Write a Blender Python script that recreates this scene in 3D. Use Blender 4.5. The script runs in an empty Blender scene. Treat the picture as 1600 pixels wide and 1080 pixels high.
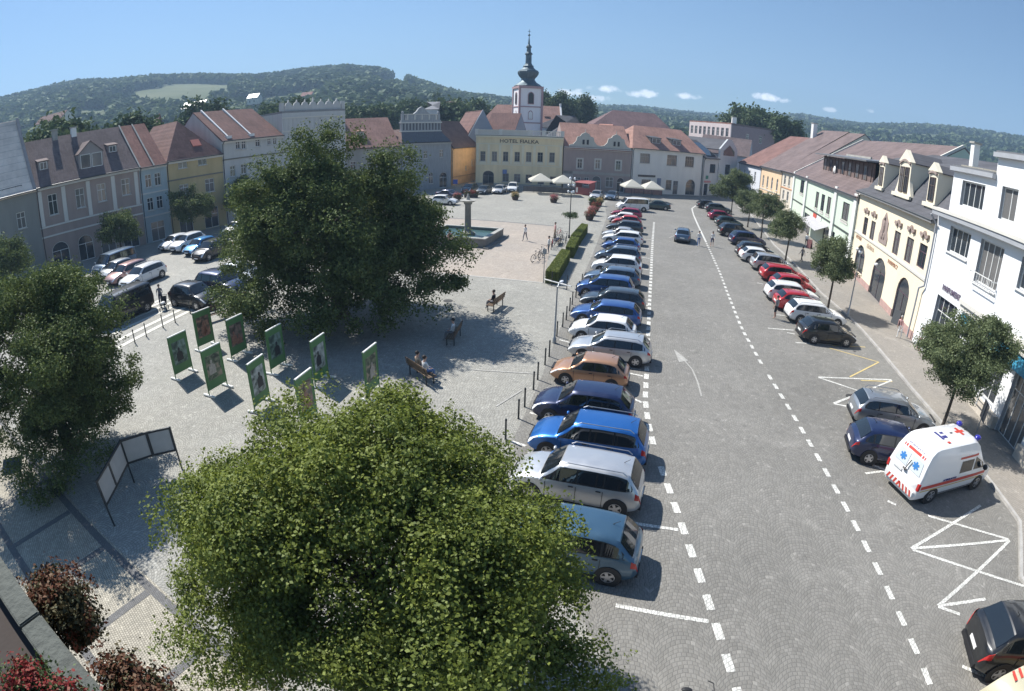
import bpy, bmesh, math, random
import numpy as np
from mathutils import Vector, Matrix
rad = math.radians
sc = bpy.context.scene
# ------------------------------------------------------------------ camera
A1, PT, RL, H = .93, .3937, .0273, 11.34          # rad per half frame, pitch down, roll, height (m)
cam = bpy.data.cameras.new('camera'); camo = bpy.data.objects.new('camera', cam)
sc.collection.objects.link(camo); sc.camera = camo
sc.render.engine = 'CYCLES'
cam.type = 'PANO'; cam.panorama_type = 'FISHEYE_LENS_POLYNOMIAL'; cam.fisheye_fov = rad(180); cam.sensor_width = 36; cam.sensor_fit = 'HORIZONTAL'
cam.fisheye_polynomial_k0 = 0; cam.fisheye_polynomial_k1 = -A1 / 18; cam.fisheye_polynomial_k2 = 0; cam.fisheye_polynomial_k3 = 0; cam.fisheye_polynomial_k4 = 0
cam.clip_start = .05; cam.clip_end = 20000
cr, sr, cp, sp = math.cos(RL), math.sin(RL), math.cos(PT), math.sin(PT)
def loc2w(x, y, z):
    x, y = x * cr - y * sr, x * sr + y * cr
    return Vector((x, y * sp - z * cp, y * cp + z * sp))
ex, ey, ez = loc2w(1, 0, 0), loc2w(0, 1, 0), loc2w(0, 0, 1)
camo.matrix_world = Matrix(((ex[0], ey[0], ez[0], 0), (ex[1], ey[1], ez[1], 0), (ex[2], ey[2], ez[2], H), (0, 0, 0, 1)))
# ------------------------------------------------------------------ survey helpers (photo pixel -> place in the square)
def RAY(px, py):
    u = (px - 800) / 800; v = -(py - 540) / 800; r = math.hypot(u, v) + 1e-9; th = A1 * r
    return loc2w(math.sin(th) * u / r, math.sin(th) * v / r, -math.cos(th))
def G(px, py, z=0.0):
    d = RAY(px, py); t = (z - H) / d[2]; return Vector((d[0] * t, d[1] * t))
def HT(px, py, x, y):
    d = RAY(px, py); k = math.hypot(x, y) / math.hypot(d[0], d[1]); return H + d[2] * k
def FA(A, B, px, py):
    """ray against the vertical facade plane through A,B -> (u metres from A, z)"""
    d = RAY(px, py); ax, ay = A; dx, dy = B[0] - A[0], B[1] - A[1]; L = math.hypot(dx, dy); dx /= L; dy /= L
    det = d[0] * (-dy) + dx * d[1]
    t = (ax * (-dy) + dx * ay) / det
    x, y = d[0] * t, d[1] * t
    return ((x - ax) * dx + (y - ay) * dy, H + d[2] * t)
# ------------------------------------------------------------------ world and sun
SUN_AZ, SUN_EL = 130.0 + 180.0, 49.0               # compass azimuth from +Y clockwise of the sun
w = bpy.data.worlds.new('World'); sc.world = w; w.use_nodes = True
nt = w.node_tree; nt.nodes.clear()
def N(nt, t, **k):
    n = nt.nodes.new(t)
    for a, b in k.items(): setattr(n, a, b)
    return n
def setin(n, i, v):
    n.inputs[i].default_value = v
out = N(nt, 'ShaderNodeOutputWorld'); bg = N(nt, 'ShaderNodeBackground'); sky = N(nt, 'ShaderNodeTexSky')
sky.sky_type = 'NISHITA'; sky.sun_disc = False; sky.sun_elevation = rad(SUN_EL); sky.sun_rotation = rad(SUN_AZ)
sky.altitude = 500; sky.air_density = 1.25; sky.dust_density = .25; sky.ozone_density = 2.2
bg.inputs[1].default_value = .054
# small fair-weather clouds low over the hills
tc = N(nt, 'ShaderNodeTexCoord'); noise = N(nt, 'ShaderNodeTexNoise'); setin(noise, 'Scale', 34.0); setin(noise, 'Detail', 7.0); setin(noise, 'Roughness', .62)
nt.links.new(tc.outputs['Generated'], noise.inputs['Vector'])
def M(nt, op, a, b=None, c=None, clamp=False):
    n = N(nt, 'ShaderNodeMath', operation=op); n.use_clamp = clamp
    for i, v in enumerate((a, b, c)):
        if v is None: continue
        if isinstance(v, (int, float)): n.inputs[i].default_value = v
        else: nt.links.new(v, n.inputs[i])
    return n.outputs[0]
sepd = N(nt, 'ShaderNodeSeparateXYZ'); nt.links.new(tc.outputs['Generated'], sepd.inputs[0])
total = None
for (px, py, wx, wy, s) in [(893, 146, 36, 7, 1), (944, 139, 26, 5, .9), (925, 152, 30, 5, .8), (1004, 146, 24, 5, .8), (1076, 151, 20, 4.5, .8), (1202, 153, 27, 5, 1.0), (1296, 171, 9, 3, .5), (1360, 173, 7, 2.5, .45), (820, 138, 16, 4, .35)]:
    c = RAY(px, py); r = Vector((c[1], -c[0], 0)).normalized(); u = r.cross(c)
    k = A1 / 800
    dx = N(nt, 'ShaderNodeVectorMath', operation='DOT_PRODUCT'); nt.links.new(tc.outputs['Generated'], dx.inputs[0]); dx.inputs[1].default_value = r / (wx * 1.15 * k)
    dy = N(nt, 'ShaderNodeVectorMath', operation='DOT_PRODUCT'); nt.links.new(tc.outputs['Generated'], dy.inputs[0]); dy.inputs[1].default_value = u / (wy * 1.35 * k)
    df = N(nt, 'ShaderNodeVectorMath', operation='DOT_PRODUCT'); nt.links.new(tc.outputs['Generated'], df.inputs[0]); df.inputs[1].default_value = c
    # flat base: squash the lower half
    e = M(nt, 'ADD', M(nt, 'MULTIPLY', dx.outputs['Value'], dx.outputs['Value']), M(nt, 'MULTIPLY', dy.outputs['Value'], dy.outputs['Value']))
    m = M(nt, 'SUBTRACT', 1.0, e)
    m = M(nt, 'ADD', m, M(nt, 'MULTIPLY', M(nt, 'SUBTRACT', noise.outputs['Fac'], .53), 4.5))
    m = M(nt, 'MULTIPLY', m, 1.1, clamp=True)
    # only inside a wider window, in front
    win = M(nt, 'MULTIPLY', M(nt, 'SUBTRACT', 1.9, e), 1.2, clamp=True)
    m = M(nt, 'MULTIPLY', M(nt, 'MULTIPLY', m, win), M(nt, 'GREATER_THAN', df.outputs['Value'], .5))
    m = M(nt, 'MULTIPLY', m, float(s))
    total = m if total is None else M(nt, 'MAXIMUM', total, m)
mixc = N(nt, 'ShaderNodeMixRGB'); mixc.inputs[2].default_value = (21, 21.3, 22, 1)
tint = N(nt, 'ShaderNodeMixRGB', blend_type='MULTIPLY'); tint.inputs[0].default_value = 1; tint.inputs[2].default_value = (.84, 1.07, 1.28, 1); nt.links.new(sky.outputs[0], tint.inputs[1])
nt.links.new(total, mixc.inputs[0]); nt.links.new(tint.outputs[0], mixc.inputs[1])
nt.links.new(mixc.outputs[0], bg.inputs[0]); nt.links.new(bg.outputs[0], out.inputs[0])
sl = bpy.data.lights.new('sun', 'SUN'); sl.energy = 5.0; sl.angle = rad(.53); sl.color = (1.0, .965, .905)
so = bpy.data.objects.new('sun', sl); sc.collection.objects.link(so)
sd = Vector((math.sin(rad(SUN_AZ)) * math.cos(rad(SUN_EL)), math.cos(rad(SUN_AZ)) * math.cos(rad(SUN_EL)), math.sin(rad(SUN_EL))))
so.rotation_euler = sd.to_track_quat('Z', 'Y').to_euler()
sc.view_settings.view_transform = 'Standard'; sc.view_settings.look = 'None'; sc.view_settings.gamma = 1
sc.view_settings.exposure = 0.76
sc.cycles.max_bounces = 5; sc.cycles.diffuse_bounces = 2; sc.cycles.glossy_bounces = 2; sc.cycles.transmission_bounces = 3
sc.cycles.volume_bounces = 0; sc.cycles.transparent_max_bounces = 6
sc.cycles.caustics_reflective = False; sc.cycles.caustics_refractive = False
rng = random.Random(7)
# ------------------------------------------------------------------ object helpers
C = sc.collection
def tag(o, label=None, cat=None, group=None, kind=None):
    if label: o['label'] = label
    if cat: o['category'] = cat
    if group: o['group'] = group
    if kind: o['kind'] = kind
    return o
def empty(name, loc=(0, 0, 0), rz=0.0, label=None, cat=None, group=None):
    o = bpy.data.objects.new(name, None); o.empty_display_size = .3; C.objects.link(o); o.location = loc; o.rotation_euler = (0, 0, rz)
    return tag(o, label, cat, group)
def link(name, me, parent=None):
    o = bpy.data.objects.new(name, me); C.objects.link(o)
    if parent is not None: o.parent = parent
    return o
def sharpen(bm, ang=35):
    a = rad(ang)
    for f in bm.faces: f.smooth = True
    for e in bm.edges:
        e.smooth = not (len(e.link_faces) != 2 or e.calc_face_angle(0) > a)
class MB:
    """collects shapes into one mesh"""
    def __init__(s): s.v = []; s.f = []; s.mi = []; s.cur = 0; s.mats = []
    def use(s, m):
        if m not in s.mats: s.mats.append(m)
        s.cur = s.mats.index(m); return s
    def poly(s, pts):
        i = len(s.v); s.v += [tuple(p) for p in pts]; s.f.append(tuple(range(i, i + len(pts)))); s.mi.append(s.cur)
    def raw(s, vs, fs):
        i = len(s.v); s.v += [tuple(p) for p in vs]
        for f in fs: s.f.append(tuple(i + k for k in f)); s.mi.append(s.cur)
    def box(s, x0, x1, y0, y1, z0, z1):
        v = [(x0, y0, z0), (x1, y0, z0), (x1, y1, z0), (x0, y1, z0), (x0, y0, z1), (x1, y0, z1), (x1, y1, z1), (x0, y1, z1)]
        s.raw(v, [(0, 3, 2, 1), (4, 5, 6, 7), (0, 1, 5, 4), (1, 2, 6, 5), (2, 3, 7, 6), (3, 0, 4, 7)])
    def cbox(s, c, d): s.box(c[0] - d[0] / 2, c[0] + d[0] / 2, c[1] - d[1] / 2, c[1] + d[1] / 2, c[2] - d[2] / 2, c[2] + d[2] / 2)
    def prism(s, poly, y0, y1):
        """poly in (x,z), extruded along y"""
        n = len(poly); v = [(x, y0, z) for x, z in poly] + [(x, y1, z) for x, z in poly]
        f = [tuple(range(n)), tuple(range(2 * n - 1, n - 1, -1))] + [((i + 1) % n, i, i + n, (i + 1) % n + n) for i in range(n)]
        s.raw(v, f)
    def lift(s, poly, z0, z1):
        n = len(poly); v = [(x, y, z0) for x, y in poly] + [(x, y, z1) for x, y in poly]
        f = [tuple(range(n - 1, -1, -1)), tuple(range(n, 2 * n))] + [(i, (i + 1) % n, (i + 1) % n + n, i + n) for i in range(n)]
        s.raw(v, f)
    def tube(s, p0, p1, r0, r1=None, n=8, cap=True):
        r1 = r0 if r1 is None else r1; p0 = Vector(p0); p1 = Vector(p1); d = (p1 - p0).normalized()
        a = d.orthogonal().normalized(); b = d.cross(a); v = []
        for p, r in ((p0, r0), (p1, r1)):
            for k in range(n):
                t = 2 * math.pi * k / n; v.append(p + a * math.cos(t) * r + b * math.sin(t) * r)
        f = [(k, (k + 1) % n, (k + 1) % n + n, k + n) for k in range(n)]
        if cap: f += [tuple(range(n - 1, -1, -1)), tuple(range(n, 2 * n))]
        s.raw(v, f)
    def path(s, pts, r, n=8):
        for i in range(len(pts) - 1):
            ra = r[i] if isinstance(r, (list, tuple)) else r; rb = r[i + 1] if isinstance(r, (list, tuple)) else r
            s.tube(pts[i], pts[i + 1], ra, rb, n)
    def lathe(s, prof, c=(0, 0, 0), n=16, axis='z', ph=0.0):
        v = []
        for r, z in prof:
            for k in range(n):
                t = 2 * math.pi * k / n + ph
                p = (r * math.cos(t), r * math.sin(t), z) if axis == 'z' else (r * math.cos(t), z, r * math.sin(t))
                v.append((c[0] + p[0], c[1] + p[1], c[2] + p[2]))
        m = len(prof); f = []
        for j in range(m - 1):
            for k in range(n):
                a, b = j * n + k, j * n + (k + 1) % n
                f.append((a, b, b + n, a + n) if axis == 'z' else (b, a, a + n, b + n))
        f += [tuple(range(n - 1, -1, -1)), tuple(range((m - 1) * n, m * n))] if axis == 'z' else [tuple(range(n)), tuple(range(m * n - 1, (m - 1) * n - 1, -1))]
        s.raw(v, f)
    def torus(s, c, R, r, axis=(0, 1, 0), n=24, m=6, a0=0, a1=2 * math.pi):
        ax = Vector(axis).normalized(); u = ax.orthogonal().normalized(); w_ = ax.cross(u); full = abs(a1 - a0 - 2 * math.pi) < 1e-6
        v = []; nn = n if full else n + 1
        for i in range(nn):
            t = a0 + (a1 - a0) * i / n; e = u * math.cos(t) + w_ * math.sin(t)
            for j in range(m):
                q = 2 * math.pi * j / m; v.append(Vector(c) + e * (R + r * math.cos(q)) + ax * r * math.sin(q))
        f = []
        for i in range(n):
            for j in range(m):
                a = i * m + j; b = i * m + (j + 1) % m; c2 = ((i + 1) % nn) * m + (j + 1) % m; d = ((i + 1) % nn) * m + j
                f.append((a, b, c2, d))
        s.raw(v, f)
    def blob(s, c, r, n=10, m=7, jit=0.0, rg=None):
        v = []; f = []
        for j in range(1, m):
            ph = math.pi * j / m
            for k in range(n):
                t = 2 * math.pi * k / n; q = 1 + (rg.uniform(-jit, jit) if rg else 0)
                v.append((c[0] + r[0] * q * math.sin(ph) * math.cos(t), c[1] + r[1] * q * math.sin(ph) * math.sin(t), c[2] + r[2] * q * math.cos(ph)))
        top = len(v); v.append((c[0], c[1], c[2] + r[2])); bot = len(v); v.append((c[0], c[1], c[2] - r[2]))
        for j in range(m - 2):
            for k in range(n):
                a = j * n + k; b = j * n + (k + 1) % n; f.append((a, a + n, b + n, b))
        for k in range(n):
            f.append((top, k, (k + 1) % n)); f.append((bot, (m - 2) * n + (k + 1) % n, (m - 2) * n + k))
        s.raw(v, f)
    def mesh(s, name, mats=None, smooth=None, bevel=None, fix=True):
        me = bpy.data.meshes.new(name); me.from_pydata(s.v, [], s.f)
        for m in (s.mats or (mats if isinstance(mats, (list, tuple)) else [mats])): me.materials.append(m)
        me.polygons.foreach_set('material_index', s.mi)
        if smooth or bevel or fix:
            bm = bmesh.new(); bm.from_mesh(me)
            if bevel:
                bmesh.ops.bevel(bm, geom=[e for e in bm.edges if len(e.link_faces) == 2 and e.calc_face_angle(0) > .5], offset=bevel, segments=2, affect='EDGES', clamp_overlap=True)
            if smooth: sharpen(bm, smooth)
            bm.to_mesh(me); bm.free()
        return me
    def obj(s, name, mats=None, parent=None, smooth=None, bevel=None):
        return link(name, s.mesh(name, mats, smooth, bevel, fix=bool(smooth or bevel)), parent)
def copy_tree(o, parent=None):
    c = o.copy(); C.objects.link(c); c.parent = parent
    for ch in list(o.children): copy_tree(ch, c)
    return c
# ------------------------------------------------------------------ materials
MATS = {}
def pbr(name, col, rough=.8, metal=0., var=0., vscale=1.5, bump=0., bscale=20., coat=0., spec=.5, detail=4., grime=0.):
    if name in MATS: return MATS[name]
    m = bpy.data.materials.new(name); m.use_nodes = True; t = m.node_tree; b = t.nodes['Principled BSDF']
    b.inputs['Base Color'].default_value = (*col, 1); b.inputs['Roughness'].default_value = rough; b.inputs['Metallic'].default_value = metal
    b.inputs['Specular IOR Level'].default_value = spec; b.inputs['Coat Weight'].default_value = coat; b.inputs['Coat Roughness'].default_value = .06
    if var or bump or grime: co = N(t, 'ShaderNodeTexCoord')
    if var:
        if name.endswith('plaster'):       # rain streaks run down the render
            mp = N(t, 'ShaderNodeMapping'); mp.inputs['Scale'].default_value = (1.6, 1.6, .28); t.links.new(co.outputs['Object'], mp.inputs[0]); src = mp.outputs[0]
        else: src = co.outputs['Object']
        n = N(t, 'ShaderNodeTexNoise'); setin(n, 'Scale', vscale); setin(n, 'Detail', detail); setin(n, 'Roughness', .6); t.links.new(src, n.inputs['Vector'])
        r = N(t, 'ShaderNodeMapRange'); setin(r, 'From Min', .3); setin(r, 'From Max', .7); setin(r, 'To Min', 1 - var); setin(r, 'To Max', 1 + var)
        t.links.new(n.outputs['Fac'], r.inputs['Value'])
        v = N(t, 'ShaderNodeVectorMath', operation='SCALE'); v.inputs[0].default_value = col; t.links.new(r.outputs[0], v.inputs['Scale']); t.links.new(v.outputs[0], b.inputs['Base Color'])
    if bump:
        n2 = N(t, 'ShaderNodeTexNoise'); setin(n2, 'Scale', bscale); setin(n2, 'Detail', 3.); t.links.new(co.outputs['Object'], n2.inputs['Vector'])
        bp = N(t, 'ShaderNodeBump'); setin(bp, 'Strength', bump); setin(bp, 'Distance', .05); t.links.new(n2.outputs['Fac'], bp.inputs['Height']); t.links.new(bp.outputs[0], b.inputs['Normal'])
    MATS[name] = m; return m
def plaster(name, col, var=.11): return pbr(name, col, .92, var=var, vscale=.55, bump=.15, bscale=9., spec=.2, detail=8.)
def tiles(name, col, row=.32, cw=.24, var=.22):
    if name in MATS: return MATS[name]
    m = bpy.data.materials.new(name); m.use_nodes = True; t = m.node_tree; b = t.nodes['Principled BSDF']; b.inputs['Roughness'].default_value = .85; b.inputs['Specular IOR Level'].default_value = .25
    co = N(t, 'ShaderNodeTexCoord'); s = N(t, 'ShaderNodeSeparateXYZ'); t.links.new(co.outputs['Object'], s.inputs[0])
    zr = M(t, 'MULTIPLY', s.outputs['Z'], 1 / row); fr = M(t, 'FRACT', zr); fl = M(t, 'FLOOR', zr)
    xx = M(t, 'MULTIPLY', M(t, 'ADD', s.outputs['X'], M(t, 'MULTIPLY', fl, .37)), 1 / cw); xf = M(t, 'FRACT', xx); xl = M(t, 'FLOOR', xx)
    cmb = N(t, 'ShaderNodeCombineXYZ'); t.links.new(xl, cmb.inputs[0]); t.links.new(fl, cmb.inputs[1])
    wn = N(t, 'ShaderNodeTexWhiteNoise'); t.links.new(cmb.outputs[0], wn.inputs['Vector'])
    n = N(t, 'ShaderNodeTexNoise'); setin(n, 'Scale', .35); setin(n, 'Detail', 7.); setin(n, 'Roughness', .65); t.links.new(co.outputs['Object'], n.inputs['Vector'])
    f = M(t, 'ADD', M(t, 'MULTIPLY', wn.outputs['Value'], var), M(t, 'MULTIPLY', n.outputs['Fac'], 1.1))
    edge = M(t, 'MULTIPLY', M(t, 'LESS_THAN', fr, .16), -.16)
    f = M(t, 'ADD', M(t, 'ADD', f, edge), .42 - var / 2)
    v = N(t, 'ShaderNodeVectorMath', operation='SCALE'); v.inputs[0].default_value = col; t.links.new(f, v.inputs['Scale']); t.links.new(v.outputs[0], b.inputs['Base Color'])
    bp = N(t, 'ShaderNodeBump'); setin(bp, 'Strength', .5); setin(bp, 'Distance', .05); t.links.new(M(t, 'ADD', fr, M(t, 'MULTIPLY', M(t, 'PINGPONG', xf, .5), .8)), bp.inputs['Height']); t.links.new(bp.outputs[0], b.inputs['Normal'])
    MATS[name] = m; return m
def paving(name, col, size=.11, joint=.55, arc=True, var=.2, patch=.12, rough=.75, rot=0., tint=None):
    """small setts: laid in segmental arcs (arc) or straight rows"""
    if name in MATS: return MATS[name]
    m = bpy.data.materials.new(name); m.use_nodes = True; t = m.node_tree; b = t.nodes['Principled BSDF']; b.inputs['Roughness'].default_value = rough; b.inputs['Specular IOR Level'].default_value = .35
    co = N(t, 'ShaderNodeTexCoord'); mp = N(t, 'ShaderNodeMapping'); mp.inputs['Rotation'].default_value = (0, 0, rot); t.links.new(co.outputs['Object'], mp.inputs[0])
    # slight wobble so that the rows are hand laid
    wob = N(t, 'ShaderNodeTexNoise'); setin(wob, 'Scale', 1.3); setin(wob, 'Detail', 3.); t.links.new(mp.outputs[0], wob.inputs['Vector'])
    s = N(t, 'ShaderNodeSeparateXYZ'); t.links.new(mp.outputs[0], s.inputs[0])
    wv = M(t, 'MULTIPLY', M(t, 'SUBTRACT', wob.outputs['Fac'], .5), .22 if arc else .05)
    X = s.outputs['X']; Yc = M(t, 'ADD', s.outputs['Y'], wv)
    if arc:
        P = 1.45
        fx = M(t, 'SUBTRACT', M(t, 'FRACT', M(t, 'MULTIPLY', X, 1 / P)), .5)
        bow = M(t, 'MULTIPLY', M(t, 'MULTIPLY', fx, fx), 1.7)
        Yc = M(t, 'ADD', Yc, bow)
        X = M(t, 'ADD', M(t, 'MULTIPLY', M(t, 'FLOOR', M(t, 'MULTIPLY', X, 1 / P)), P), M(t, 'MULTIPLY', fx, P * 1.1))
    yr = M(t, 'MULTIPLY', Yc, 1 / size); fy = M(t, 'FRACT', yr); iy = M(t, 'FLOOR', yr)
    cmb0 = N(t, 'ShaderNodeCombineXYZ'); t.links.new(iy, cmb0.inputs[0]); wn0 = N(t, 'ShaderNodeTexWhiteNoise'); t.links.new(cmb0.outputs[0], wn0.inputs['Vector'])
    xr = M(t, 'ADD', M(t, 'MULTIPLY', X, 1 / (size * 1.12)), M(t, 'MULTIPLY', wn0.outputs['Value'], 5.)); fx2 = M(t, 'FRACT', xr); ix = M(t, 'FLOOR', xr)
    dy = M(t, 'PINGPONG', fy, .5); dx = M(t, 'PINGPONG', fx2, .5)
    d = M(t, 'MINIMUM', dx, dy)                       # 0 at the joint, .5 in the stone
    stone = N(t, 'ShaderNodeMapRange'); setin(stone, 'From Min', .03); setin(stone, 'From Max', .17); t.links.new(d, stone.inputs['Value'])
    cmb = N(t, 'ShaderNodeCombineXYZ'); t.links.new(ix, cmb.inputs[0]); t.links.new(iy, cmb.inputs[1])
    wn = N(t, 'ShaderNodeTexWhiteNoise'); t.links.new(cmb.outputs[0], wn.inputs['Vector'])
    big = N(t, 'ShaderNodeTexNoise'); setin(big, 'Scale', .16); setin(big, 'Detail', 8.); setin(big, 'Roughness', .6); t.links.new(co.outputs['Object'], big.inputs['Vector'])
    med = N(t, 'ShaderNodeTexNoise'); setin(med, 'Scale', 2.2); setin(med, 'Detail', 5.); t.links.new(co.outputs['Object'], med.inputs['Vector'])
    br = M(t, 'ADD', 1 - var / 2, M(t, 'MULTIPLY', wn.outputs['Value'], var))
    br = M(t, 'MULTIPLY', br, M(t, 'ADD', joint, M(t, 'MULTIPLY', stone.outputs[0], 1 - joint)))
    br = M(t, 'MULTIPLY', br, M(t, 'ADD', 1 - patch * 2.5, M(t, 'MULTIPLY', big.outputs['Fac'], patch * 5)))
    br = M(t, 'MULTIPLY', br, M(t, 'ADD', .9, M(t, 'MULTIPLY', med.outputs['Fac'], .2)))
    # stray pale stones, scuffed paler patches and dark oil spots
    hi = M(t, 'GREATER_THAN', wn.outputs['Value'], .985)
    br = M(t, 'ADD', br, M(t, 'MULTIPLY', hi, .2))
    sc1 = N(t, 'ShaderNodeTexNoise'); setin(sc1, 'Scale', .55); setin(sc1, 'Detail', 10.); setin(sc1, 'Roughness', .72); setin(sc1, 'Distortion', .8); t.links.new(co.outputs['Object'], sc1.inputs['Vector'])
    mr = N(t, 'ShaderNodeMapRange'); setin(mr, 'From Min', .54); setin(mr, 'From Max', .70); setin(mr, 'To Max', .22); t.links.new(sc1.outputs['Fac'], mr.inputs['Value']); br = M(t, 'ADD', br, mr.outputs[0])
    vo = N(t, 'ShaderNodeTexVoronoi'); setin(vo, 'Scale', .9); setin(vo, 'Randomness', 1.0); t.links.new(co.outputs['Object'], vo.inputs['Vector'])
    m2 = N(t, 'ShaderNodeMapRange'); setin(m2, 'From Min', .03); setin(m2, 'From Max', .16); setin(m2, 'To Min', .80); setin(m2, 'To Max', 1.); t.links.new(vo.outputs['Distance'], m2.inputs['Value'])
    br = M(t, 'MULTIPLY', br, m2.outputs[0])
    cm = N(t, 'ShaderNodeMixRGB'); cm.inputs[1].default_value = (*col, 1); cm.inputs[2].default_value = (*(tint or (col[0] * 1.08, col[1] * .97, col[2] * .86)), 1)
    t.links.new(wn.outputs['Color'], N(t, 'ShaderNodeSeparateColor').inputs[0])
    t.links.new(big.outputs['Fac'], cm.inputs[0])
    v = N(t, 'ShaderNodeVectorMath', operation='SCALE'); t.links.new(cm.outputs[0], v.inputs[0]); t.links.new(br, v.inputs['Scale']); t.links.new(v.outputs[0], b.inputs['Base Color'])
    bp = N(t, 'ShaderNodeBump'); setin(bp, 'Strength', .6); setin(bp, 'Distance', .012); t.links.new(stone.outputs[0], bp.inputs['Height']); t.links.new(bp.outputs[0], b.inputs['Normal'])
    MATS[name] = m; return m
def leafmat(name, c1, c2, trans=.35, c3=None, ns=.7, na=.8, ra=.75):
    if name in MATS: return MATS[name]
    m = bpy.data.materials.new(name); m.use_nodes = True; t = m.node_tree; t.nodes.clear()
    o = N(t, 'ShaderNodeOutputMaterial'); g = N(t, 'ShaderNodeNewGeometry'); co = N(t, 'ShaderNodeTexCoord')
    n = N(t, 'ShaderNodeTexNoise'); setin(n, 'Scale', ns); setin(n, 'Detail', 3.); t.links.new(co.outputs['Object'], n.inputs['Vector'])
    r = N(t, 'ShaderNodeValToRGB'); r.color_ramp.elements[0].color = (*c1, 1); r.color_ramp.elements[1].color = (*c2, 1)
    if c3: e = r.color_ramp.elements.new(.97); e.color = (*c2, 1); r.color_ramp.elements[-1].color = (*c3, 1)
    f = M(t, 'ADD', M(t, 'MULTIPLY', g.outputs['Random Per Island'], ra), M(t, 'MULTIPLY', M(t, 'SUBTRACT', n.outputs['Fac'], .35), na), clamp=True)
    t.links.new(f, r.inputs[0])
    d = N(t, 'ShaderNodeBsdfDiffuse'); tr = N(t, 'ShaderNodeBsdfTranslucent'); gl = N(t, 'ShaderNodeBsdfGlossy'); gl.inputs['Roughness'].default_value = .6; gl.inputs['Color'].default_value = (.5, .55, .45, 1)
    t.links.new(r.outputs[0], d.inputs[0]); t.links.new(r.outputs[0], tr.inputs[0])
    a = N(t, 'ShaderNodeMixShader'); a.inputs[0].default_value = trans; t.links.new(d.outputs[0], a.inputs[1]); t.links.new(tr.outputs[0], a.inputs[2])
    b = N(t, 'ShaderNodeMixShader'); b.inputs[0].default_value = .05; t.links.new(a.outputs[0], b.inputs[1]); t.links.new(gl.outputs[0], b.inputs[2]); t.links.new(b.outputs[0], o.inputs[0])
    MATS[name] = m; return m
GLASS = pbr('window_glass', (.035, .045, .055), .08, 0, spec=.8)
_t = GLASS.node_tree; _o = N(_t, 'ShaderNodeObjectInfo'); _c = N(_t, 'ShaderNodeTexCoord'); _s = N(_t, 'ShaderNodeSeparateXYZ'); _t.links.new(_c.outputs['Object'], _s.inputs[0])
_w = N(_t, 'ShaderNodeTexWave'); setin(_w, 'Scale', 5.); setin(_w, 'Distortion', 2.); _t.links.new(_c.outputs['Object'], _w.inputs['Vector'])     # some windows have pale curtains behind the glass
_k = M(_t, 'MULTIPLY', M(_t, 'GREATER_THAN', _o.outputs['Random'], .55), M(_t, 'ADD', .35, M(_t, 'MULTIPLY', _w.outputs['Fac'], .5))); _m = N(_t, 'ShaderNodeMixRGB'); _m.inputs[1].default_value = (.03, .038, .048, 1); _m.inputs[2].default_value = (.22, .21, .20, 1); _t.links.new(_k, _m.inputs[0]); _t.links.new(_m.outputs[0], _t.nodes['Principled BSDF'].inputs['Base Color'])
CARGLASS = pbr('car_glass', (.012, .016, .02), .04, 0, spec=.9)
BLACK = pbr('black_plastic', (.018, .018, .02), .55, var=.2, vscale=8)
RUBBER = pbr('tyre_rubber', (.02, .02, .021), .85, var=.2, vscale=12)
ALLOY = pbr('alloy_metal', (.5, .5, .52), .3, .8, var=.1, vscale=10)
CHROME = pbr('bright_metal', (.75, .76, .78), .15, 1., var=.05, vscale=10)
LAMPW = pbr('lamp_lens', (.82, .84, .86), .12, 0., spec=1., var=.1, vscale=12)
LAMPR = pbr('red_lens', (.5, .02, .02), .15, 0., spec=.8, var=.15, vscale=12)
PLATE = pbr('number_plate_white', (.8, .8, .78), .5, var=.06, vscale=14)
STEEL = pbr('galvanised_steel', (.34, .36, .38), .5, .6, var=.12, vscale=6)
DKSTEEL = pbr('dark_painted_steel', (.045, .05, .055), .45, .3, var=.25, vscale=5)
WHITEP = pbr('white_paint', (.78, .78, .76), .5, var=.05, vscale=2)
WFRAME = pbr('white_window_frame', (.7, .7, .68), .5, var=.06, vscale=5)
BFRAME = pbr('brown_window_frame', (.09, .065, .055), .55, var=.15, vscale=5)
BARK = pbr('bark', (.075, .06, .048), .95, var=.35, vscale=6, bump=.6, bscale=14)
STONE = pbr('pale_stone', (.36, .35, .32), .85, var=.15, vscale=1.3, bump=.3, bscale=12)
# ------------------------------------------------------------------ ground
def sheet(name, pts, z, m, thick=None):
    b = MB(); b.use(m)
    if thick: b.lift([tuple(p[:2]) for p in pts], z - thick, z)
    else: b.poly([(p[0], p[1], z) for p in pts])
    return tag(b.obj(name), kind='structure')
PLAZA = paving('plaza_setts', (.335, .33, .295), .115, .62, True, .26, .10, rot=.5, tint=(.345, .33, .29))
ROAD = paving('road_setts', (.222, .213, .192), .13, .80, True, .22, .13, rot=0.1, tint=(.22, .21, .19))
PINK = paving('pinkish_setts', (.37, .34, .305), .12, .8, False, .16, .08, rot=-.1)
FINE = paving('fine_beige_setts', (.40, .385, .325), .075, .45, False, .30, .07, rot=.66)
GREYB = paving('grey_band_setts', (.15, .155, .16), .06, .7, False, .2, .06, rot=.66)
PAVE = paving('pavement_setts', (.29, .28, .26), .09, .8, False, .16, .10, rot=-.25)
EARTH = pbr('meadow', (.075, .10, .035), .95, var=.4, vscale=.01)
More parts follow.
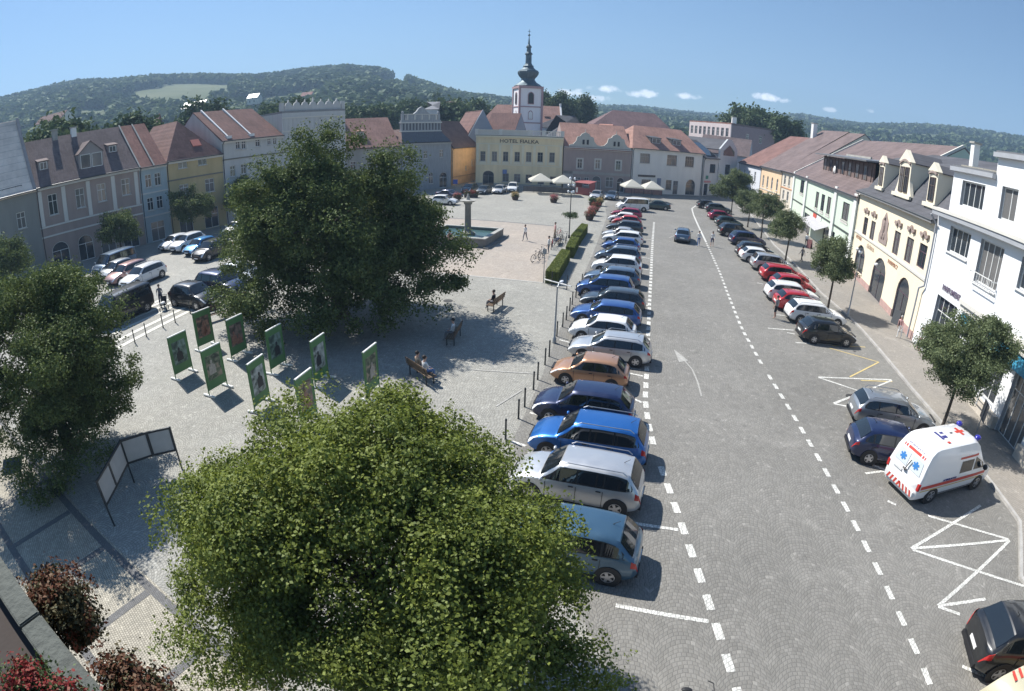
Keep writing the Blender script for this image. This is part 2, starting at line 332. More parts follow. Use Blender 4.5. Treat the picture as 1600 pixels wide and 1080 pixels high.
# terrain: one sheet from the square to the horizon, with the hills
SKY_PTS = [(-60, 150), (0, 157), (60, 142), (120, 129), (180, 127), (240, 121), (330, 120), (400, 121), (440, 116), (500, 108), (540, 105), (590, 109), (640, 122), (680, 135), (715, 146), (760, 152), (860, 163), (920, 168), (1000, 169), (1060, 176), (1120, 182), (1180, 183), (1250, 182), (1300, 190), (1350, 197), (1400, 197), (1450, 198), (1500, 203), (1560, 212), (1640, 226)]
azs = []; els = []
for p in SKY_PTS:
    d = RAY(*p); azs.append(math.atan2(d[0], d[1])); els.append(d[2] / math.hypot(d[0], d[1]))
def crest(a):
    el = float(np.interp(a, azs, els)); dc = float(np.interp(math.degrees(a), [-60, -20, -9, -5, 4, 12, 30, 60], [950, 900, 800, 750, 1000, 1500, 1350, 1200]))
    return dc, H + el * dc
from mathutils import noise as mn
def terr(a, r):
    dc, hc = crest(a)
    r0 = 210.0
    if r < r0: return -.06
    t = (r - r0) / (dc - r0)
    n = mn.noise(Vector((math.sin(a) * r, math.cos(a) * r, 0)) * .004) * 10 + mn.noise(Vector((math.sin(a) * r, math.cos(a) * r, 5)) * .015) * 2.5
    if t <= 1: h = (t * t * (3 - 2 * t)) * .45 + t * .55; return -.06 + h * (hc - 9) + n * min(1, t * 3) * (1 - t)
    return (hc - 9) * max(0, 1 - (t - 1) * 1.3) - .06
na = 181; a_lo, a_hi = rad(-66), rad(66)
rs = [0.5, 40, 120, 200] + [210 * (1.052 ** k) for k in range(1, 45)]
tv = []; tf = []
for i in range(na):
    a = a_lo + (a_hi - a_lo) * i / (na - 1)
    for r in rs: tv.append((math.sin(a) * r, math.cos(a) * r, terr(a, r)))
for i in range(na - 1):
    for j in range(len(rs) - 1):
        k = i * len(rs) + j; tf.append((k, k + 1, k + 1 + len(rs), k + len(rs)))
FIELD = bpy.data.materials.new('hill_meadow_and_forest_floor'); FIELD.use_nodes = True
t_ = FIELD.node_tree; b_ = t_.nodes['Principled BSDF']; b_.inputs['Roughness'].default_value = .95; b_.inputs['Specular IOR Level'].default_value = .1
c_ = N(t_, 'ShaderNodeTexCoord'); n_ = N(t_, 'ShaderNodeTexNoise'); setin(n_, 'Scale', .012); setin(n_, 'Detail', 6.); t_.links.new(c_.outputs['Object'], n_.inputs['Vector'])
r_ = N(t_, 'ShaderNodeValToRGB'); r_.color_ramp.elements[0].color = (.085, .11, .05, 1); r_.color_ramp.elements[0].position = .35; r_.color_ramp.elements[1].color = (.16, .175, .095, 1); r_.color_ramp.elements[1].position = .65
t_.links.new(n_.outputs['Fac'], r_.inputs[0]); t_.links.new(r_.outputs[0], b_.inputs['Base Color'])
me = bpy.data.meshes.new('terrain'); me.from_pydata(tv, [], tf); me.materials.append(FIELD); me.polygons.foreach_set('use_smooth', [True] * len(tf))
tag(link('terrain', me), kind='structure')
sheet('town_ground', [(-140, -30), (150, -30), (150, 205), (-140, 205)], -.012, PLAZA)
# the carriageway with its parking strips, curving off at the far end
road = [(4.6, -6), (3.0, 6), G(905, 960), G(800, 690), G(842, 600), G(868, 530), G(893, 470), G(925, 400), G(948, 340), G(945, 317), G(985, 303.5), G(1095, 306), (44, 116), (50, 122), (49, 106), G(1172, 336), G(1209, 384), G(1241, 413.5), G(1281, 458.5), G(1325, 496), G(1348, 519.5), G(1395, 575), G(1420, 605.5), G(1451, 641.5), G(1552, 764), G(1590, 816.5), (17.3, 8), (17.3, -6)]
sheet('road', road, -.004, ROAD)
sheet('paving', [G(430, 325), G(700, 340), G(868, 353.5), G(848, 441.5), G(740, 431), G(430, 405)], -.004, PINK)
# right-hand pavement raised behind a kerb
kpx = [(1172, 336), (1209, 384), (1241, 413.5), (1281, 458.5), (1325, 496), (1348, 519.5), (1395, 575), (1420, 605.5), (1451, 641.5), (1552, 764), (1590, 816.5)]
kl = [Vector((47, 112)), Vector((41, 97))] + [G(*p) for p in kpx] + [Vector((17.3, 8)), Vector((17.3, -6))]
def offset(line, d):
    o = []
    for i, p in enumerate(line):
        q = (line[min(i + 1, len(line) - 1)] - line[max(i - 1, 0)]).normalized(); o.append(p + Vector((-q[1], q[0])) * d)
    return o
ki = offset(kl, .16)
b = MB(); b.use(pbr('granite_kerb', (.40, .385, .36), .8, var=.18, vscale=1.8, bump=.3, bscale=15))
for i in range(len(kl) - 1):
    b.lift([tuple(kl[i]), tuple(kl[i + 1]), tuple(ki[i + 1]), tuple(ki[i])], -.05, .125)
tag(b.obj('kerb'), kind='structure')
b = MB(); b.use(PAVE)
for i in range(len(ki) - 1):
    b.lift([tuple(ki[i]), tuple(ki[i + 1]), (ki[i + 1][0] + 30, ki[i + 1][1] + 3), (ki[i][0] + 30, ki[i][1] + 3)], -.05, .118)
tag(b.obj('pavement'), kind='structure')
# pavement in front of the camera's own house, beige setts with grey bands
E0, E1 = G(108, 778), G(292, 955)
ed = (E1 - E0).normalized(); en = Vector((ed[1], -ed[0]))
if en[1] > 0: en = -en
def SP(u, v): p = E0 + ed * u + en * v; return (p[0], p[1])
sheet('side_pavement', [SP(-14, 0), SP(16, 0), SP(16, 12), SP(-14, 12)], -.004, FINE)
def band(u0, u1, v0, v1, z=.001): return [SP(u0, v0), SP(u1, v0), SP(u1, v1), SP(u0, v1)]
b = MB(); b.use(GREYB)
b.poly([(*p, .001) for p in band(-14, 16, .08, .36)]); b.poly([(*p, .0015) for p in band(-14, 16, 2.95, 3.22)])
for k in range(-6, 4):
    b.poly([(*p, .002) for p in band(6.62 + k * 2.95, 6.90 + k * 2.95, .37, 2.94)])
tag(b.obj('paving'), kind='structure')
# manholes and gully grates
b = MB(); b.use(pbr('cast_iron', (.06, .058, .055), .7, .3, var=.3, vscale=9))
for px, py in [(1330, 620), (700, 470)]:
    g = G(px, py); b.lathe([(.32, -.003), (.32, .0035)], (g[0], g[1], 0), 20)
tag(b.obj('paving'), kind='structure')
# painted markings
PAINT = paving('road_paint', (.70, .69, .64), .13, .55, True, .3, .04, rot=.1, tint=(.66, .65, .6))
YPAINT = pbr('yellow_road_paint', (.62, .48, .20), .6, var=.25, vscale=5, detail=8.)
ZK = [0]
def stroke(b, p, q, wd, z=.003):
    ZK[0] = (ZK[0] + 1) % 9; z += ZK[0] * .0005
    p = Vector(p[:2]); q = Vector(q[:2]); n = (q - p).normalized(); n = Vector((-n[1], n[0])) * wd / 2
    b.poly([(p[0] - n[0], p[1] - n[1], z), (q[0] - n[0], q[1] - n[1], z), (q[0] + n[0], q[1] + n[1], z), (p[0] + n[0], p[1] + n[1], z)])
b = MB(); b.use(PAINT)
D1 = [(1202.8, 589.4), (1211, 604.2), (1221.7, 620.5), (1231.4, 637.5), (1242.5, 655.3), (1253.3, 675), (1265.8, 695.5), (1278.6, 718), (1292.2, 742.8), (1306.4, 768.9), (1321.7, 795.8), (1337.4, 826.4), (1353.2, 858.3), (1371, 892.5), (1389.8, 930.4), (1409.5, 969.8), (1428.1, 1011.3), (1448.1, 1056.6)]
g = [G(*p) for p in D1]; step = (g[-1] - g[0]) / (len(g) - 1); dv = step.normalized()
for i in range(len(g) + 3): c = g[0] + step * i; stroke(b, c - dv * .29, c + dv * .29, .20)
D0 = [(1103, 378), (1111, 395.5), (1125.5, 428), (1136.7, 457.8), (1147.8, 485.5), (1156.7, 507.8), (1165.5, 525.5), (1185, 560)]
pl = [G(*p) for p in D0] + [g[0] - step]
def walk(pl, ds, off=0.0):
    s = off; i = 0; acc = 0; res = []
    for i in range(len(pl) - 1):
        L = (pl[i + 1] - pl[i]).length
        while s < acc + L:
            t = (s - acc) / L; res.append((pl[i].lerp(pl[i + 1], t), (pl[i + 1] - pl[i]).normalized())); s += ds
        acc += L
    return res
for c, d in walk(pl, step.length): stroke(b, c - d * .29, c + d * .29, .20)
cont = [G(*p) for p in [(1100, 319), (1088, 321), (1081, 326), (1084, 337), (1092, 355), (1103, 378)]]
for i in range(len(cont) - 1): stroke(b, cont[i], cont[i + 1], .22)
D2 = [(1044.9, 763.5), (1056.4, 794.1), (1067.7, 828), (1080, 862.5), (1093, 900.7), (1107, 941), (1122, 987.5), (1138, 1036)]
g2 = [G(*p) for p in D2]; st2 = (g2[-1] - g2[0]) / (len(g2) - 1); d2 = st2.normalized(); 
for i in range(-1, len(g2) + 4): c = g2[0] + st2 * i; stroke(b, c - d2 * .29, c + d2 * .29, .24)
up = [G(*p) for p in [(1022, 348), (1020, 372), (1018, 408), (1017, 435), (1015, 470), (1012, 540), (1010, 589), (1008, 624), (1012, 655), (1022, 700)]]
for c, d in walk(up, .99): stroke(b, c - d * .30, c + d * .30, .24)
for p, q_ in [((962, 946), (1107, 971)), ((985, 817), (1060, 828)), ((982, 583), (1005, 588)), ((991, 624), (1003, 629)), ((1001, 475), (1013, 478)), ((1000, 560), (1006, 561)), ((990, 386), (1014, 389)),
              ((1000, 402), (1015, 404)), ((1000, 373), (1018, 375)), ((1002, 420), (1014, 422)), ((874, 531), (893, 536)), ((828, 645), (850, 650)), ((800, 690), (822, 697)), ((948, 480), (955, 482)),
              ((1243, 535.5), (1300, 539)), ((1200, 513), (1240, 516)), ((1212, 492), (1226, 493)), ((1279, 589.4), (1393, 593.7)), ((1230, 520), (1242, 522)), ((1183, 442), (1192, 444)),
              ((1386, 726), (1420, 742)), ((1387, 783), (1400, 789)), ((1326, 671), (1336, 669))]:
    stroke(b, G(*p), G(*q_), .14)
for p, q_ in [((1393, 594.7), (1303, 631)), ((1303, 631), (1372, 645)), ((1279, 590), (1345, 612)), ((1303, 630), (1335, 618)), ((1352, 740), (1390, 735)),
              ((1355, 723), (1410, 746)), ((1424, 857), (1532, 790)), ((1424, 857), (1577, 844)), ((1450, 806), (1576, 843)), ((1577, 845), (1466, 947)), ((1426, 859), (1600, 916)), ((1466, 947), (1540, 936)), ((1466, 948), (1500, 960)), ((1503, 1041), (1546, 1060))]:
    stroke(b, G(*p), G(*q_), .13, .004)
# direction arrow and curve, worn
tag(b.obj('road_marking'), kind='structure')
b = MB(); b.use(pbr('worn_paint', (.38, .37, .34), .8, var=.25, vscale=6, detail=8.))
pa = [G(*p) for p in [(1053, 546), (1061, 566), (1066, 563.5), (1075, 563.5)]]
b.poly([(p[0], p[1], .005) for p in (pa[0], pa[1], pa[3])])
for p, q_ in [((1070, 564), (1082, 578)), ((1082, 578), (1090, 597)), ((1090, 597), (1096, 619))]: stroke(b, G(*p), G(*q_), .08, .0055)
for p, q_ in [((775, 635), (815, 610)), ((740, 578), (838, 584)), ((1045, 372), (1068, 362))]: stroke(b, G(*p), G(*q_), .09, .0035)
tag(b.obj('road_marking'), kind='structure')
b = MB(); b.use(YPAINT)
for p, q_ in [((1300, 540), (1352, 542.5)), ((1296, 544), (1373, 566)), ((1373, 566), (1328, 589)), ((1345, 594.5), (1394, 596.5))]: stroke(b, G(*p), G(*q_), .10, .0045)
tag(b.obj('road_marking'), kind='structure')
b = MB(); b.use(PAINT)   # pale striped crossing by the left-hand bollards
CR = pbr('crossing_paint', (.62, .60, .52), .7, var=.15, vscale=4); b = MB(); b.use(CR)
for k in range(7):
    f = k / 6; p = (176 + 70 * f, 545 - 40 * f + 2); q1 = (165 + 105 * f, 515 - 48 * f)
for p, q_ in [((182, 545), (300, 484)), ((180, 534), (304, 474)), ((177, 522), (292, 470)), ((175, 512), (285, 466)), ((190, 500), (262, 468)), ((205, 490), (252, 468))]: stroke(b, G(*p), G(*q_), .42, .004)
tag(b.obj('road_marking'), kind='structure')
# drain lines across the plaza
b = MB(); b.use(pbr('drain_channel', (.13, .13, .135), .8, var=.2, vscale=4))
for p, q_ in [((690, 340), (868, 353.5))]: stroke(b, G(*p), G(*q_), .35, .001)
tag(b.obj('paving'), kind='structure')
b = MB(); b.use(pbr('pale_band', (.42, .41, .38), .8, var=.15, vscale=4))
for p, q_ in [((690, 427), (848, 441.8))]: stroke(b, G(*p), G(*q_), .2, .002)
tag(b.obj('paving'), kind='structure')
# ------------------------------------------------------------------ buildings
SILL = pbr('pale_sill', (.50, .48, .44), .8, var=.1, vscale=3)
def wall_mesh(Wd, Dp, eave, holes, m, parent, ridge=None, rv=.18, mode='gable', reveal=None, name='wall', back=True, gdepth=None):
    """front facade (y=0) with real openings, returns, and the other three walls"""
    b = MB(); b.use(m)
    us = sorted({0, Wd} | {h[0] for h in holes} | {h[1] for h in holes}); zs = sorted({0, eave} | {h[2] for h in holes} | {h[3] for h in holes})
    us = [u for u in us if 0 <= u <= Wd]; zs = [z for z in zs if 0 <= z <= eave]
    for i in range(len(us) - 1):
        j = 0
        while j < len(zs) - 1:
            uc = (us[i] + us[i + 1]) / 2; zc = (zs[j] + zs[j + 1]) / 2
            if any(h[0] < uc < h[1] and h[2] < zc < h[3] for h in holes): j += 1; continue
            k = j + 1
            while k < len(zs) - 1 and not any(h[0] < uc < h[1] and h[2] < (zs[k] + zs[k + 1]) / 2 < h[3] for h in holes): k += 1
            b.poly([(us[i], 0, zs[j]), (us[i + 1], 0, zs[j]), (us[i + 1], 0, zs[k]), (us[i], 0, zs[k])]); j = k
    if reveal: b.use(reveal)
    for h in holes:
        u0, u1, z0, z1 = h[:4]; arch = len(h) > 4 and h[4]
        if arch:
            r = (u1 - u0) / 2; zc = z1 - r * arch; n = 8; uc = (u0 + u1) / 2
            pts = [(uc + r * math.cos(math.pi * k / n), zc + r * arch * math.sin(math.pi * k / n)) for k in range(n + 1)]
            b.use(m)
            for k in range(n):
                cx = u1 if k < n / 2 else u0
                b.poly([(cx, 0, z1), (pts[k + 1][0], 0, pts[k + 1][1]), (pts[k][0], 0, pts[k][1])])
            b.poly([(u0, 0, z1), (pts[n // 2][0], 0, pts[n // 2][1]), (u1, 0, z1)])
            if reveal: b.use(reveal)
            for k in range(n): b.poly([(pts[k][0], 0, pts[k][1]), (pts[k + 1][0], 0, pts[k + 1][1]), (pts[k + 1][0], rv, pts[k + 1][1]), (pts[k][0], rv, pts[k][1])])
            zt = zc
        else:
            b.poly([(u0, 0, z1), (u1, 0, z1), (u1, rv, z1), (u0, rv, z1)]); zt = z1
        b.poly([(u0, 0, z0), (u0, 0, zt), (u0, rv, zt), (u0, rv, z0)]); b.poly([(u1, 0, z0), (u1, rv, z0), (u1, rv, zt), (u1, 0, zt)])
        b.poly([(u0, 0, z0), (u0, rv, z0), (u1, rv, z0), (u1, 0, z0)])
    b.use(m)
    side = [(0, 0), (0, eave), (Dp, eave), (Dp, 0)]
    if mode == 'gable' and ridge: side = [(0, 0), (0, eave), (Dp / 2, ridge - .1), (Dp, eave), (Dp, 0)]
    b.poly([(0, y, z) for y, z in side]); b.poly([(Wd, y, z) for y, z in reversed(side)])
    b.poly([(Wd, Dp, 0), (0, Dp, 0), (0, Dp, eave), (Wd, Dp, eave)])
    b.poly([(0, 0, eave - .002), (Wd, 0, eave - .002), (Wd, Dp, eave - .002), (0, Dp, eave - .002)])
    return b.obj(name, parent=parent)
def slab(b, pts, th=.16):
    p = [Vector(q) for q in pts]; n = (p[1] - p[0]).cross(p[2] - p[0]).normalized()
    if n.z < 0: p.reverse(); n = -n
    lo = [q - n * th for q in p]; k = len(p)
    b.raw(p + lo, [tuple(range(k)), tuple(range(2 * k - 1, k - 1, -1))] + [((i + 1) % k, i, i + k, (i + 1) % k + k) for i in range(k)])
def roof_obj(kind, Wd, Dp, eave, ridge, m, parent, oh=.4, hipl=None, hipr=None, ry=.5):
    b = MB(); b.use(m); e = eave + .12; yr = Dp * ry; r = ridge
    x0, x1, y0, y1 = 0, Wd, -oh, Dp + oh
    ze = e - (r - e) * oh / max(yr, .1) * .4
    if kind == 'gable':
        slab(b, [(x0, y0, ze), (x1, y0, ze), (x1, yr, r), (x0, yr, r)]); slab(b, [(x0, y1, ze), (x0, yr + .01, r), (x1, yr + .01, r), (x1, y1, ze)])
    elif kind == 'hip':
        hl = hipl if hipl is not None else Dp * .45; hr = hipr if hipr is not None else Dp * .45
        v = [(x0 - (oh if hl else 0), y0, ze), (x1 + (oh if hr else 0), y0, ze), (x1 + (oh if hr else 0), y1, ze), (x0 - (oh if hl else 0), y1, ze), (x0 + hl, yr, r), (x1 - hr, yr, r)]
        b.raw(v, [(0, 1, 5, 4), (1, 2, 5), (2, 3, 4, 5), (3, 0, 4), (3, 2, 1, 0)])
    elif kind == 'perp':                               # ridge runs away from the street, hipped towards it
        hf = hipl if hipl is not None else Wd * .4; xm = Wd / 2
        v = [(x0 - .1, y0, ze), (x1 + .1, y0, ze), (x1 + .1, y1, ze), (x0 - .1, y1, ze), (xm, y0 + hf, r), (xm, y1, r)]
        b.raw(v, [(0, 1, 4), (1, 2, 5, 4), (2, 3, 5), (3, 0, 4, 5), (3, 2, 1, 0)])
    elif kind == 'mansard':
        zk, yk = hipl, hipr
        slab(b, [(x0, y0, e), (x1, y0, e), (x1, yk * .25, e + (zk - e) * .12), (x0, yk * .25, e + (zk - e) * .12)])
        slab(b, [(x0, yk * .25, e + (zk - e) * .12 + .003), (x1, yk * .25, e + (zk - e) * .12 + .003), (x1, yk, zk), (x0, yk, zk)])
        slab(b, [(x0, yk, zk + .003), (x1, yk, zk + .003), (x1, yr, r), (x0, yr, r)]); slab(b, [(x0, y1, e), (x0, yr + .01, r), (x1, yr + .01, r), (x1, y1, e)])
    elif kind == 'flat':
        b.box(x0, x1, 0, Dp, eave + .002, ridge)
    return b.obj('roof', parent=parent)
def window(parent, u0, u1, z0, z1, frame=None, mull=(1, 1), arch=0, y=.1, glass=None, sill=None, fw=.07, name='window', blind=None):
    frame = frame or WFRAME; b = MB(); b.use(frame); w_ = u1 - u0; uc = (u0 + u1) / 2
    if arch:
        r = w_ / 2; zc = z1 - r * arch; n = 8
        o = [(uc + r * math.cos(math.pi * k / n), zc + r * arch * math.sin(math.pi * k / n)) for k in range(n + 1)]; i_ = [(uc + (r - fw) * math.cos(math.pi * k / n), zc + (r * arch - fw) * math.sin(math.pi * k / n)) for k in range(n + 1)]
        for k in range(n): b.prism([i_[k], o[k], o[k + 1], i_[k + 1]], y - .03, y + .04)
        zt = zc
    else: b.box(u0 + fw, u1 - fw, y - .03, y + .04, z1 - fw, z1); zt = z1
    b.box(u0, u0 + fw, y - .03, y + .04, z0, zt); b.box(u1 - fw, u1, y - .03, y + .04, z0, zt); b.box(u0 + fw, u1 - fw, y - .03, y + .04, z0, z0 + fw)
    for k in range(1, mull[0] + 1):
        x = u0 + w_ * k / (mull[0] + 1); b.box(x - .03, x + .03, y - .02, y + .03, z0 + fw, (zt if arch else z1 - fw))
    if mull[1]:
        zm = z0 + (z1 - z0) * .66; b.box(u0 + fw, u1 - fw, y - .015, y + .025, zm - .03, zm + .03)
    if sill: b.use(sill); b.box(u0 - .08, u1 + .08, -.12, y - .031, z0 - .09, z0 - .005)
    o_ = b.obj(name, parent=parent)
    g = MB(); g.use(glass or GLASS)
    if arch:
        g.poly([(u0, y + .01, z0), (u1, y + .01, z0)] + [(uc + w_ / 2 * math.cos(math.pi * k / 8), y + .01, zc + w_ / 2 * arch * math.sin(math.pi * k / 8)) for k in range(9)])
    else: g.poly([(u0, y + .01, z0), (u1, y + .01, z0), (u1, y + .01, z1), (u0, y + .01, z1)])
    g.obj('pane', parent=o_); return o_
def bar(parent, name, m, *boxes, bevel=None, per=1):
    for i in range(0, len(boxes), per):
        b = MB(); b.use(m)
        for q_ in boxes[i:i + per]: b.box(*q_)
        o = b.obj(name, parent=parent, bevel=bevel)
    return o
def text(body, size, m, parent, x, y, z, rot=(rad(90), 0, 0), ext=.01, name='lettering', width=None, bold=0.0):
    cu = bpy.data.curves.new('t', 'FONT'); cu.body = body; cu.size = size; cu.extrude = ext; cu.offset = bold; cu.align_x = 'CENTER'; cu.resolution_u = 2
    o = bpy.data.objects.new('t', cu); C.objects.link(o); bpy.context.view_layer.update()
    me = bpy.data.meshes.new_from_object(o.evaluated_get(bpy.context.evaluated_depsgraph_get())); bpy.data.objects.remove(o)
    me.materials.clear(); me.materials.append(m)
    o = link(name, me, parent); o.location = (x, y, z); o.rotation_euler = rot
    if width:
        xs = [v.co.x for v in me.vertices]; s = width / (max(xs) - min(xs)); o.scale = (s, 1 if s < 1 else 1, 1)
    return o
def wins_px(A, B, lst):
    """windows surveyed on the facade: (px, y_top, y_bottom, width m)"""
    r = []
    for (px, pt, pb, w_) in lst:
        px2 = px; u, zt = FA(A, B, px, pt); u2, zb = FA(A, B, px, pb); u = (u + u2) / 2 if abs(u - u2) < .6 else u
        r.append((u - w_ / 2, u + w_ / 2, zb, zt))
    return r
def house(name, label, A, B, Dp, eave, wallm, roofk=None, ridge=None, roofm=None, wins=(), arches=(), frame=None, group=None, cat='house', sill=SILL, plinth=None, cornice=None, string=None, hipl=None, hipr=None, mull=(1, 1), rv=.18, ry=.5, gutter=True, reveal=None, pipes=(0,)):
    A = Vector(A[:2]); B = Vector(B[:2]); d = B - A; Wd = d.length
    e = empty(name, (A[0], A[1], 0), math.atan2(d[1], d[0]), label, cat, group)
    holes = [tuple(w_[:4]) + ((w_[4],) if len(w_) > 4 else ()) for w_ in list(wins) + list(arches)]
    holes = [h for h in holes if h[0] > .05 and h[1] < Wd - .05]
    wall_mesh(Wd, Dp, eave, holes, wallm, e, ridge, rv, 'gable' if roofk in ('gable', 'mansard') else 'box', reveal)
    for h in holes:
        door = h[2] < .3
        window(e, *h[:4], frame=frame, mull=(mull if not door else (1, 1)), arch=h[4] if len(h) > 4 else 0, sill=None if door else sill, name='door' if door else 'window', y=rv - .06)
    if roofk: roof_obj(roofk, Wd, Dp, eave, ridge, roofm, e, hipl=hipl, hipr=hipr, ry=ry)
    if cornice: bar(e, 'cornice', cornice, (0, Wd, -.28, -.002, eave - .30, eave - .12), (0, Wd, -.38, -.002, eave - .12, eave + .02), per=2)
    if string: bar(e, 'string_course', string[0], *[(0, Wd, -.09, -.002, z - .1, z + .08) for z in string[1]])
    if plinth: 
        ps = []; x = 0
        for h in sorted([h for h in holes if h[2] < .7], key=lambda h: h[0]):
            if h[0] > x: ps.append((x, h[0], -.05, -.002, 0, .7))
            x = h[1]
        if x < Wd: ps.append((x, Wd, -.05, -.002, 0, .7))
        bar(e, 'plinth', plinth, *ps, per=9)
    if gutter and roofk not in (None, 'flat'):
        b = MB(); b.use(DKSTEEL); b.tube((0, -.47, eave + .02), (Wd, -.47, eave + .02), .07)
        for k in pipes: x = .12 if k == 0 else Wd - .12; b.path([(x, -.47, eave), (x, -.1, eave - .5), (x, -.1, .1)], .05, 6)
        b.obj('gutter', parent=e)
    e['_w'] = Wd
    return e
def chimney(parent, x, y, z0, z1, m, s=(.7, .7), cap=None):
    b = MB(); b.use(m); b.cbox((x, y, (z0 + z1) / 2), (s[0], s[1], z1 - z0)); b.use(cap or STONE); b.cbox((x, y, z1 + .06), (s[0] + .2, s[1] + .2, .118)); return b.obj('chimney', parent=parent)
def slope_z(y, eave, ridge, Dp, ry=.5): return eave + .12 + (ridge - eave - .12) * y / (Dp * ry)
def dormer(parent, x, y, w_, h_, eave, ridge, Dp, wallm, roofm, kind='shed', ry=.5, frame=None, n=1, over=.1):
    """front at depth y, standing on the roof slope"""
    z0 = slope_z(y, eave, ridge, Dp, ry); z1 = z0 + h_; k = (Dp * ry) / (ridge - eave - .12); yb = min(y + h_ * k, Dp * ry)
    b = MB(); b.use(wallm); b.raw([(x - w_ / 2, y, z0 - .2), (x + w_ / 2, y, z0 - .2), (x + w_ / 2, y, z1), (x - w_ / 2, y, z1), (x - w_ / 2, yb, z1), (x + w_ / 2, yb, z1)], [(0, 1, 2, 3), (0, 3, 4), (1, 5, 2), (3, 2, 5, 4)])
    o = b.obj('dormer', parent=parent)
    r = MB(); r.use(roofm)
    if kind == 'shed':
        zb = z1 + .35; yb2 = min((zb - eave - .12) * k, Dp * ry); slab(r, [(x - w_ / 2 - over, y - .2, z1 + .04), (x + w_ / 2 + over, y - .2, z1 + .04), (x + w_ / 2 + over, yb2, zb), (x - w_ / 2 - over, yb2, zb)], .1)
    else:
        zp = z1 + w_ * .45; yp = min((zp - eave - .12) * k, Dp * ry)
        for s in (-1, 1): slab(r, [(x + s * (w_ / 2 + over), y - .15, z1 - .02), (x, y - .15, zp), (x, yp, zp), (x + s * (w_ / 2 + over), yb, z1 - .02)], .08)
        f = MB(); f.use(wallm); f.prism([(x - w_ / 2, z1 + .002), (x + w_ / 2, z1 + .002), (x, zp - .08)], y + .01, y + .06); f.obj('gable_end', parent=o)
    r.obj('dormer_roof', parent=o)
    for i in range(n):
        ww = (w_ - .2) / n; xa = x - w_ / 2 + .1 + i * ww
        g = window(o, xa + .08, xa + ww - .08, z0 + .12, z1 - .12, frame=frame, y=y - .05, mull=(1 if n == 1 else 0, 0))
        for c in g.children: c.name = 'dormer_pane'
    return o
# ------------------------------------------------------------------ the west row, in shade (near to far)
TRED = tiles('old_red_tiles', (.19, .105, .09)); TORANGE = tiles('orange_tiles', (.34, .195, .155)); TPINK = tiles('faded_pink_tiles', (.34, .17, .13)); TBROWN = tiles('brown_tiles', (.15, .095, .08))
TGREY = tiles('grey_slate', (.10, .10, .11), .3, .3, .12); TMAUVE = tiles('mauve_tiles', (.165, .125, .12)); TBEIGE = tiles('beige_sheet_roof', (.78, .66, .56), .8, .6, .05)
SHEET = pbr('sheet_metal_roof', (.23, .23, .235), .45, .4, var=.12, vscale=1.2)
CREAM = plaster('cream_plaster', (.55, .49, .36)); BRICK = pbr('chimney_brick', (.32, .15, .10), .9, var=.2, vscale=5)
TRIM = plaster('white_trim', (.62, .60, .55), .05)
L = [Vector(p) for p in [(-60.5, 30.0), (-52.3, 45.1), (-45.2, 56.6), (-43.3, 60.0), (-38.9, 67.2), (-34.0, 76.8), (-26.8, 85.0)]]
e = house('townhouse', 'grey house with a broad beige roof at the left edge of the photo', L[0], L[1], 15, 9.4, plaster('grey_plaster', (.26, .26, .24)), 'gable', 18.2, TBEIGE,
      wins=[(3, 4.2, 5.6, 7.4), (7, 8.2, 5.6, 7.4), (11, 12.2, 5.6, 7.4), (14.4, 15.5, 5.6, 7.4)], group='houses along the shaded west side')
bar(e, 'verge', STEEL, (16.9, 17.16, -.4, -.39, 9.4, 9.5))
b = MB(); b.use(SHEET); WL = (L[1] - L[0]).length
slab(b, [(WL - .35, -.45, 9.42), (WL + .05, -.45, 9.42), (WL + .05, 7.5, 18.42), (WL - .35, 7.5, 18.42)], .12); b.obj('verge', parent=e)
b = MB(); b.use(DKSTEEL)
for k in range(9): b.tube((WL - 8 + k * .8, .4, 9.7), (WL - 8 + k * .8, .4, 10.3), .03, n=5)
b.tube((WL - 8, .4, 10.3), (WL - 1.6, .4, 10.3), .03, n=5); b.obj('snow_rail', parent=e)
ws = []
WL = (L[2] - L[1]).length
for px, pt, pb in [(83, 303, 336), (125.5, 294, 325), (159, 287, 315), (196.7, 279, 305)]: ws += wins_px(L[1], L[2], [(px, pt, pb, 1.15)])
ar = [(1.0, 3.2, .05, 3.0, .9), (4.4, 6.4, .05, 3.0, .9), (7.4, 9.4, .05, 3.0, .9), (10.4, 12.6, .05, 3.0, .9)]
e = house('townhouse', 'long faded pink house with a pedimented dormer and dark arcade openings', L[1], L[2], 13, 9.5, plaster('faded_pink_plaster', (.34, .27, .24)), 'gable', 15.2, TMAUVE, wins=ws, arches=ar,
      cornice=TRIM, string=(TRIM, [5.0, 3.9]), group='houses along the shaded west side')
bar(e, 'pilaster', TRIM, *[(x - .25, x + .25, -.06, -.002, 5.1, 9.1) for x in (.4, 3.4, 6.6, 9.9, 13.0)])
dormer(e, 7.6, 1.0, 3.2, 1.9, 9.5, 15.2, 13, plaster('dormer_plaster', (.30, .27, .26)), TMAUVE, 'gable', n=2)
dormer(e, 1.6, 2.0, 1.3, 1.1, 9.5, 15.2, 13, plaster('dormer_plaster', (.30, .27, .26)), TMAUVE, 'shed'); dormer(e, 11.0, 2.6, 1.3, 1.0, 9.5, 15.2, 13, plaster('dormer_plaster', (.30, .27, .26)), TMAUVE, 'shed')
chimney(e, 4.2, 6.3, 14.4, 16.0, STONE); chimney(e, 6.8, 6.3, 14.4, 15.9, WHITEP)
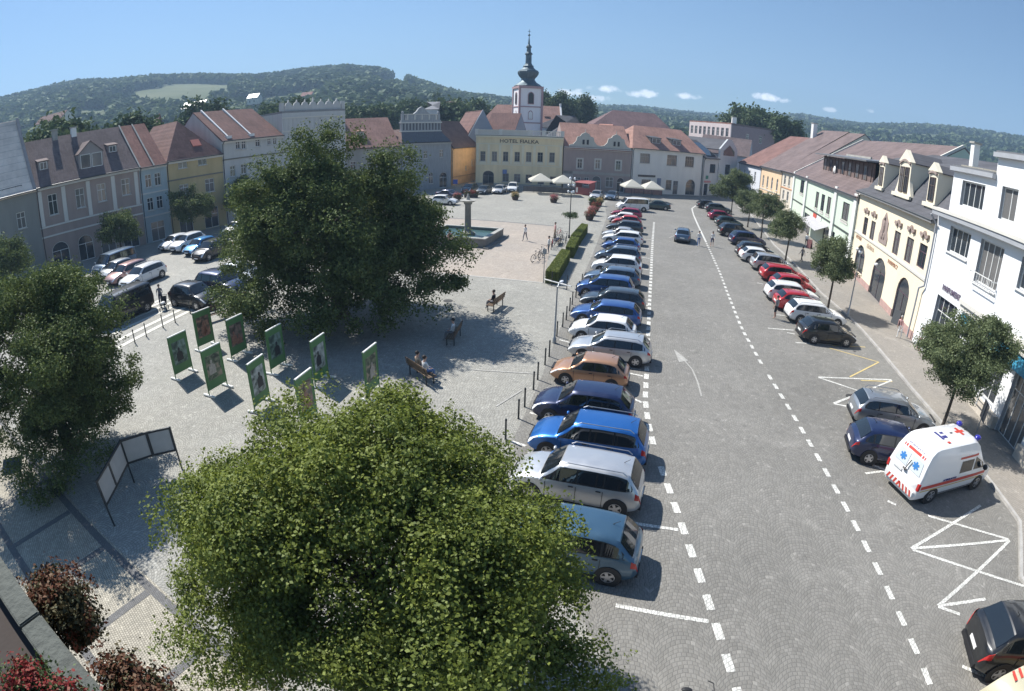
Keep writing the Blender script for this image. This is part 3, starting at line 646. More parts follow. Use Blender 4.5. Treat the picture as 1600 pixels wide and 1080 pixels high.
e = house('townhouse', 'narrow pale blue house with an orange roof between the pink and the yellow house', L[2], L[3], 13, 9.4, plaster('pale_blue_plaster', (.36, .43, .45)), 'gable', 15.2, TPINK,
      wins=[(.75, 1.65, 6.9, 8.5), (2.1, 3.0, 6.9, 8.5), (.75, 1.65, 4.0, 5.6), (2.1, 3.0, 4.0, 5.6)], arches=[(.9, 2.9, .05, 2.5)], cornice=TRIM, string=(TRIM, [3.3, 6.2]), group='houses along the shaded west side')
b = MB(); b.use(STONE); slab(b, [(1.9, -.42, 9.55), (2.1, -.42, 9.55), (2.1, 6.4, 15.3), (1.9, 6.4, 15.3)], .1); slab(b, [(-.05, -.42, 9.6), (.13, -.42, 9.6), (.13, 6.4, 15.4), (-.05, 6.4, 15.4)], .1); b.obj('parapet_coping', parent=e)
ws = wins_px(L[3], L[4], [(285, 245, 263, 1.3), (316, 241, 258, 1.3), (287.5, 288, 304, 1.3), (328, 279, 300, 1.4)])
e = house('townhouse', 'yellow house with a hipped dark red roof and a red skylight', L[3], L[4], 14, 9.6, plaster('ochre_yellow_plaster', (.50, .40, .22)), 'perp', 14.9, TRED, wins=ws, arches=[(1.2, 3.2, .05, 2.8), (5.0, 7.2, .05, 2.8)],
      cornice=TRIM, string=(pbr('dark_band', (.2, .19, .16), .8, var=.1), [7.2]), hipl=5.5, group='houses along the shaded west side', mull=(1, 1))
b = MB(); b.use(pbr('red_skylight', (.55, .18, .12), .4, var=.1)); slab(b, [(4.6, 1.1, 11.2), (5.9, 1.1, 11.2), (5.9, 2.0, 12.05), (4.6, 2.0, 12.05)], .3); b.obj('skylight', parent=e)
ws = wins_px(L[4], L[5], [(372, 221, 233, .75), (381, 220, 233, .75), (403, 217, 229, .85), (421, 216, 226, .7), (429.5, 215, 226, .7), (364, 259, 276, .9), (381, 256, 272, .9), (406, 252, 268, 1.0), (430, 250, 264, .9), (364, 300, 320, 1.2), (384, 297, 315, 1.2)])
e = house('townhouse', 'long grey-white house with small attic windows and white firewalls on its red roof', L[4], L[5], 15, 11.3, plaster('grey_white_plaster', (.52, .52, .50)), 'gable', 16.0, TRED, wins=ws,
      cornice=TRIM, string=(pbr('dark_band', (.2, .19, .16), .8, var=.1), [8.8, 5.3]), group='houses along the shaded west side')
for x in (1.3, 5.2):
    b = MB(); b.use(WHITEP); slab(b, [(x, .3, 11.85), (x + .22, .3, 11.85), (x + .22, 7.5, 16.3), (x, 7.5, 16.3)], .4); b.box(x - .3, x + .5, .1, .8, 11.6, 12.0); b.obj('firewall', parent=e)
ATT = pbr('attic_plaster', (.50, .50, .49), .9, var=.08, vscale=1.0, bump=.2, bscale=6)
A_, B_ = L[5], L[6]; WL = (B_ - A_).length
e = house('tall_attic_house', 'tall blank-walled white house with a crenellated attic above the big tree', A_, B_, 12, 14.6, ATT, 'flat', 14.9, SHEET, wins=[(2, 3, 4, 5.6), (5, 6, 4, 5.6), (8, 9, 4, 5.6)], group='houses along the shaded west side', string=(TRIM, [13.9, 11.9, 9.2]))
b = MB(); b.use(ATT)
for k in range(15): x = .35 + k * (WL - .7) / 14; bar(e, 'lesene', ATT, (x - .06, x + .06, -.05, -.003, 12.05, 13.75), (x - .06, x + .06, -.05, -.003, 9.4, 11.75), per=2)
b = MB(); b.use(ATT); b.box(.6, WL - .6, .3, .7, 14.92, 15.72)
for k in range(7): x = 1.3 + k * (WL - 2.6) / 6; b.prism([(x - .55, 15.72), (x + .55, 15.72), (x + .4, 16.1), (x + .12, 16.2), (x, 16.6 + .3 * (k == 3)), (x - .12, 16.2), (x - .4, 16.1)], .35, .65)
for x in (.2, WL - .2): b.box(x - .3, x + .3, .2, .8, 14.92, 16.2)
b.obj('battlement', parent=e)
# ------------------------------------------------------------------ the north side (left to right)
e = house('townhouse', 'house with a plain orange-red tiled roof rising behind the big tree', (-32.5, 89.5), (-20.6, 97.0), 13, 8.2, plaster('warm_grey_plaster', (.40, .38, .34)), 'gable', 13.6, TORANGE, wins=[(2, 3, 4.5, 6), (5, 6, 4.5, 6), (8, 9, 4.5, 6), (11, 12, 4.5, 6)], group='houses along the north side')
chimney(e, 4.8, 6.2, 13.2, 14.3, BRICK); dormer(e, 3.4, 2.5, 1.3, .8, 8.2, 13.6, 13, TRIM, TORANGE, 'shed'); dormer(e, 7.6, 2.5, 1.3, .8, 8.2, 13.6, 13, TRIM, TORANGE, 'shed')
SG = pbr('grey_sgraffito_plaster', (.34, .35, .36), .9, var=.16, vscale=2.5, bump=.3, bscale=6)
SGD = pbr('dark_sgraffito_plaster', (.12, .125, .14), .9, var=.2, vscale=3)
A_, B_ = Vector((-20.4, 97.0)), Vector((-12.4, 104.6)); WL = (B_ - A_).length
e = house('renaissance_gable_house', 'grey renaissance house with a tiered attic gable of small columns', A_, B_, 16, 8.7, SG, 'gable', 11.2, TBROWN, wins=wins_px(A_, B_, [(690, 234, 246, .9), (665, 236, 248, .9), (642, 238, 250, .9)]) + [(2.2, 3.2, 1.0, 3.0), (6, 7, 1.0, 3.0)],
      arches=[(8.4, 10.2, .05, 3.0, .9)], cornice=pbr('pale_cornice', (.45, .45, .44), .85, var=.1), group='houses along the north side')
b = MB(); b.use(SGD); slab(b, [(.1, -.3, 8.75), (WL - .1, -.3, 8.75), (WL - 1.6, 1.2, 10.8), (.9, 1.2, 10.8)], .1); b.obj('skirt_roof', parent=e)
b = MB(); b.use(SG); b.box(.9, WL - 1.5, 1.25, 1.8, 10.7, 12.9); b.use(SGD)
for k in range(12):
    x = 1.35 + k * (WL - 3.3) / 11; b.box(x - .16, x + .16, 1.2, 1.248, 11.05, 12.3)
b.use(TRIM); b.box(.75, WL - 1.35, 1.1, 1.85, 12.35, 12.55); b.box(.75, WL - 1.35, 1.1, 1.85, 10.75, 10.9); b.obj('attic_tier', parent=e)
b = MB(); b.use(SG); b.box(2.0, WL - 2.4, 1.3, 1.8, 12.92, 13.9); b.use(TRIM)
for k in range(5): x = 2.2 + k * (WL - 4.8) / 4; b.box(x - .12, x + .12, 1.2, 1.3, 12.95, 13.9)
b.box(1.9, WL - 2.3, 1.2, 1.9, 13.92, 14.05); b.use(SG); xm = WL / 2 - .2
b.prism([(xm - 1.7, 14.06), (xm + 1.7, 14.06), (xm + 1.1, 14.5), (xm + .6, 15.1), (xm, 15.4), (xm - .6, 15.1), (xm - 1.1, 14.5)], 1.3, 1.75)
for x in (1.3, WL - 1.9): b.box(x - .25, x + .25, 1.3, 1.75, 12.92, 14.1); b.blob((x, 1.5, 14.3), (.25, .25, .25), 8, 5)
b.obj('attic_crown', parent=e)
e = house('side_street_house', 'sunlit orange-rendered house flank in the side street beside the hotel', (-12.6, 108.0), (-8.5, 119.5), 9, 7.4, pbr('orange_render', (.74, .48, .26), .9, var=.14, vscale=.8, bump=.2, bscale=4), 'gable', 12.8, TBROWN,
      wins=[(6.2, 6.8, 2.6, 3.5), (9.3, 9.8, 3.3, 4.7)], string=(pbr('rendered_joint', (.50, .32, .18), .9, var=.1), [1.6]), group='houses behind the north side')
HOT = plaster('hotel_yellow_plaster', (.76, .64, .42)); HOTL = plaster('hotel_pale_trim', (.74, .68, .52), .05)
A_, B_ = Vector((-7.9, 107.0)), Vector((8.5, 104.6)); WL = (B_ - A_).length
ws = wins_px(A_, B_, [(x, 236.5 + .35 * k, 251.5 + .35 * k, 1.0) for k, x in enumerate([754.5, 772.5, 790, 808, 826, 844, 862.5])])
e = house('hotel', 'yellow hotel with a balustrade, seven upper windows and its name on the frieze', A_, B_, 15, 9.9, HOT, 'flat', 10.05, SHEET, wins=ws + wins_px(A_, B_, [(790, 271, 284, 1.2), (808, 272, 285, 1.2), (826, 273, 286, 1.2), (845, 275, 288, 1.2), (864, 276, 289, 1.2)]),
      arches=[(1.4, 3.6, .05, 3.1, .7)], frame=pbr('grey_window_frame', (.25, .25, .25), .6, var=.1), cornice=HOTL, string=(HOTL, [4.35, 8.35]), group='houses along the north side', gutter=False, plinth=STONE)
bar(e, 'pilaster', HOTL, *[(x - .22, x + .22, -.07, -.002, 4.5, 8.2) for x in [.35] + [(ws[i][1] + ws[i + 1][0]) / 2 for i in range(6)] + [WL - .35]])
bar(e, 'window_apron', HOTL, *[(w_[0] - .15, w_[1] + .15, -.1, -.003, w_[2] - .55, w_[2] - .12) for w_ in ws])
b = MB(); b.use(TRIM); b.box(-.1, WL + .1, -.3, 0, 10.06, 10.2); b.box(-.1, WL + .1, -.3, 0, 10.95, 11.1)
for x in [.2, WL * .29, WL * .62, WL * .78, WL - .2]: b.box(x - .35, x + .35, -.35, .05, 10.06, 11.2)
for k in range(52):
    x = .75 + k * (WL - 1.5) / 51; b.box(x - .07, x + .07, -.2, -.1, 10.2, 10.95)
b.box(.1, WL * .62, -.14, -.11, 10.2, 10.95); b.obj('balustrade', parent=e)
LET = pbr('dark_lettering', (.07, .06, .05), .6, var=.1)
text('HOTEL FIALKA', .95, LET, e, WL * .50, -.05, 8.62, name='lettering', width=7.4, bold=.012)
bar(e, 'hanging_sign', pbr('blue_sign', (.12, .18, .38), .5, var=.1), (5.3, 6.1, -.25, -.15, 2.6, 3.4))
BRN = pbr('mauve_brown_plaster', (.36, .29, .265), .9, var=.08, vscale=1, bump=.15, bscale=8)
A_, B_ = Vector((8.7, 104.6)), Vector((21.8, 105.6)); WL = (B_ - A_).length
ws = wins_px(A_, B_, [(906, 248.5, 263, .95), (934, 249.5, 264, .95), (966, 251.5, 266, .95)])
e = house('baroque_house', 'mauve-brown house with two white baroque gables and a red roof, right of the hotel', A_, B_, 14, 8.1, BRN, 'gable', 13.0, TORANGE, wins=ws + [(2.4, 3.4, 1.0, 2.6), (4.1, 5.0, 1.0, 2.6)],
      arches=[(5.6, 7.4, .05, 3.0, 1), (8.3, 9.8, .9, 2.9), (10.5, 12.0, .05, 2.9, 1)], group='houses along the north side', reveal=TRIM, gutter=False)
bar(e, 'ground_floor_render', plaster('pale_grey_plaster', (.40, .38, .35)), (0, 1.9, -.04, -.003, .1, 3.7), (0, WL, -.04, -.003, 3.2, 3.7))
bar(e, 'window_surround', TRIM, *sum([[(w_[0] - .22, w_[0], -.05, -.003, w_[2] - .2, w_[3] + .22), (w_[1], w_[1] + .22, -.05, -.003, w_[2] - .2, w_[3] + .22), (w_[0], w_[1], -.05, -.003, w_[3], w_[3] + .22), (w_[0], w_[1], -.05, -.003, w_[2] - .2, w_[2])] for w_ in ws], []), per=4)
bar(e, 'cornice', TRIM, (0, WL, -.3, -.003, 7.9, 8.3))
b = MB(); b.use(pbr('ivory_gable_plaster', (.48, .47, .42), .9, var=.06))
for x in (4.0, 10.0):
    b.prism([(x - 3.1, 8.31), (x + 3.1, 8.31), (x + 3.0, 8.75), (x + 2.3, 8.9), (x + 1.75, 9.5), (x + 1.55, 10.3), (x + .95, 10.5), (x + .75, 10.9), (x, 11.25), (x - .75, 10.9), (x - .95, 10.5), (x - 1.55, 10.3), (x - 1.75, 9.5), (x - 2.3, 8.9), (x - 3.0, 8.75)], .02, .4)
    b.tube((x, .2, 11.2), (x, .2, 11.8), .06, n=6)
o = b.obj('baroque_gable', parent=e)
for x in (4.0, 10.0):
    for s in (-.55, .25): bar(o, 'gable_window', BLACK, (x + s, x + s + .4, -.03, .015, 8.9, 9.8))
WHT = plaster('off_white_plaster', (.74, .73, .69), .06)
A_, B_ = Vector((22.0, 105.6)), Vector((38.2, 111.2)); WL = (B_ - A_).length
ws = wins_px(A_, B_, [(1008, 240, 255, 2.3), (1050, 242.5, 259, 2.4), (1077.5, 245, 261, 2.2)])
e = house('townhouse', 'white house with a hipped orange roof, three wide windows and a dark archway', A_, B_, 14, 8.8, WHT, 'hip', 13.4, TORANGE, wins=ws + [(2.4, 4.6, .05, 2.8), (8.2, 9.6, .9, 2.9), (10.0, 11.2, .05, 2.8)],
      arches=[(13.2, 15.6, .05, 3.3, 1)], cornice=None, frame=pbr('grey_window_frame', (.25, .25, .25), .6, var=.1), mull=(3, 1), hipl=4, hipr=1.2, group='houses along the north side', pipes=(0, 1))
for x in (6.2, 11.2): dormer(e, x, 1.6, 2.3, 1.2, 8.8, 13.4, 14, pbr('dark_dormer_metal', (.06, .065, .07), .6, var=.1), pbr('dark_dormer_metal', (.06, .065, .07), .6, var=.1), 'shed')
bar(e, 'shop_fascia', LET, (1.5, 5.5, -.08, -.003, 3.3, 3.7)); bar(e, 'notice_panel', pbr('blue_grey_panel', (.2, .24, .34), .6, var=.1), (6.0, 6.9, -.1, -.003, .6, 3.2))
A_, B_ = Vector((38.4, 111.3)), Vector((43.3, 115.6)); WL = (B_ - A_).length
GW = plaster('grey_blue_plaster', (.56, .58, .58), .06)
e = house('townhouse', 'small grey house with a glazed dark roof left of the gabled house', A_, B_, 12, 8.0, GW, 'gable', 11.6, TGREY, wins=[(2.9, 5.4, 4.9, 6.8)], arches=[(1.0, 2.6, .05, 2.5), (3.4, 5.2, .9, 2.5)], group='houses along the north side', frame=BFRAME, mull=(2, 0))
b = MB(); b.use(GLASS); slab(b, [(1.6, .3, 8.6), (5.6, .3, 8.6), (5.6, 4.6, 11.1), (1.6, 4.6, 11.1)], .1); b.obj('roof_glazing', parent=e)
bar(e, 'shop_sign', pbr('green_sign', (.03, .2, .14), .5, var=.1), (1.4, 2.4, -.1, -.003, 3.6, 4.3))
bar(e, 'shop_fascia', pbr('pink_sign', (.55, .25, .25), .5, var=.1), (.8, 3.6, -.1, -.003, 2.8, 3.2))
A_, B_ = Vector((43.5, 115.8)), Vector((50.2, 121.6)); WL = (B_ - A_).length
e = house('gabled_house', 'grey-white house with a pointed gable and a triangular window in the far corner', A_, B_, 14, 8.4, GW, None, None, None, wins=[(3.2, 5.6, 4.6, 6.9)], arches=[(1.0, 2.6, .05, 2.6), (4.6, 6.4, .05, 2.6)], group='houses along the north side', frame=BFRAME, gutter=False)
b = MB(); b.use(GW); b.prism([(.2, 8.4), (WL - .2, 8.4), (WL - .2, 10.3), (WL / 2 + .9, 12.6), (WL / 2 - .9, 12.6), (.2, 10.3)], 0.0, .4); o = b.obj('gable', parent=e)
b = MB(); b.use(GLASS); b.prism([(1.8, 8.9), (WL - 1.8, 8.9), (WL - 1.8, 9.9), (WL / 2, 11.3), (1.8, 9.9)], -.04, -.005); b.obj('gable_window', parent=o)
b = MB(); b.use(TGREY); slab(b, [(-.1, .42, 10.1), (-.1, 13.8, 10.1), (WL / 2, 13.8, 12.4), (WL / 2, .42, 12.4)], .2); slab(b, [(WL + .1, 13.8, 10.1), (WL + .1, .42, 10.1), (WL / 2, .42, 12.4), (WL / 2, 13.8, 12.4)], .2)
b.obj('roof', parent=e)
# ------------------------------------------------------------------ the east row, in the sun (far to near; A is the far-left end seen from the square)
RR = [Vector(p) for p in [(50.9, 121.4), (49.6, 106.5), (48.2, 94.0), (47.3, 87.5), (35.6, 50.4), (28.4, 30.0), (22.4, 8.0)]]
BW = plaster('bluish_white_plaster', (.66, .68, .72), .04)
g_ = 'houses along the sunny east side'
e = house('townhouse', 'small white house with blue trim at the far end of the sunny row', RR[0], RR[1], 24, 7.7, BW, 'gable', 15.5, TRED, wins=[(3.2, 4.2, 4.3, 6.4), (7, 8, 4.3, 6.4), (10.8, 11.8, 4.3, 6.4)], arches=[(10.0, 12.8, .05, 2.7), (3, 6, .05, 2.7)], cornice=pbr('blue_grey_trim', (.16, .18, .27), .7, var=.1), group=g_)
ORP = plaster('apricot_plaster', (.76, .56, .37), .05)
e = house('townhouse', 'apricot house with four arched upper windows in the sunny row', RR[1], RR[2], 26, 7.9, ORP, 'gable', 17.4, TMAUVE, wins=[], arches=[(1.4, 2.3, 4.0, 6.3, 1), (4.1, 5.0, 4.0, 6.3, 1), (6.8, 7.7, 4.0, 6.3, 1), (9.8, 10.7, 4.0, 6.3, 1), (7.0, 10.5, .05, 2.7), (2, 5, .05, 2.7)], cornice=TRIM, string=(TRIM, [3.5]), group=g_, reveal=TRIM)
chimney(e, 1.2, 10.5, 14.5, 18.4, WHITEP, (1.2, .9))
bar(e, 'awning', WHITEP, (6.6, 10.9, -1.1, -.003, 2.85, 3.0))
e = house('townhouse', 'narrow ivory house squeezed between the apricot and the pale green house', RR[2], RR[3], 26, 8.0, plaster('ivory_plaster', (.66, .60, .50), .05), 'gable', 17.2, TMAUVE, wins=[(1.2, 2.2, 5.6, 7.3), (3.6, 4.6, 5.6, 7.3), (1.2, 2.2, 2.9, 4.6), (3.6, 4.6, 2.9, 4.6)], string=(pbr('orange_band', (.6, .3, .15), .8, var=.1), [5.1]), group=g_, gutter=True)
GRN = plaster('pale_green_plaster', (.60, .69, .57), .04)
A_, B_ = RR[3], RR[4]; WL = (B_ - A_).length
ws = wins_px(A_, B_, [(1254.5, 282, 303, 2.9), (1278, 300, 327, 1.9), (1287, 304, 332, 1.9), (1296.5, 308, 337, 1.9), (1323, 317, 347, 2.8)])
pass
e = house('townhouse', 'pale green house with white pilasters and a long dark roof with a recessed loggia', A_, B_, 24, 8.0, GRN, 'gable', 15.9, TMAUVE, wins=ws, arches=[(12, 17, .05, 2.9), (25, 31, .05, 2.9)],
      cornice=TRIM, string=(pbr('dark_green_band', (.06, .07, .06), .7, var=.1), [3.75]), group=g_, frame=BFRAME, mull=(1, 1))
pu = [FA(A_, B_, *p)[0] for p in [(1260, 300), (1305, 325), (1334, 350)]] + [.5]
bar(e, 'pilaster', plaster('bright_white_plaster', (.72, .73, .70), .04), *[(x - .55, x + .55, -.22, -.004, .1, 8.35) for x in pu])
bar(e, 'window_surround', TRIM, *[(w_[0] - .2, w_[1] + .2, -.07, -.004, w_[2] - .35, w_[2] - .1) for w_ in ws])
# loggia cut into the roof: timber wall, glazing, sheet canopy
LW = pbr('brown_loggia_boards', (.16, .11, .095), .85, var=.2, vscale=2)
b = MB(); b.use(LW); b.box(10.5, 35.5, 2.4, 2.6, 9.4, 11.95)
for k in range(15): b.box(11 + k * 1.7, 11.15 + k * 1.7, 2.3, 2.398, 9.4, 11.95)
o = b.obj('loggia_wall', parent=e)
bar(o, 'loggia_glazing', GLASS, *[(11.6 + k * 3.4, 12.9 + k * 3.4, 2.34, 2.397, 9.9, 11.5) for k in range(7)])
b = MB(); b.use(SHEET); slab(b, [(9.6, 1.1, 12.15), (36.2, 1.1, 12.15), (36.2, 6.8, 12.6), (9.6, 6.8, 12.6)], .18); b.use(STONE); b.box(14, 26, 5.0, 5.2, 12.5, 12.75); b.obj('loggia_canopy', parent=e)
b = MB(); b.use(WHITEP); b.lathe([(0.02, 0), (.35, .05), (.55, .16)], (19.0, 1.9, 10.2), 14, 'y'); b.use(DKSTEEL); b.tube((19, 1.9, 9.2), (19, 2.0, 10.2), .04, n=6); b.obj('satellite_dish', parent=e)
b = MB(); b.use(TRIM); slab(b, [(-.2, -.3, 8.25), (.2, -.3, 8.25), (.2, 11.8, 16.1), (-.2, 11.8, 16.1)], .3); b.obj('firewall_coping', parent=e); b = MB(); b.use(TRIM); slab(b, [(WL - .25, -.3, 8.25), (WL + .1, -.3, 8.25), (WL + .1, 11.8, 16.1), (WL - .25, 11.8, 16.1)], .3); b.obj('firewall_coping', parent=e)
bar(e, 'shop_sign', pbr('red_sign', (.55, .08, .05), .5, var=.1), (18.2, 20.2, -.1, -.004, 3.0, 3.6)); bar(e, 'white_panel', WHITEP, (20.6, 23.2, -.1, -.004, 2.9, 3.6))  # red shop sign and a plain white painted panel
b = MB(); b.use(pbr('grey_awning_cloth', (.42, .41, .42), .8, var=.1)); slab(b, [(17, -1.8, 2.3), (27.5, -1.8, 2.3), (27.5, -.02, 3.1), (17, -.02, 3.1)], .05); b.obj('awning', parent=e)
chimney(e, 14, 12, 12.5, 15.2, BRICK); chimney(e, 27, 12, 12.5, 14.8, WHITEP, (.5, .5))
# pharmacy
YEL = plaster('pharmacy_cream_plaster', (.80, .71, .54), .04)
A_, B_ = RR[4], RR[5]; WL = (B_ - A_).length
w0 = wins_px(A_, B_, [(1354, 340, 370, 1.45), (1365.5, 346, 378, 1.45), (1403.5, 362, 402, 1.55), (1423.5, 372, 415, 1.55), (1444, 382, 424, 1.6)])
ar = []
for (p, q_, b_) in [((1348, 400), (1360, 408), (1352, 445)), ((1384, 430), (1405, 443), (1388, 480)), ((1420, 455), (1434, 462), (1415, 510))]:
    u0, z0 = FA(A_, B_, *p); u1, z1 = FA(A_, B_, *q_)
aw = [(1.9, 5.4, .9, 3.6, .75), (8.6, 12.6, .05, 3.75, .75), (16.0, 19.0, .05, 3.7, .85)]
pass
e = house('pharmacy', 'cream pharmacy with three ornate roof dormers, arched shopfronts and a stucco relief', A_, B_, 16, 8.7, YEL, 'mansard', 14.2, TGREY, wins=w0, arches=aw, hipl=12.9, hipr=3.4,
      string=(TRIM, [4.55]), group=g_, frame=pbr('plum_window_frame', (.10, .06, .08), .6, var=.1), mull=(1, 1), plinth=pbr('pink_granite', (.45, .30, .27), .6, var=.15), sill=None)
bar(e, 'cornice', pbr('grey_gutter_board', (.20, .20, .20), .7, var=.1), (0, WL, -.5, -.003, 8.55, 8.8))
STU = pbr('brown_stucco', (.30, .235, .21), .9, var=.2, vscale=5)
b = MB(); b.use(STU)
for w_ in w0:
    b = MB(); b.use(STU); x = (w_[0] + w_[1]) / 2; z = w_[3] + .42; pts = []
    for k in range(11):
        t = k / 10; pts.append((x - .85 + 1.7 * t, z + .16 * math.cos((t - .5) * 4 * math.pi) + .18 * math.sin(math.pi * t)))
    for k in range(10): b.prism([pts[k], pts[k + 1], (pts[k + 1][0], pts[k + 1][1] + .22), (pts[k][0], pts[k][1] + .22)], -.18, -.003)
    b.obj('window_crown', parent=e)
x = (w0[1][1] + w0[2][0]) / 2; b = MB(); b.use(STU)
b.prism([(x - 1.2, 5.0), (x + 1.2, 5.0), (x + 1.3, 5.6), (x + .9, 6.2), (x + .95, 7.0), (x + .4, 7.4), (x, 7.8), (x - .4, 7.4), (x - .9, 7.0), (x - .9, 6.2), (x - 1.3, 5.6)], -.07, -.003)
b.blob((x, -.1, 6.4), (.22, .14, .75), 8, 8); b.blob((x, -.12, 7.25), (.13, .12, .16), 8, 6); b.blob((x - .35, -.08, 5.6), (.22, .1, .3), 8, 6); b.blob((x + .3, -.08, 5.7), (.2, .1, .35), 8, 6); b.obj('stucco_relief', parent=e, smooth=50)
def orn_dormer(x, w_, hh, n, parent, zf=9.9, y=.85):
    b = MB(); b.use(plaster('dormer_cream_plaster', (.76, .70, .56), .04)); z0, z1 = zf, zf + hh
    b.box(x - w_ / 2, x + w_ / 2, y, y + 3.0, z0 - .6, z1)
    if n == 2: b.prism([(x - w_ / 2 - .75, z0 - .1), (x - w_ / 2, z0 - .1), (x - w_ / 2, z0 + 1.2), (x - w_ / 2 - .25, z0 + .7)], y, y + .3); b.prism([(x + w_ / 2, z0 - .1), (x + w_ / 2 + .75, z0 - .1), (x + w_ / 2 + .25, z0 + .7), (x + w_ / 2, z0 + 1.2)], y, y + .3)
    b.box(x - w_ / 2 - (.95 if n == 2 else .3), x + w_ / 2 + (.95 if n == 2 else .3), y - .22, y - .003, z0 - .32, z0 - .02)
    b.prism([(x - w_ / 2 - .15, z1 + .003), (x + w_ / 2 + .15, z1 + .003), (x, z1 + w_ * .30 + .15)], y - .12, y + .3)
    o = b.obj('dormer', parent=parent)
    r = MB(); r.use(TGREY)
    for s in (-1, 1): slab(r, [(x + s * (w_ / 2 + .2), y + .31, z1 - .02), (x, y + .31, z1 + w_ * .30), (x, y + 3.4, z1 + w_ * .30), (x + s * (w_ / 2 + .2), y + 3.2, z1 - .02)], .08)
    r.use(STU)
    pts = [(x - w_ / 2 + .1 + (w_ - .2) * k / 8, z1 - .28 + .16 * math.sin(math.pi * k / 8) * (1 if n == 1 else 2.2)) for k in range(9)]
    for k in range(8): r.prism([pts[k], pts[k + 1], (pts[k + 1][0], pts[k + 1][1] + .16), (pts[k][0], pts[k][1] + .16)], y - .15, y - .003)
    r.obj('dormer_roof', parent=o); ww = (w_ - .35) / n
    for i in range(n):
        xa = x - w_ / 2 + .175 + i * ww; window(o, xa + .14, xa + ww - .14, z0 + .12, z1 - .45, frame=BFRAME, mull=(1, 1), y=y - .05)
for px, py_, w_, hh, n in [(1374, 296, 1.8, 2.4, 1), (1409, 302, 3.0, 2.8, 2), (1451, 326, 1.8, 2.4, 1)]:
    u, z = FA(A_ + (B_ - A_).normalized().orthogonal() * 0, B_, px, py_); d = (B_ - A_).normalized(); off = Vector((-d[1], d[0])) * .8
    u, z = FA(A_ + off, B_ + off, px, py_); print('dormer', u, z); orn_dormer(u, w_, hh, n, e, zf=9.75)
GL = pbr('gold_brown_lettering', (.36, .16, .09), .6, var=.1); GL2 = pbr('pale_lettering', (.52, .40, .30), .6, var=.1)
u1 = FA(A_, B_, 1344, 384)[0]; u2 = FA(A_, B_, 1377, 402)[0]; u3 = FA(A_, B_, 1416, 432)[0]
text('APOTHEKE', .5, GL, e, 2.1, -.04, 3.95, name='lettering', width=2.2)
text('LÉKÁRNA', .55, GL2, e, 6.7, -.04, 3.75, name='lettering', width=2.6)
text('PHARMACY', .5, GL, e, 13.9, -.04, 3.8, name='lettering', width=2.7)
b = MB(); b.use(LAMPW)
for x in (3.4, 10.5): b = MB(); b.use(LAMPW); b.blob((x, -.35, 3.1), (.22, .22, .16), 10, 7); b.use(DKSTEEL); b.tube((x, -.35, 3.2), (x, -.01, 3.4), .03, n=6); b.obj('shop_lamp', parent=e, smooth=60)
# the big white modern house
A_, B_ = RR[5], RR[6]; WL = (B_ - A_).length
w1 = wins_px(A_, B_, [(1502, 358, 398, 2.1), (1551, 380, 455, 2.0)])
WM = plaster('bright_white_plaster_wall', (.78, .79, .80), .03); GREYC = pbr('grey_window_reveal', (.34, .355, .38), .8, var=.08, vscale=2)
hs = [(2.1, 5.0, 7.2, 8.85), (6.3, 9.0, 6.3, 8.85), (10.9, 13.4, 7.2, 8.85), (15.3, 17.8, 7.2, 8.85), (2.2, 5.2, 1.3, 4.25), (8.2, 12.0, .9, 3.9), (13.0, 15.5, .05, 3.9), (17.0, 21.0, .9, 3.9)]
ang = B_ - A_; e = empty('modern_white_house', (A_[0], A_[1], 0), math.atan2(ang[1], ang[0]), 'big bright white modern house with grey window bands at the right edge', 'house', g_)
wall_mesh(WL, 14, 9.4, hs, WM, e, mode='box', reveal=GREYC, rv=.3)
for h in hs:
    window(e, *h, frame=WFRAME, mull=(3 if h[1] - h[0] > 2.2 else 2, 1 if h[2] < 5 else 0), y=.24, name='door' if h[2] < .3 else 'window', fw=.1, sill=WFRAME if h[2] > 5 else None)
b = MB(); b.use(GREYC); b.box(0, WL, -.55, -.003, 9.25, 9.55); b.use(TRIM); b.box(0, WL, -.62, -.003, 9.553, 9.75); b.obj('cornice', parent=e)
# attic storey set back behind the cornice, with a taller block
h2 = [(1.4, 4.5, 10.3, 11.95), (6.5, 8.3, 10.25, 12.15), (10.5, 12.2, 10.25, 12.15)]
o = empty('attic_storey', (0, .8, 0)); o.parent = e
us = [(0, 5.6, 12.45), (5.6, WL, 13.75)]
for (u0, u1, zt) in us:
    hh = [(max(h[0], u0) - u0, h[1] - u0, h[2] - 9.4, h[3] - 9.4) for h in h2 if u0 < h[0] < u1]
    q = wall_mesh(u1 - u0, 10, zt - 9.4, hh, WM, o, mode='box', reveal=GREYC, rv=.3, name='attic_wall'); q.location = (u0, 0, 9.4)
    b = MB(); b.use(GREYC); b.box(u0 - .1, u1 + .1, -.35, 10.1, zt + .002, zt + .28); b.use(SHEET); b.box(u0, u1, -.2, 10, zt + .283, zt + .4); b.obj('flat_roof', parent=o)
for h in h2: window(o, *h, frame=WFRAME, mull=(3 if h[1] - h[0] > 2 else 1, 0), y=.24, fw=.1, name='window')
b = MB(); b.use(pbr('gravel_roof', (.33, .31, .26), .95, var=.3, vscale=9)); b.box(.2, 5.4, .4, 9, 12.86, 12.98); b.obj('roof_gravel', parent=o)
chimney(o, .6, 1.2, 12.87, 14.6, WHITEP, (.5, .5))
b = MB(); b.use(TRED); slab(b, [(9.5, 1.5, 14.2), (WL, 1.5, 14.2), (WL, 7, 18.5), (9.5, 7, 18.5)], .2); b.obj('upper_roof', parent=o)
bar(e, 'lintel_band', TRIM, (5.9, WL, -.45, -.003, 4.75, 5.0), (5.9, WL, -.3, -.003, 4.4, 4.7), per=2)
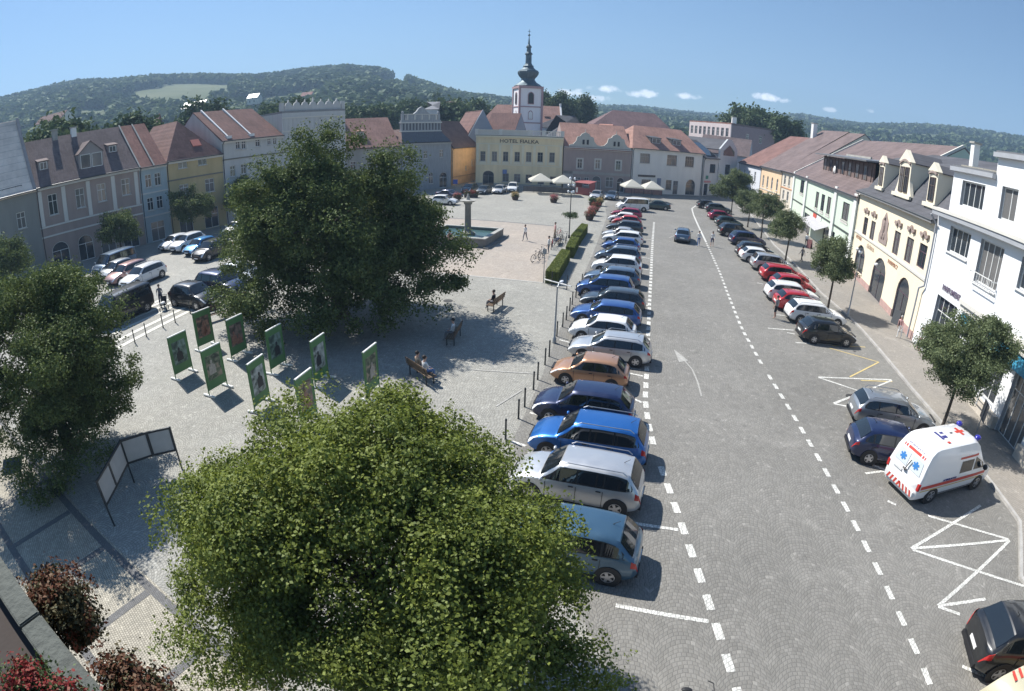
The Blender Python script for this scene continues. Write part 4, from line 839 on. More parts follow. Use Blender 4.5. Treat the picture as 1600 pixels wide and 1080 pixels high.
text('PARFUMERIE', .5, pbr('purple_lettering', (.12, .09, .14), .5, var=.1), e, 4.0, -.05, 4.72, name='lettering', width=2.6, bold=.012)
BLU = pbr('turquoise_fascia', (.06, .33, .52), .5, var=.06)
bar(e, 'shop_fascia', BLU, (6.2, 7.6, -.2, -.004, 3.55, 4.2), (9.8, 15.4, -.25, -.004, 3.5, 4.25))
bar(e, 'window_grille', WFRAME, *([(6.3, 9.0, -.42, -.38, 6.9, 6.95), (6.3, 9.0, -.42, -.38, 6.25, 6.3)] + [(6.3 + .3 * k, 6.33 + .3 * k, -.41, -.39, 6.3, 6.9) for k in range(10)] + [(6.3, 6.34, -.4, -.004, 6.85, 6.9), (8.96, 9.0, -.4, -.004, 6.85, 6.9)]), per=99)
bar(e, 'plinth', pbr('beige_granite', (.52, .47, .40), .7, var=.12, vscale=2), (5.6, 8.1, -.35, -.004, 0, 1.5), (8.1, 12.9, -.35, -.004, 0, .8), (15.6, WL, -.35, -.004, 0, .8), per=3)
b = MB(); b.use(WFRAME)
for x in (8.6, 11.6): b.path([(x, -.9, .8), (x, -.9, 1.6), (x + .1, -.5, 1.9)], .04, 6)
b.tube((8.6, -.9, 1.55), (11.6, -.9, 1.55), .04, n=6); b.tube((8.6, -.9, 1.2), (11.6, -.9, 1.2), .03, n=6); b.obj('railing', parent=e)
b = MB(); b.use(GREYC); b.path([(.15, -.7, 9.2), (.15, -.15, 8.6), (.15, -.15, 4.2), (-.35, -.3, 3.9), (-.35, -.3, .2)], .07, 8); b.obj('downpipe', parent=e)
# ------------------------------------------------------------------ houses behind the rows, mostly roofs
def back(name, label, px0, px1, y0, y1, eave, ridge, Dp, wm, rm, kind='gable', wins=(), cat='house', **k):
    d0 = RAY(px0, 190); d1 = RAY(px1, 190); A = Vector((d0[0] / d0[1] * y0, y0)); B = Vector((d1[0] / d1[1] * y1, y1))
    return house(name, label, A, B, Dp, eave, wm, kind, ridge, rm, wins=wins, group='roofs behind the square', cat=cat, gutter=False, pipes=(), **k)
GB = plaster('blue_grey_render', (.30, .33, .38), .05)
e = back('gable_house', 'blue-grey gable wall rising behind the left end of the hotel', 731, 776, 119, 121, 9.0, 15.2, 16, GB, TRED, None)
WL = e['_w']; b = MB(); b.use(GB); b.prism([(-.2, 9), (WL + .2, 9), (WL * .52, 15.4)], 0, .4); b.obj('gable', parent=e)
b = MB(); b.use(TRED); slab(b, [(-.6, .41, 8.9), (-.6, 16, 8.9), (WL * .52, 16, 15.3), (WL * .52, .41, 15.3)], .2); slab(b, [(WL + .6, 16, 8.9), (WL + .6, .41, 8.9), (WL * .52, .41, 15.3), (WL * .52, 16, 15.3)], .2); b.obj('roof', parent=e)
e = back('townhouse', 'dark red roof running down to the right behind the hotel', 752, 800, 124, 122, 8.5, 15.0, 14, GB, TRED)
e = back('long_roofed_house', 'very long violet-brown roof behind the red and orange roofs', 900, 1076, 150, 152, 9.5, 18.4, 26, plaster('grey_brown_render', (.30, .27, .26), .05), tiles('violet_tiles', (.16, .10, .10)), 'hip', hipl=13, hipr=6)  # walls in one grey-brown render, also on the next house
e = back('townhouse', 'dark grey roof between the church and the baroque gables', 856, 920, 132, 132, 9.6, 15.2, 16, plaster('grey_brown_render', (.30, .27, .26), .05), TGREY, 'hip')
e = back('townhouse', 'orange roof end poking up behind the baroque gables', 945, 992, 118, 121, 9.5, 13.4, 8, TRIM, TPINK, 'perp')
PK = plaster('pink_white_plaster', (.70, .60, .58), .05)
A_ = Vector((RAY(1077, 200)[0] / RAY(1077, 200)[1] * 172, 172)); B_ = Vector((RAY(1142, 200)[0] / RAY(1142, 200)[1] * 152, 152)); WL = (B_ - A_).length
e = house('school_building', 'pinkish white long building with nine windows catching the sun behind the roofs', A_, B_, 9, 17.4, PK, 'flat', 17.8, TPINK, wins=[(.9 + k * (WL - 3.2) / 8, 2.2 + k * (WL - 3.2) / 8, 13.7, 16.2) for k in range(9)], group='roofs behind the square', gutter=False, sill=None)
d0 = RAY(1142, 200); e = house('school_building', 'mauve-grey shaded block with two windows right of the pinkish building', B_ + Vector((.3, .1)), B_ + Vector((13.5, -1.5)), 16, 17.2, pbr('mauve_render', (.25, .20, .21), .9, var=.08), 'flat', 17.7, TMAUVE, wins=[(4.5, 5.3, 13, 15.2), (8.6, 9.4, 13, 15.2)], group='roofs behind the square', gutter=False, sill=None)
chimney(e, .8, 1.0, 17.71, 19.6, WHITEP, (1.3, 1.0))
e = back('townhouse', 'dark roof filling the corner behind the gabled house', 1095, 1175, 134, 128, 9.0, 13.4, 10, GB, TMAUVE)
e = back('townhouse', 'grey roof seen behind the loggia roof on the right', 1345, 1400, 82, 70, 9.0, 15.2, 16, GB, TGREY, 'hip'); chimney(e, 5, 4, 12, 16.2, DKSTEEL, (.4, .4)); chimney(e, 9, 4, 12, 15.6, WHITEP, (.5, .5))
e = back('townhouse', 'mauve roof seen behind the pharmacy', 1405, 1475, 66, 54, 10.0, 14.9, 14, GB, TMAUVE, 'gable'); chimney(e, 3, 5, 13, 15.8, WHITEP, (.4, .4)); chimney(e, 8, 5, 13, 15.6, WHITEP, (.4, .4))
WF = plaster('white_hall_plaster', (.7, .7, .68), .04)
e = back('flat_roofed_hall', 'low white flat-roofed hall behind the grey-white house', 392, 444, 112, 118, 13.6, 14.1, 12, WF, WFRAME, 'flat', sill=None)
e = back('flat_roofed_hall', 'upper white flat roof beyond the low white hall', 408, 442, 124, 128, 15.4, 15.9, 10, WF, GREYC, 'flat', sill=None)
e = back('flat_roofed_hall', 'small white building right of the crenellated attic', 541, 554, 112, 112, 13.4, 13.9, 8, WF, WFRAME, 'flat', sill=None)
e = back('small_house', 'small house with a steep orange gable among the trees at the far left', 22, 46, 48, 56, 11.5, 13.8, 8, TRIM, TPINK, 'perp')
e = back('small_house', 'dark roofed house beyond the pink house', 60, 100, 66, 76, 12.5, 15.6, 10, GB, TMAUVE, 'gable')
e = back('townhouse', 'pink tiled roof peeping between the hill and the west row', 128, 176, 88, 96, 13.0, 17.0, 12, GB, TMAUVE, 'gable')
e = back('townhouse', 'steep red roof end behind the yellow house', 240, 262, 98, 100, 12.0, 19.0, 10, GB, TRED, 'perp')
e = back('small_house', 'pale house with an orange balcony above the attic crown', 664, 684, 150, 150, 16.5, 18.8, 8, plaster('pale_blue_render', (.48, .52, .55), .05), SHEET, 'hip')
# far scattered houses on the hillside
for i, (px, py, D, w_, h_, rm, lab) in enumerate([(394, 153, 420, 9, 5, SHEET, 'small pale-roofed house below the left hilltop meadow'), (434, 138, 620, 10, 5, WFRAME, 'tiny white house high on the wooded hill'), (706, 168, 260, 9, 5, TRED, 'red-roofed house in the saddle between the two hills'),
                                              (478, 150, 430, 9, 5, TPINK, 'pink-roofed house in the trees above the attic house'), (300, 168, 300, 14, 6, SHEET, 'grey-roofed house among trees on the lower slope'), (75, 190, 260, 18, 6, TRED, 'red-roofed house under the far left slope')]):
    d = RAY(px, py); k = D / math.hypot(d[0], d[1]); zz = H + d[2] * k
    e = house('hillside_house', lab, (d[0] * k - w_ / 2, d[1] * k), (d[0] * k + w_ / 2, d[1] * k), 8, h_, plaster('far_render', (.6, .58, .52), .05), 'gable', h_ + 3.2, rm, wins=[(w_ * .2, w_ * .2 + 1.2, 1.5, 3.2), (w_ * .6, w_ * .6 + 1.2, 1.5, 3.2)], gutter=False, sill=None, group='houses on the hillside')
    e.location.z = zz - h_
# ------------------------------------------------------------------ church
e = empty('church', (0, 0, 0), 0, 'baroque church with a tall white and red tower, dark onion spire and orange nave roof', 'church')
CW = plaster('church_white_plaster', (.86, .84, .85), .05); CR_ = pbr('church_red_band', (.42, .28, .29), .85, var=.1); COP = pbr('dark_copper', (.075, .115, .14), .55, .35, var=.25, vscale=1.2)
TX, TY = 2.3, 150.0; TW = 3.05
ta = rad(16)
def tw(u, v): return (TX + u * math.cos(ta) - v * math.sin(ta), TY + u * math.sin(ta) + v * math.cos(ta))
tr = empty('tower', (TX, TY, 0), ta); tr.parent = e
b = MB(); b.use(CW); b.box(-TW, TW, -TW, TW, 0, 22.6); b.obj('tower_wall', parent=tr)
for z in (5, 12.9, 17.2):
    b = MB(); b.use(CR_); b.box(-TW - .12, TW + .12, -TW - .12, TW + .12, z, z + .3); b.obj('cornice_band', parent=tr)
b = MB(); b.use(CR_); b.box(-TW - .3, TW + .3, -TW - .3, TW + .3, 22.3, 22.9); b.obj('top_cornice', parent=tr)
for sx in (-1, 1):
    for sy in (-1, 1): b = MB(); b.use(CR_); b.cbox((sx * TW, sy * TW, 11.1), (.5, .5, 22.2)); b.obj('corner_pilaster', parent=tr)
for rz in (0, 90, 180, 270):
    f = empty('tower_face', (0, 0, 0), rad(rz)); f.parent = tr
    b = MB(); b.use(CR_); b.prism([(-.85, 18.0), (.85, 18.0), (.85, 20.6), (.6, 21.1), (0, 21.4), (-.6, 21.1), (-.85, 20.6)], -TW - .12, -TW - .004); b.use(BLACK); b.prism([(-.7, 18.2), (.7, 18.2), (.7, 20.4), (.5, 20.9), (0, 21.2), (-.5, 20.9), (-.7, 20.4)], -TW - .16, -TW - .124); b.obj('belfry_opening', parent=f)
    b = MB(); b.use(CR_); b.prism([(-.65, 13.95), (.65, 13.95), (.65, 15.7), (.4, 16.2), (0, 16.4), (-.4, 16.2), (-.65, 15.7)], -TW - .06, -TW - .004); b.use(WHITEP); b.prism([(-.5, 14.1), (.5, 14.1), (.5, 15.7), (0, 16.2), (-.5, 15.7)], -TW - .1, -TW - .064); b.obj('tower_window', parent=f)
b = MB(); b.use(COP)
prof = [(3.9, 22.9), (4.05, 23.1), (3.5, 23.6), (2.9, 24.3), (2.35, 25.0), (2.3, 25.4), (3.0, 26.1), (3.55, 26.9), (3.6, 27.6), (3.3, 28.0), (2.6, 28.3), (1.9, 28.9), (1.75, 29.3), (1.9, 29.4), (1.3, 29.9), (1.05, 30.4), (1.0, 33.0), (1.35, 33.2), (1.3, 33.4), (.75, 34.0), (.7, 35.2), (1.0, 35.5), (.95, 35.7), (.35, 36.4), (.14, 38.6), (.05, 39.4)]
k_ = (37.2 - 22.9) / (39.4 - 22.9)
prof = [(r * (.92 if z < 23.7 else .78), 22.9 + (z - 22.9) * k_) for r, z in prof]
b.lathe(prof, n=8, ph=rad(22.5)); b.obj('spire', parent=tr, smooth=30)
b = MB(); b.use(COP); b.blob((0, 0, 37.2), (.32, .32, .32), 10, 8); b.box(-.05, .05, -.05, .05, 37.4, 38.8); b.box(-.4, .4, -.05, .05, 38.2, 38.3); b.obj('cross', parent=tr)
n0 = Vector((-10.2, 161)); nl = 22.4
nv = empty('nave', (n0[0], n0[1], 0), rad(1)); nv.parent = e
b = MB(); b.use(CW); b.box(0, nl, 0, 12, 0, 13.2); b.obj('nave_wall', parent=nv); roof_obj('hip', nl, 12, 13.2, 18.6, TORANGE, nv, hipl=4, hipr=0, oh=.5)
for x in (6.5, 18.5):
    b = MB(); b.use(TRED); slab(b, [(x - .8, 1.6, 15.3), (x + .8, 1.6, 15.3), (x + .8, 3.4, 15.9), (x - .8, 3.4, 15.9)], .12); b.use(BLACK); b.box(x - .6, x + .6, 1.7, 2.4, 14.6, 15.15); b.obj('roof_vent', parent=nv)
b = MB(); b.use(WHITEP); b.prism([(nl + .02, 13.2), (nl + .5, 13.2), (nl + .5, 19.5), (nl + .02, 19.5)], 5.5, 6.5); slab(b, [(nl + .02, 0, 13.6), (nl + .5, 0, 13.6), (nl + .5, 6.2, 19.2), (nl + .02, 6.2, 19.2)], .4); b.obj('gable_coping', parent=nv)
b = MB(); b.use(TGREY); b.raw([(14.0, -8, 12.0), (30, -8, 12.0), (30, -.5, 12.0), (14.0, -.5, 12.0), (20, -4, 14.6), (25, -4, 14.6)], [(0, 1, 5, 4), (1, 2, 5), (2, 3, 4, 5), (3, 0, 4), (3, 2, 1, 0)]); b.use(CW); b.box(14.6, 29.4, -7.5, -.6, 0, 11.99); b.obj('side_chapel', parent=nv)
# ------------------------------------------------------------------ cars
def lerp(a, b, t): return a + (b - a) * t
def paint(name, col, metal=.35, rough=.32):
    if name in MATS: return MATS[name]
    m = pbr(name, col, rough, metal, coat=1.0, spec=.5); t = m.node_tree; b = t.nodes['Principled BSDF']
    co = N(t, 'ShaderNodeTexCoord'); n = N(t, 'ShaderNodeTexNoise'); setin(n, 'Scale', 2.5); setin(n, 'Detail', 6.); t.links.new(co.outputs['Object'], n.inputs['Vector'])
    r = N(t, 'ShaderNodeMapRange'); setin(r, 'To Min', rough - .08); setin(r, 'To Max', rough + .14); t.links.new(n.outputs['Fac'], r.inputs['Value']); t.links.new(r.outputs[0], b.inputs['Roughness'])
    return m
#          L     W     H    hood  belt cowl   wsTop  rTop   rBase tail   wheel  rails
KIND = {'hatch': (4.05, 1.76, 1.47, .88, .95, 1.02, .35, -1.35, -1.82, .98, .31),
        'wagon': (4.62, 1.80, 1.49, .90, .97, 1.10, .35, -1.75, -2.18, 1.0, .325),
        'suv': (4.45, 1.84, 1.66, 1.02, 1.08, 1.12, .45, -1.55, -2.05, 1.10, .35),
        'big_suv': (4.70, 1.84, 1.70, 1.02, 1.08, 1.22, .52, -1.85, -2.22, 1.12, .36),
        'sedan': (4.55, 1.78, 1.44, .88, .95, 1.05, .35, -.95, -1.62, 1.02, .32),
        'mpv': (4.45, 1.80, 1.64, .98, 1.02, 1.32, .45, -1.75, -2.08, 1.02, .32),
        'van': (4.95, 1.92, 1.98, 1.08, 1.16, 1.72, 1.02, -2.25, -2.42, 1.16, .34)}
def car_meshes(kind):
    L, W, Hh, hood, belt, xc, xf, xr, xt, tail, rw = KIND[kind]; h2 = L / 2; w2 = W / 2
    top = [(-h2, .62), (-h2 + .04, tail - .1), (-h2 + .12, tail - .02), (xt, tail), (xr, Hh - .07), (xr + .35, Hh - .015), (lerp(xr, xf, .6), Hh), (xf + .0, Hh - .045), (xc, hood + .06), (xc + (h2 - xc) * .45, hood), (h2 - .32, hood - .14), (h2 - .10, hood - .26), (h2, .50)]
    xs_, zs_ = zip(*top)
    def zt(x):
        z = float(np.interp(x, xs_, zs_)); return z
    bl = [(-h2, .55), (-h2 + .1, belt - .1), (-h2 + .3, belt), (xc - .2, belt - .05), (xc + .3, hood - .05), (h2 - .3, hood - .22), (h2, .45)]
    bx, bz = zip(*bl)
    def zb(x): return min(float(np.interp(x, bx, bz)), zt(x) - .03)
    def ww(x):
        t = abs(x) / h2; return w2 * (1 - .10 * t ** 5 - .16 * max(0, (t - .93) / .07) ** 2)
    def sec(x):
        w = ww(x); z_t = zt(x); z_b = zb(x); g = min(1, max(0, (z_t - z_b - .08) / (Hh - belt - .08))); lo = .20 + .14 * max(0, (abs(x) / h2 - .85) / .15)
        inset = .17 if kind != 'van' else .10
        return [(0, lo), (.82 * w, lo), (.965 * w, lo + .10), (w, min(.50, z_b - .04)), (.99 * w, min(.72, z_b - .02)), (.965 * w, z_b),
                (lerp(w * .93, w * .965 - inset, g), lerp(z_b + .4 * (z_t - z_b), z_t - .10, g)), (lerp(w * .80, w * .965 - inset - .11, g), z_t - .018), (lerp(w * .4, w * .5, g), z_t + .008), (0, z_t + .02)]
    xs = sorted(set([round(v, 3) for v in [-h2, -h2 + .03, -h2 + .08, -h2 + .16, xt, lerp(xt, xr, .33), lerp(xt, xr, .66), xr, xr + .15, xr + .35, lerp(xr, xf, .35), lerp(xr, xf, .5), lerp(xr, xf, .7), lerp(xr, xf, .88), xf, lerp(xf, xc, .25), lerp(xf, xc, .5), lerp(xf, xc, .75), xc, xc + .06, lerp(xc, h2, .3), lerp(xc, h2, .55), h2 - .32, h2 - .2, h2 - .1, h2 - .04, h2]]))
    b = MB(); b.cur = 0; vs = []; rings = []
    for x in xs:
        s = sec(x); ring = [(x, y, z) for y, z in s] + [(x, -y, z) for y, z in reversed(s[1:-1])]; rings.append(ring)
    n = len(rings[0]); v = [p for r in rings for p in r]; f = []; 
    for i in range(len(rings) - 1):
        for j in range(n): f.append((i * n + j, i * n + (j + 1) % n, (i + 1) * n + (j + 1) % n, (i + 1) * n + j))
    f.append(tuple(range(n - 1, -1, -1))); f.append(tuple(range((len(rings) - 1) * n, len(rings) * n)))
    b.raw(v, f)
    # dark sills and bumper grille in the body's second material
    b.cur = 1
    wx = (-h2 + .82, h2 - .86) if kind != 'van' else (-h2 + .95, h2 - .95)
    b.box(-h2 + .55, h2 - .6, -w2 * .93, w2 * .93, .14, .25)
    b.cbox((h2 - .06, 0, .40), (.2, W * .62, .16)); b.cbox((h2 - .075, 0, .60), (.16, W * .42, .1)); b.cbox((-h2 + .06, 0, .36), (.2, W * .7, .14))
    for x in wx:
        for s in (-1, 1): b.lathe([(rw + .065, -.012), (rw + .065, .012)], (x, s * (ww(x) + .0), rw), 20, 'y')
    for s in (-1, 1):      # door seams and handles
        for x in ((xc - .25, xf - .62, xf - 1.55) if kind != 'van' else (xf - .35, -.9)):
            b.box(x - .008, x + .008, s * (ww(x) * 1.0) - .006, s * (ww(x)) + .006, .34, belt - .1)
        for x in (xf - .45, xf - 1.4): b.cbox((x, s * (ww(x) * .985), belt - .13), (.17, .04, .03))
    # black pillars behind the side glass, dark window rubbers round the screens
    for s in (-1, 1):
        m_ = 16; lo_x, hi_x = (xt + .25, xc - .05) if kind != 'sedan' else (xr - .2, xc - .05)
        for k in range(m_):
            qd = []
            for x in (lerp(lo_x, hi_x, k / m_), lerp(lo_x, hi_x, (k + 1) / m_)):
                q = sec(x); (y5, z5), (y6, z6) = q[5], q[6]; L_ = max(z6 - z5, .05); t0 = .02 / L_; t1 = max(t0 + .01, 1 - .01 / L_); qd.append(((x, s * (lerp(y5, y6, t0) + .003), lerp(z5, z6, t0)), (x, s * (lerp(y5, y6, t1) + .003), lerp(z5, z6, t1))))
            p4 = [qd[0][0], qd[1][0], qd[1][1], qd[0][1]]; b.poly(p4 if s < 0 else p4[::-1])
    out = {'body': b.mesh('car_body', [BLACK, BLACK], 32)}
    # side glass
    def side(s):
        g = MB(); g.use(CARGLASS)
        xa = None
        lo_x, hi_x = xt - .02, xc + .02
        cand = [lerp(lo_x, hi_x, k / 60) for k in range(61)]
        def okx(x): q = sec(x); return q[6][1] - .06 - (q[5][1] + .05) > .02
        good = [x for x in cand if okx(x) and x > (xr - .35 if kind in ('sedan',) else xt)]; x0, x1 = good[0], good[-1]
        pill = [xf - .62, xf - 1.55]; edges = [x0] + sorted([p for p in pill if x0 + .2 < p < x1 - .2]) + [x1]
        for a, c in zip(edges[:-1], edges[1:]):
            a2 = a + (.035 if a != x0 else 0); c2 = c - (.035 if c != x1 else 0); m = 9
            st = [lerp(a2, c2, k / m) for k in range(m + 1)]
            P = []
            for x in st:
                q = sec(x); (y5, z5), (y6, z6) = q[5], q[6]; L_ = z6 - z5
                t0 = .05 / L_; t1 = 1 - .035 / L_
                P.append(((x, s * (lerp(y5, y6, t0) + .006), lerp(z5, z6, t0)), (x, s * (lerp(y5, y6, t1) + .006), lerp(z5, z6, t1))))
            for k in range(m):
                qd = [P[k][0], P[k + 1][0], P[k + 1][1], P[k][1]]; g.poly(qd if s < 0 else qd[::-1])
        return g.mesh('side_window', None, 40)
    out['side_l'] = side(1); out['side_r'] = side(-1)
    def endglass(xa, xb, nm):
        g = MB(); g.use(CARGLASS); m = 6; rows = []
        for k in range(m + 1):
            x = lerp(xa, xb, k / m); q = sec(x); y7, z7 = q[7]; y6 = q[6][0]; sgn = 1 if xb > 0 and nm == 'windscreen' else -1
            wq = lerp(y7, y6, .35) * .97
            rows.append([(x + sgn * .012, yy, (q[9][1] if abs(yy) < .05 else lerp(q[9][1], z7 - .004, (abs(yy) / wq) ** 2)) + .012) for yy in [wq * t for t in (-1, -.66, -.33, 0, .33, .66, 1)]])
        for k in range(m):
            for j in range(6):
                qd = [rows[k][j], rows[k + 1][j], rows[k + 1][j + 1], rows[k][j + 1]]; g.poly(qd)
        return g.mesh(nm, None, 60)
    out['windscreen'] = endglass(lerp(xf, xc, .06), lerp(xf, xc, .93), 'windscreen')
    out['rear_window'] = endglass(lerp(xt, xr, .12 if kind != 'van' else .1), lerp(xt, xr, .93), 'rear_window')
    w = MB(); w.use(RUBBER); w.lathe([(rw * .6, -.10), (rw, -.09), (rw, .09), (rw * .62, .10)], (0, 0, 0), 20, 'y'); out['wheel'] = w.mesh('wheel', None, 40)
    r = MB(); r.use(ALLOY); R_ = rw * .62; r.lathe([(R_, .085), (R_, .104), (R_ * .9, .108), (R_ * .88, .09)], (0, 0, 0), 20, 'y')
    for k in range(5):
        t = k * 2 * math.pi / 5; r.poly([(R_ * .9 * math.cos(t + a), .112, R_ * .9 * math.sin(t + a)) for a in (-.25, .25)] + [(.06 * math.cos(t + .9), .114, .06 * math.sin(t + .9)), (.06 * math.cos(t - .9), .114, .06 * math.sin(t - .9))])
    r.lathe([(.07, .09), (.06, .118)], (0, 0, 0), 8, 'y'); out['rim'] = r.mesh('rim', None, 40)
    def patch(s, x0, x1, i0, i1, ta, tb, m, nm, ox, ta2=None):
        q = MB(); q.use(m); rows = []; ta2 = ta if ta2 is None else ta2
        for k in range(6):
            x = lerp(x0, x1, k / 5); S_ = sec(x); pl_ = []
            for j in range(5):
                t = lerp(lerp(ta, ta2, k / 5), tb, j / 4) * (i1 - i0); i = min(i0 + int(t), i1 - 1); f = t - (i - i0); pl_.append((x + ox, s * (lerp(S_[i][0], S_[i + 1][0], f) + .010), lerp(S_[i][1], S_[i + 1][1], f) + .006))
            rows.append(pl_)
        for k in range(5):
            for j in range(4):
                p4 = [rows[k][j], rows[k + 1][j], rows[k + 1][j + 1], rows[k][j + 1]]; q.poly(p4 if s < 0 else p4[::-1])
        return q.mesh(nm, None, 60)
    out['hl'] = [patch(s, h2 - .46, h2 - .035, 4, 7, .55, .86, LAMPW, 'headlight', .012, .25) for s in (-1, 1)]
    out['tl'] = [patch(s, -h2 + .005, -h2 + (.24 if kind != 'van' else .1), 4, 6, .15, .62 if kind != 'van' else .9, LAMPR, 'tail_light', -.012) for s in (-1, 1)]
    p = MB(); p.use(PLATE); p.cbox((-h2 - .0, 0, .62 if kind != 'van' else .55), (.04, .50, .11)); out['plate'] = [p.mesh('number_plate')]
    p = MB(); p.use(PLATE); p.cbox((h2 + .045, 0, .42), (.02, .50, .11)); out['plate'].append(p.mesh('number_plate'))
    mir = []
    for s in (-1, 1):
        p = MB(); p.cur = 0; p.blob((xc - .12, s * (w2 + .09), belt + .05), (.07, .12, .075), 8, 6); me = p.mesh('wing_mirror', [BLACK], 60); mir.append(me)
    out['mir'] = mir; out['wx'] = wx; out['ww'] = ww(wx[0]); out['rw'] = rw
    rl = []
    for s in (-1, 1):
        p = MB(); p.use(ALLOY); y = (w2 * .965 - .17 - .03) * s
        p.path([(xr + .1, y, Hh - .07), (xr + .25, y, Hh + .045), (xf - .25, y, Hh + .045), (xf - .08, y, Hh - .05)], .018, 6); rl.append(p.mesh('roof_rail', None, 60))
    out['rails'] = rl
    a = MB(); a.use(BLACK); a.tube((xr + .3, 0, Hh), (xr + .1, 0, Hh + .16), .012, .006, 5); out['aerial'] = a.mesh('aerial')
    return out
CM = {k: car_meshes(k) for k in KIND}
def car(kind, x, y, ang, mat_, label, group, rails=False, name='parked_car', cat='car', z=0.004, sc_=1.0):
    m = CM[kind]; e = empty(name, (x, y, z), ang, label, cat, group); e.scale = (sc_,) * 3
    o = link('body', m['body'], e); o.material_slots[0].link = 'OBJECT'; o.material_slots[0].material = mat_
    link('windscreen', m['windscreen'], e); link('rear_window', m['rear_window'], e); link('side_window', m['side_l'], e); link('side_window', m['side_r'], e)
    for wx in m['wx']:
        for s in (-1, 1):
            w_ = link('wheel', m['wheel'], e); w_.location = (wx, s * (m['ww'] - .085), m['rw']); w_.rotation_euler = (0, 0, 0 if s > 0 else math.pi); link('rim', m['rim'], w_)
    for q in m['hl']: link('headlight', q, e)
    for q in m['tl']: link('tail_light', q, e)
    for q in m['plate']: link('number_plate', q, e)
    for q in m['mir']: o = link('wing_mirror', q, e); o.material_slots[0].link = 'OBJECT'; o.material_slots[0].material = mat_
    if rails:
        for q in m['rails']: link('roof_rail', q, e)
    link('aerial', m['aerial'], e)
    return e
P = {'silver': paint('silver_paint', (.56, .57, .58), .6), 'white': paint('car_white_paint', (.80, .80, .79), 0.), 'teal': paint('steel_blue_paint', (.06, .13, .20), .5), 'blue': paint('bright_blue_paint', (.015, .13, .42), .5), 'navy': paint('navy_paint', (.012, .022, .075), .3),
     'orange': paint('copper_orange_paint', (.50, .27, .15), .5), 'dblue': paint('mid_blue_paint', (.04, .11, .32), .5), 'grey': paint('dark_grey_paint', (.055, .07, .085), .5), 'black': paint('black_paint', (.012, .013, .015), .1), 'red': paint('red_paint', (.48, .02, .025), .2),
     'lgrey': paint('grey_silver_paint', (.30, .32, .34), .6), 'green': paint('dark_green_paint', (.02, .045, .045), .3), 'slate': paint('slate_blue_paint', (.10, .15, .22), .5), 'rose': paint('dusty_rose_paint', (.36, .22, .21), .4), 'crimson': paint('crimson_paint', (.32, .015, .06), .3), 'sky': paint('light_blue_paint', (.05, .24, .50), .4)}
def heading(p, q): a = G(*p); b = G(*q); return math.atan2(b[1] - a[1], b[0] - a[0])
hL = heading((1107, 971), (962, 946)); hL2 = heading((1060, 828), (985, 817))
gL = 'cars parked in the long row beside the dashed line'
def at_roof(kind, px, py, ang, mat_, label, group, **k):
    Hh = KIND[kind][2] * k.get('sc_', 1.0); p = G(px, py, Hh); s = k.get('sc_', 1.0); off = (KIND[kind][6] + KIND[kind][7]) / 2 * s
    return car(kind, p[0] - off * math.cos(ang), p[1] - off * math.sin(ang), ang, mat_, label, group, **k)
row = [('suv', 922, 812, 'teal', 'steel-blue estate nearest the camera in the long row, half hidden by the front tree', False, hL), ('big_suv', 936, 716, 'silver', 'silver off-road estate second from the camera, with roof rails', True, hL),
       ('big_suv', 951, 655, 'blue', 'bright blue estate between the silver off-roader and the navy car', True, hL + .02), ('suv', 936, 605, 'navy', 'shiny navy hatchback between the bright blue estate and the copper orange car', False, hL2),
       ('hatch', 940, 557, 'orange', 'copper orange hatchback, the only orange car', False, hL2), ('wagon', 976, 523, 'silver', 'silver estate with long dark side windows just beyond the orange car', True, hL2),
       ('hatch', 957, 495, 'white', 'plain white hatchback beyond the silver estate', False, hL2), ('wagon', 966, 472, 'dblue', 'mid-blue car with a bright roof beyond the white hatchback', False, hL2),
       ('wagon', 975, 451.5, 'grey', 'dark grey estate beside the mid-blue car in the long row', False, hL2), ('mpv', 961, 431, 'dblue', 'long blue people carrier with a light streak on its roof', False, hL2),
       ('wagon', 972, 418, 'slate', 'slate-blue estate behind the blue people carrier', False, hL2), ('suv', 975, 399.5, 'white', 'white crossover with dark windows and black roof edge in the long row', False, hL2),
       ('mpv', 978, 385, 'slate', 'slate-grey people carrier with a light roof frame in the long row', True, hL2), ('hatch', 979, 371.5, 'dblue', 'short blue hatchback beside the white saloon roof', False, hL2),
       ('wagon', 984, 361, 'white', 'white estate with a bright long roof in the far part of the row', False, hL2), ('sedan', 976, 355, 'silver', 'silver saloon squeezed beside the white estate far down the row', False, hL2),
       ('wagon', 986, 345, 'grey', 'greyish teal estate far down the row by the flower tubs', False, hL2), ('hatch', 986, 336.5, 'red', 'red hatchback with a white car on its far side', False, hL2),
       ('hatch', 979, 332, 'white', 'white hatchback between two red cars far down the row', False, hL2), ('wagon', 987, 325, 'crimson', 'crimson and dark estate just before the white van', False, hL2)]
for kd, px, py, c, lab, rl, an in row: at_roof(kd, px, py, an, P[c], lab, gL, rails=rl, sc_=.93 if c != 'orange' else .90)
at_roof('van', 995, 309, math.pi + .1, P['white'], 'white minibus with a red side stripe standing in front of the twin parasols', 'cars by the terraces', name='minibus', cat='van')
at_roof('sedan', 1029, 313, math.pi - .2, P['green'], 'dark green saloon at the right end by the white twin parasols', 'cars by the terraces')
at_roof('hatch', 934, 297, math.pi + 1.2, P['silver'], 'silver hatchback parked before the arch of the mauve-brown house', 'cars by the terraces')
at_roof('hatch', 958, 298, math.pi + 1.2, P['slate'], 'slate hatchback left of the twin white parasols', 'cars by the terraces')
gR = 'cars parked along the sunny pavement'
hR = heading((1272, 533), (1330.5, 539)); 
def pr(px, py): return None
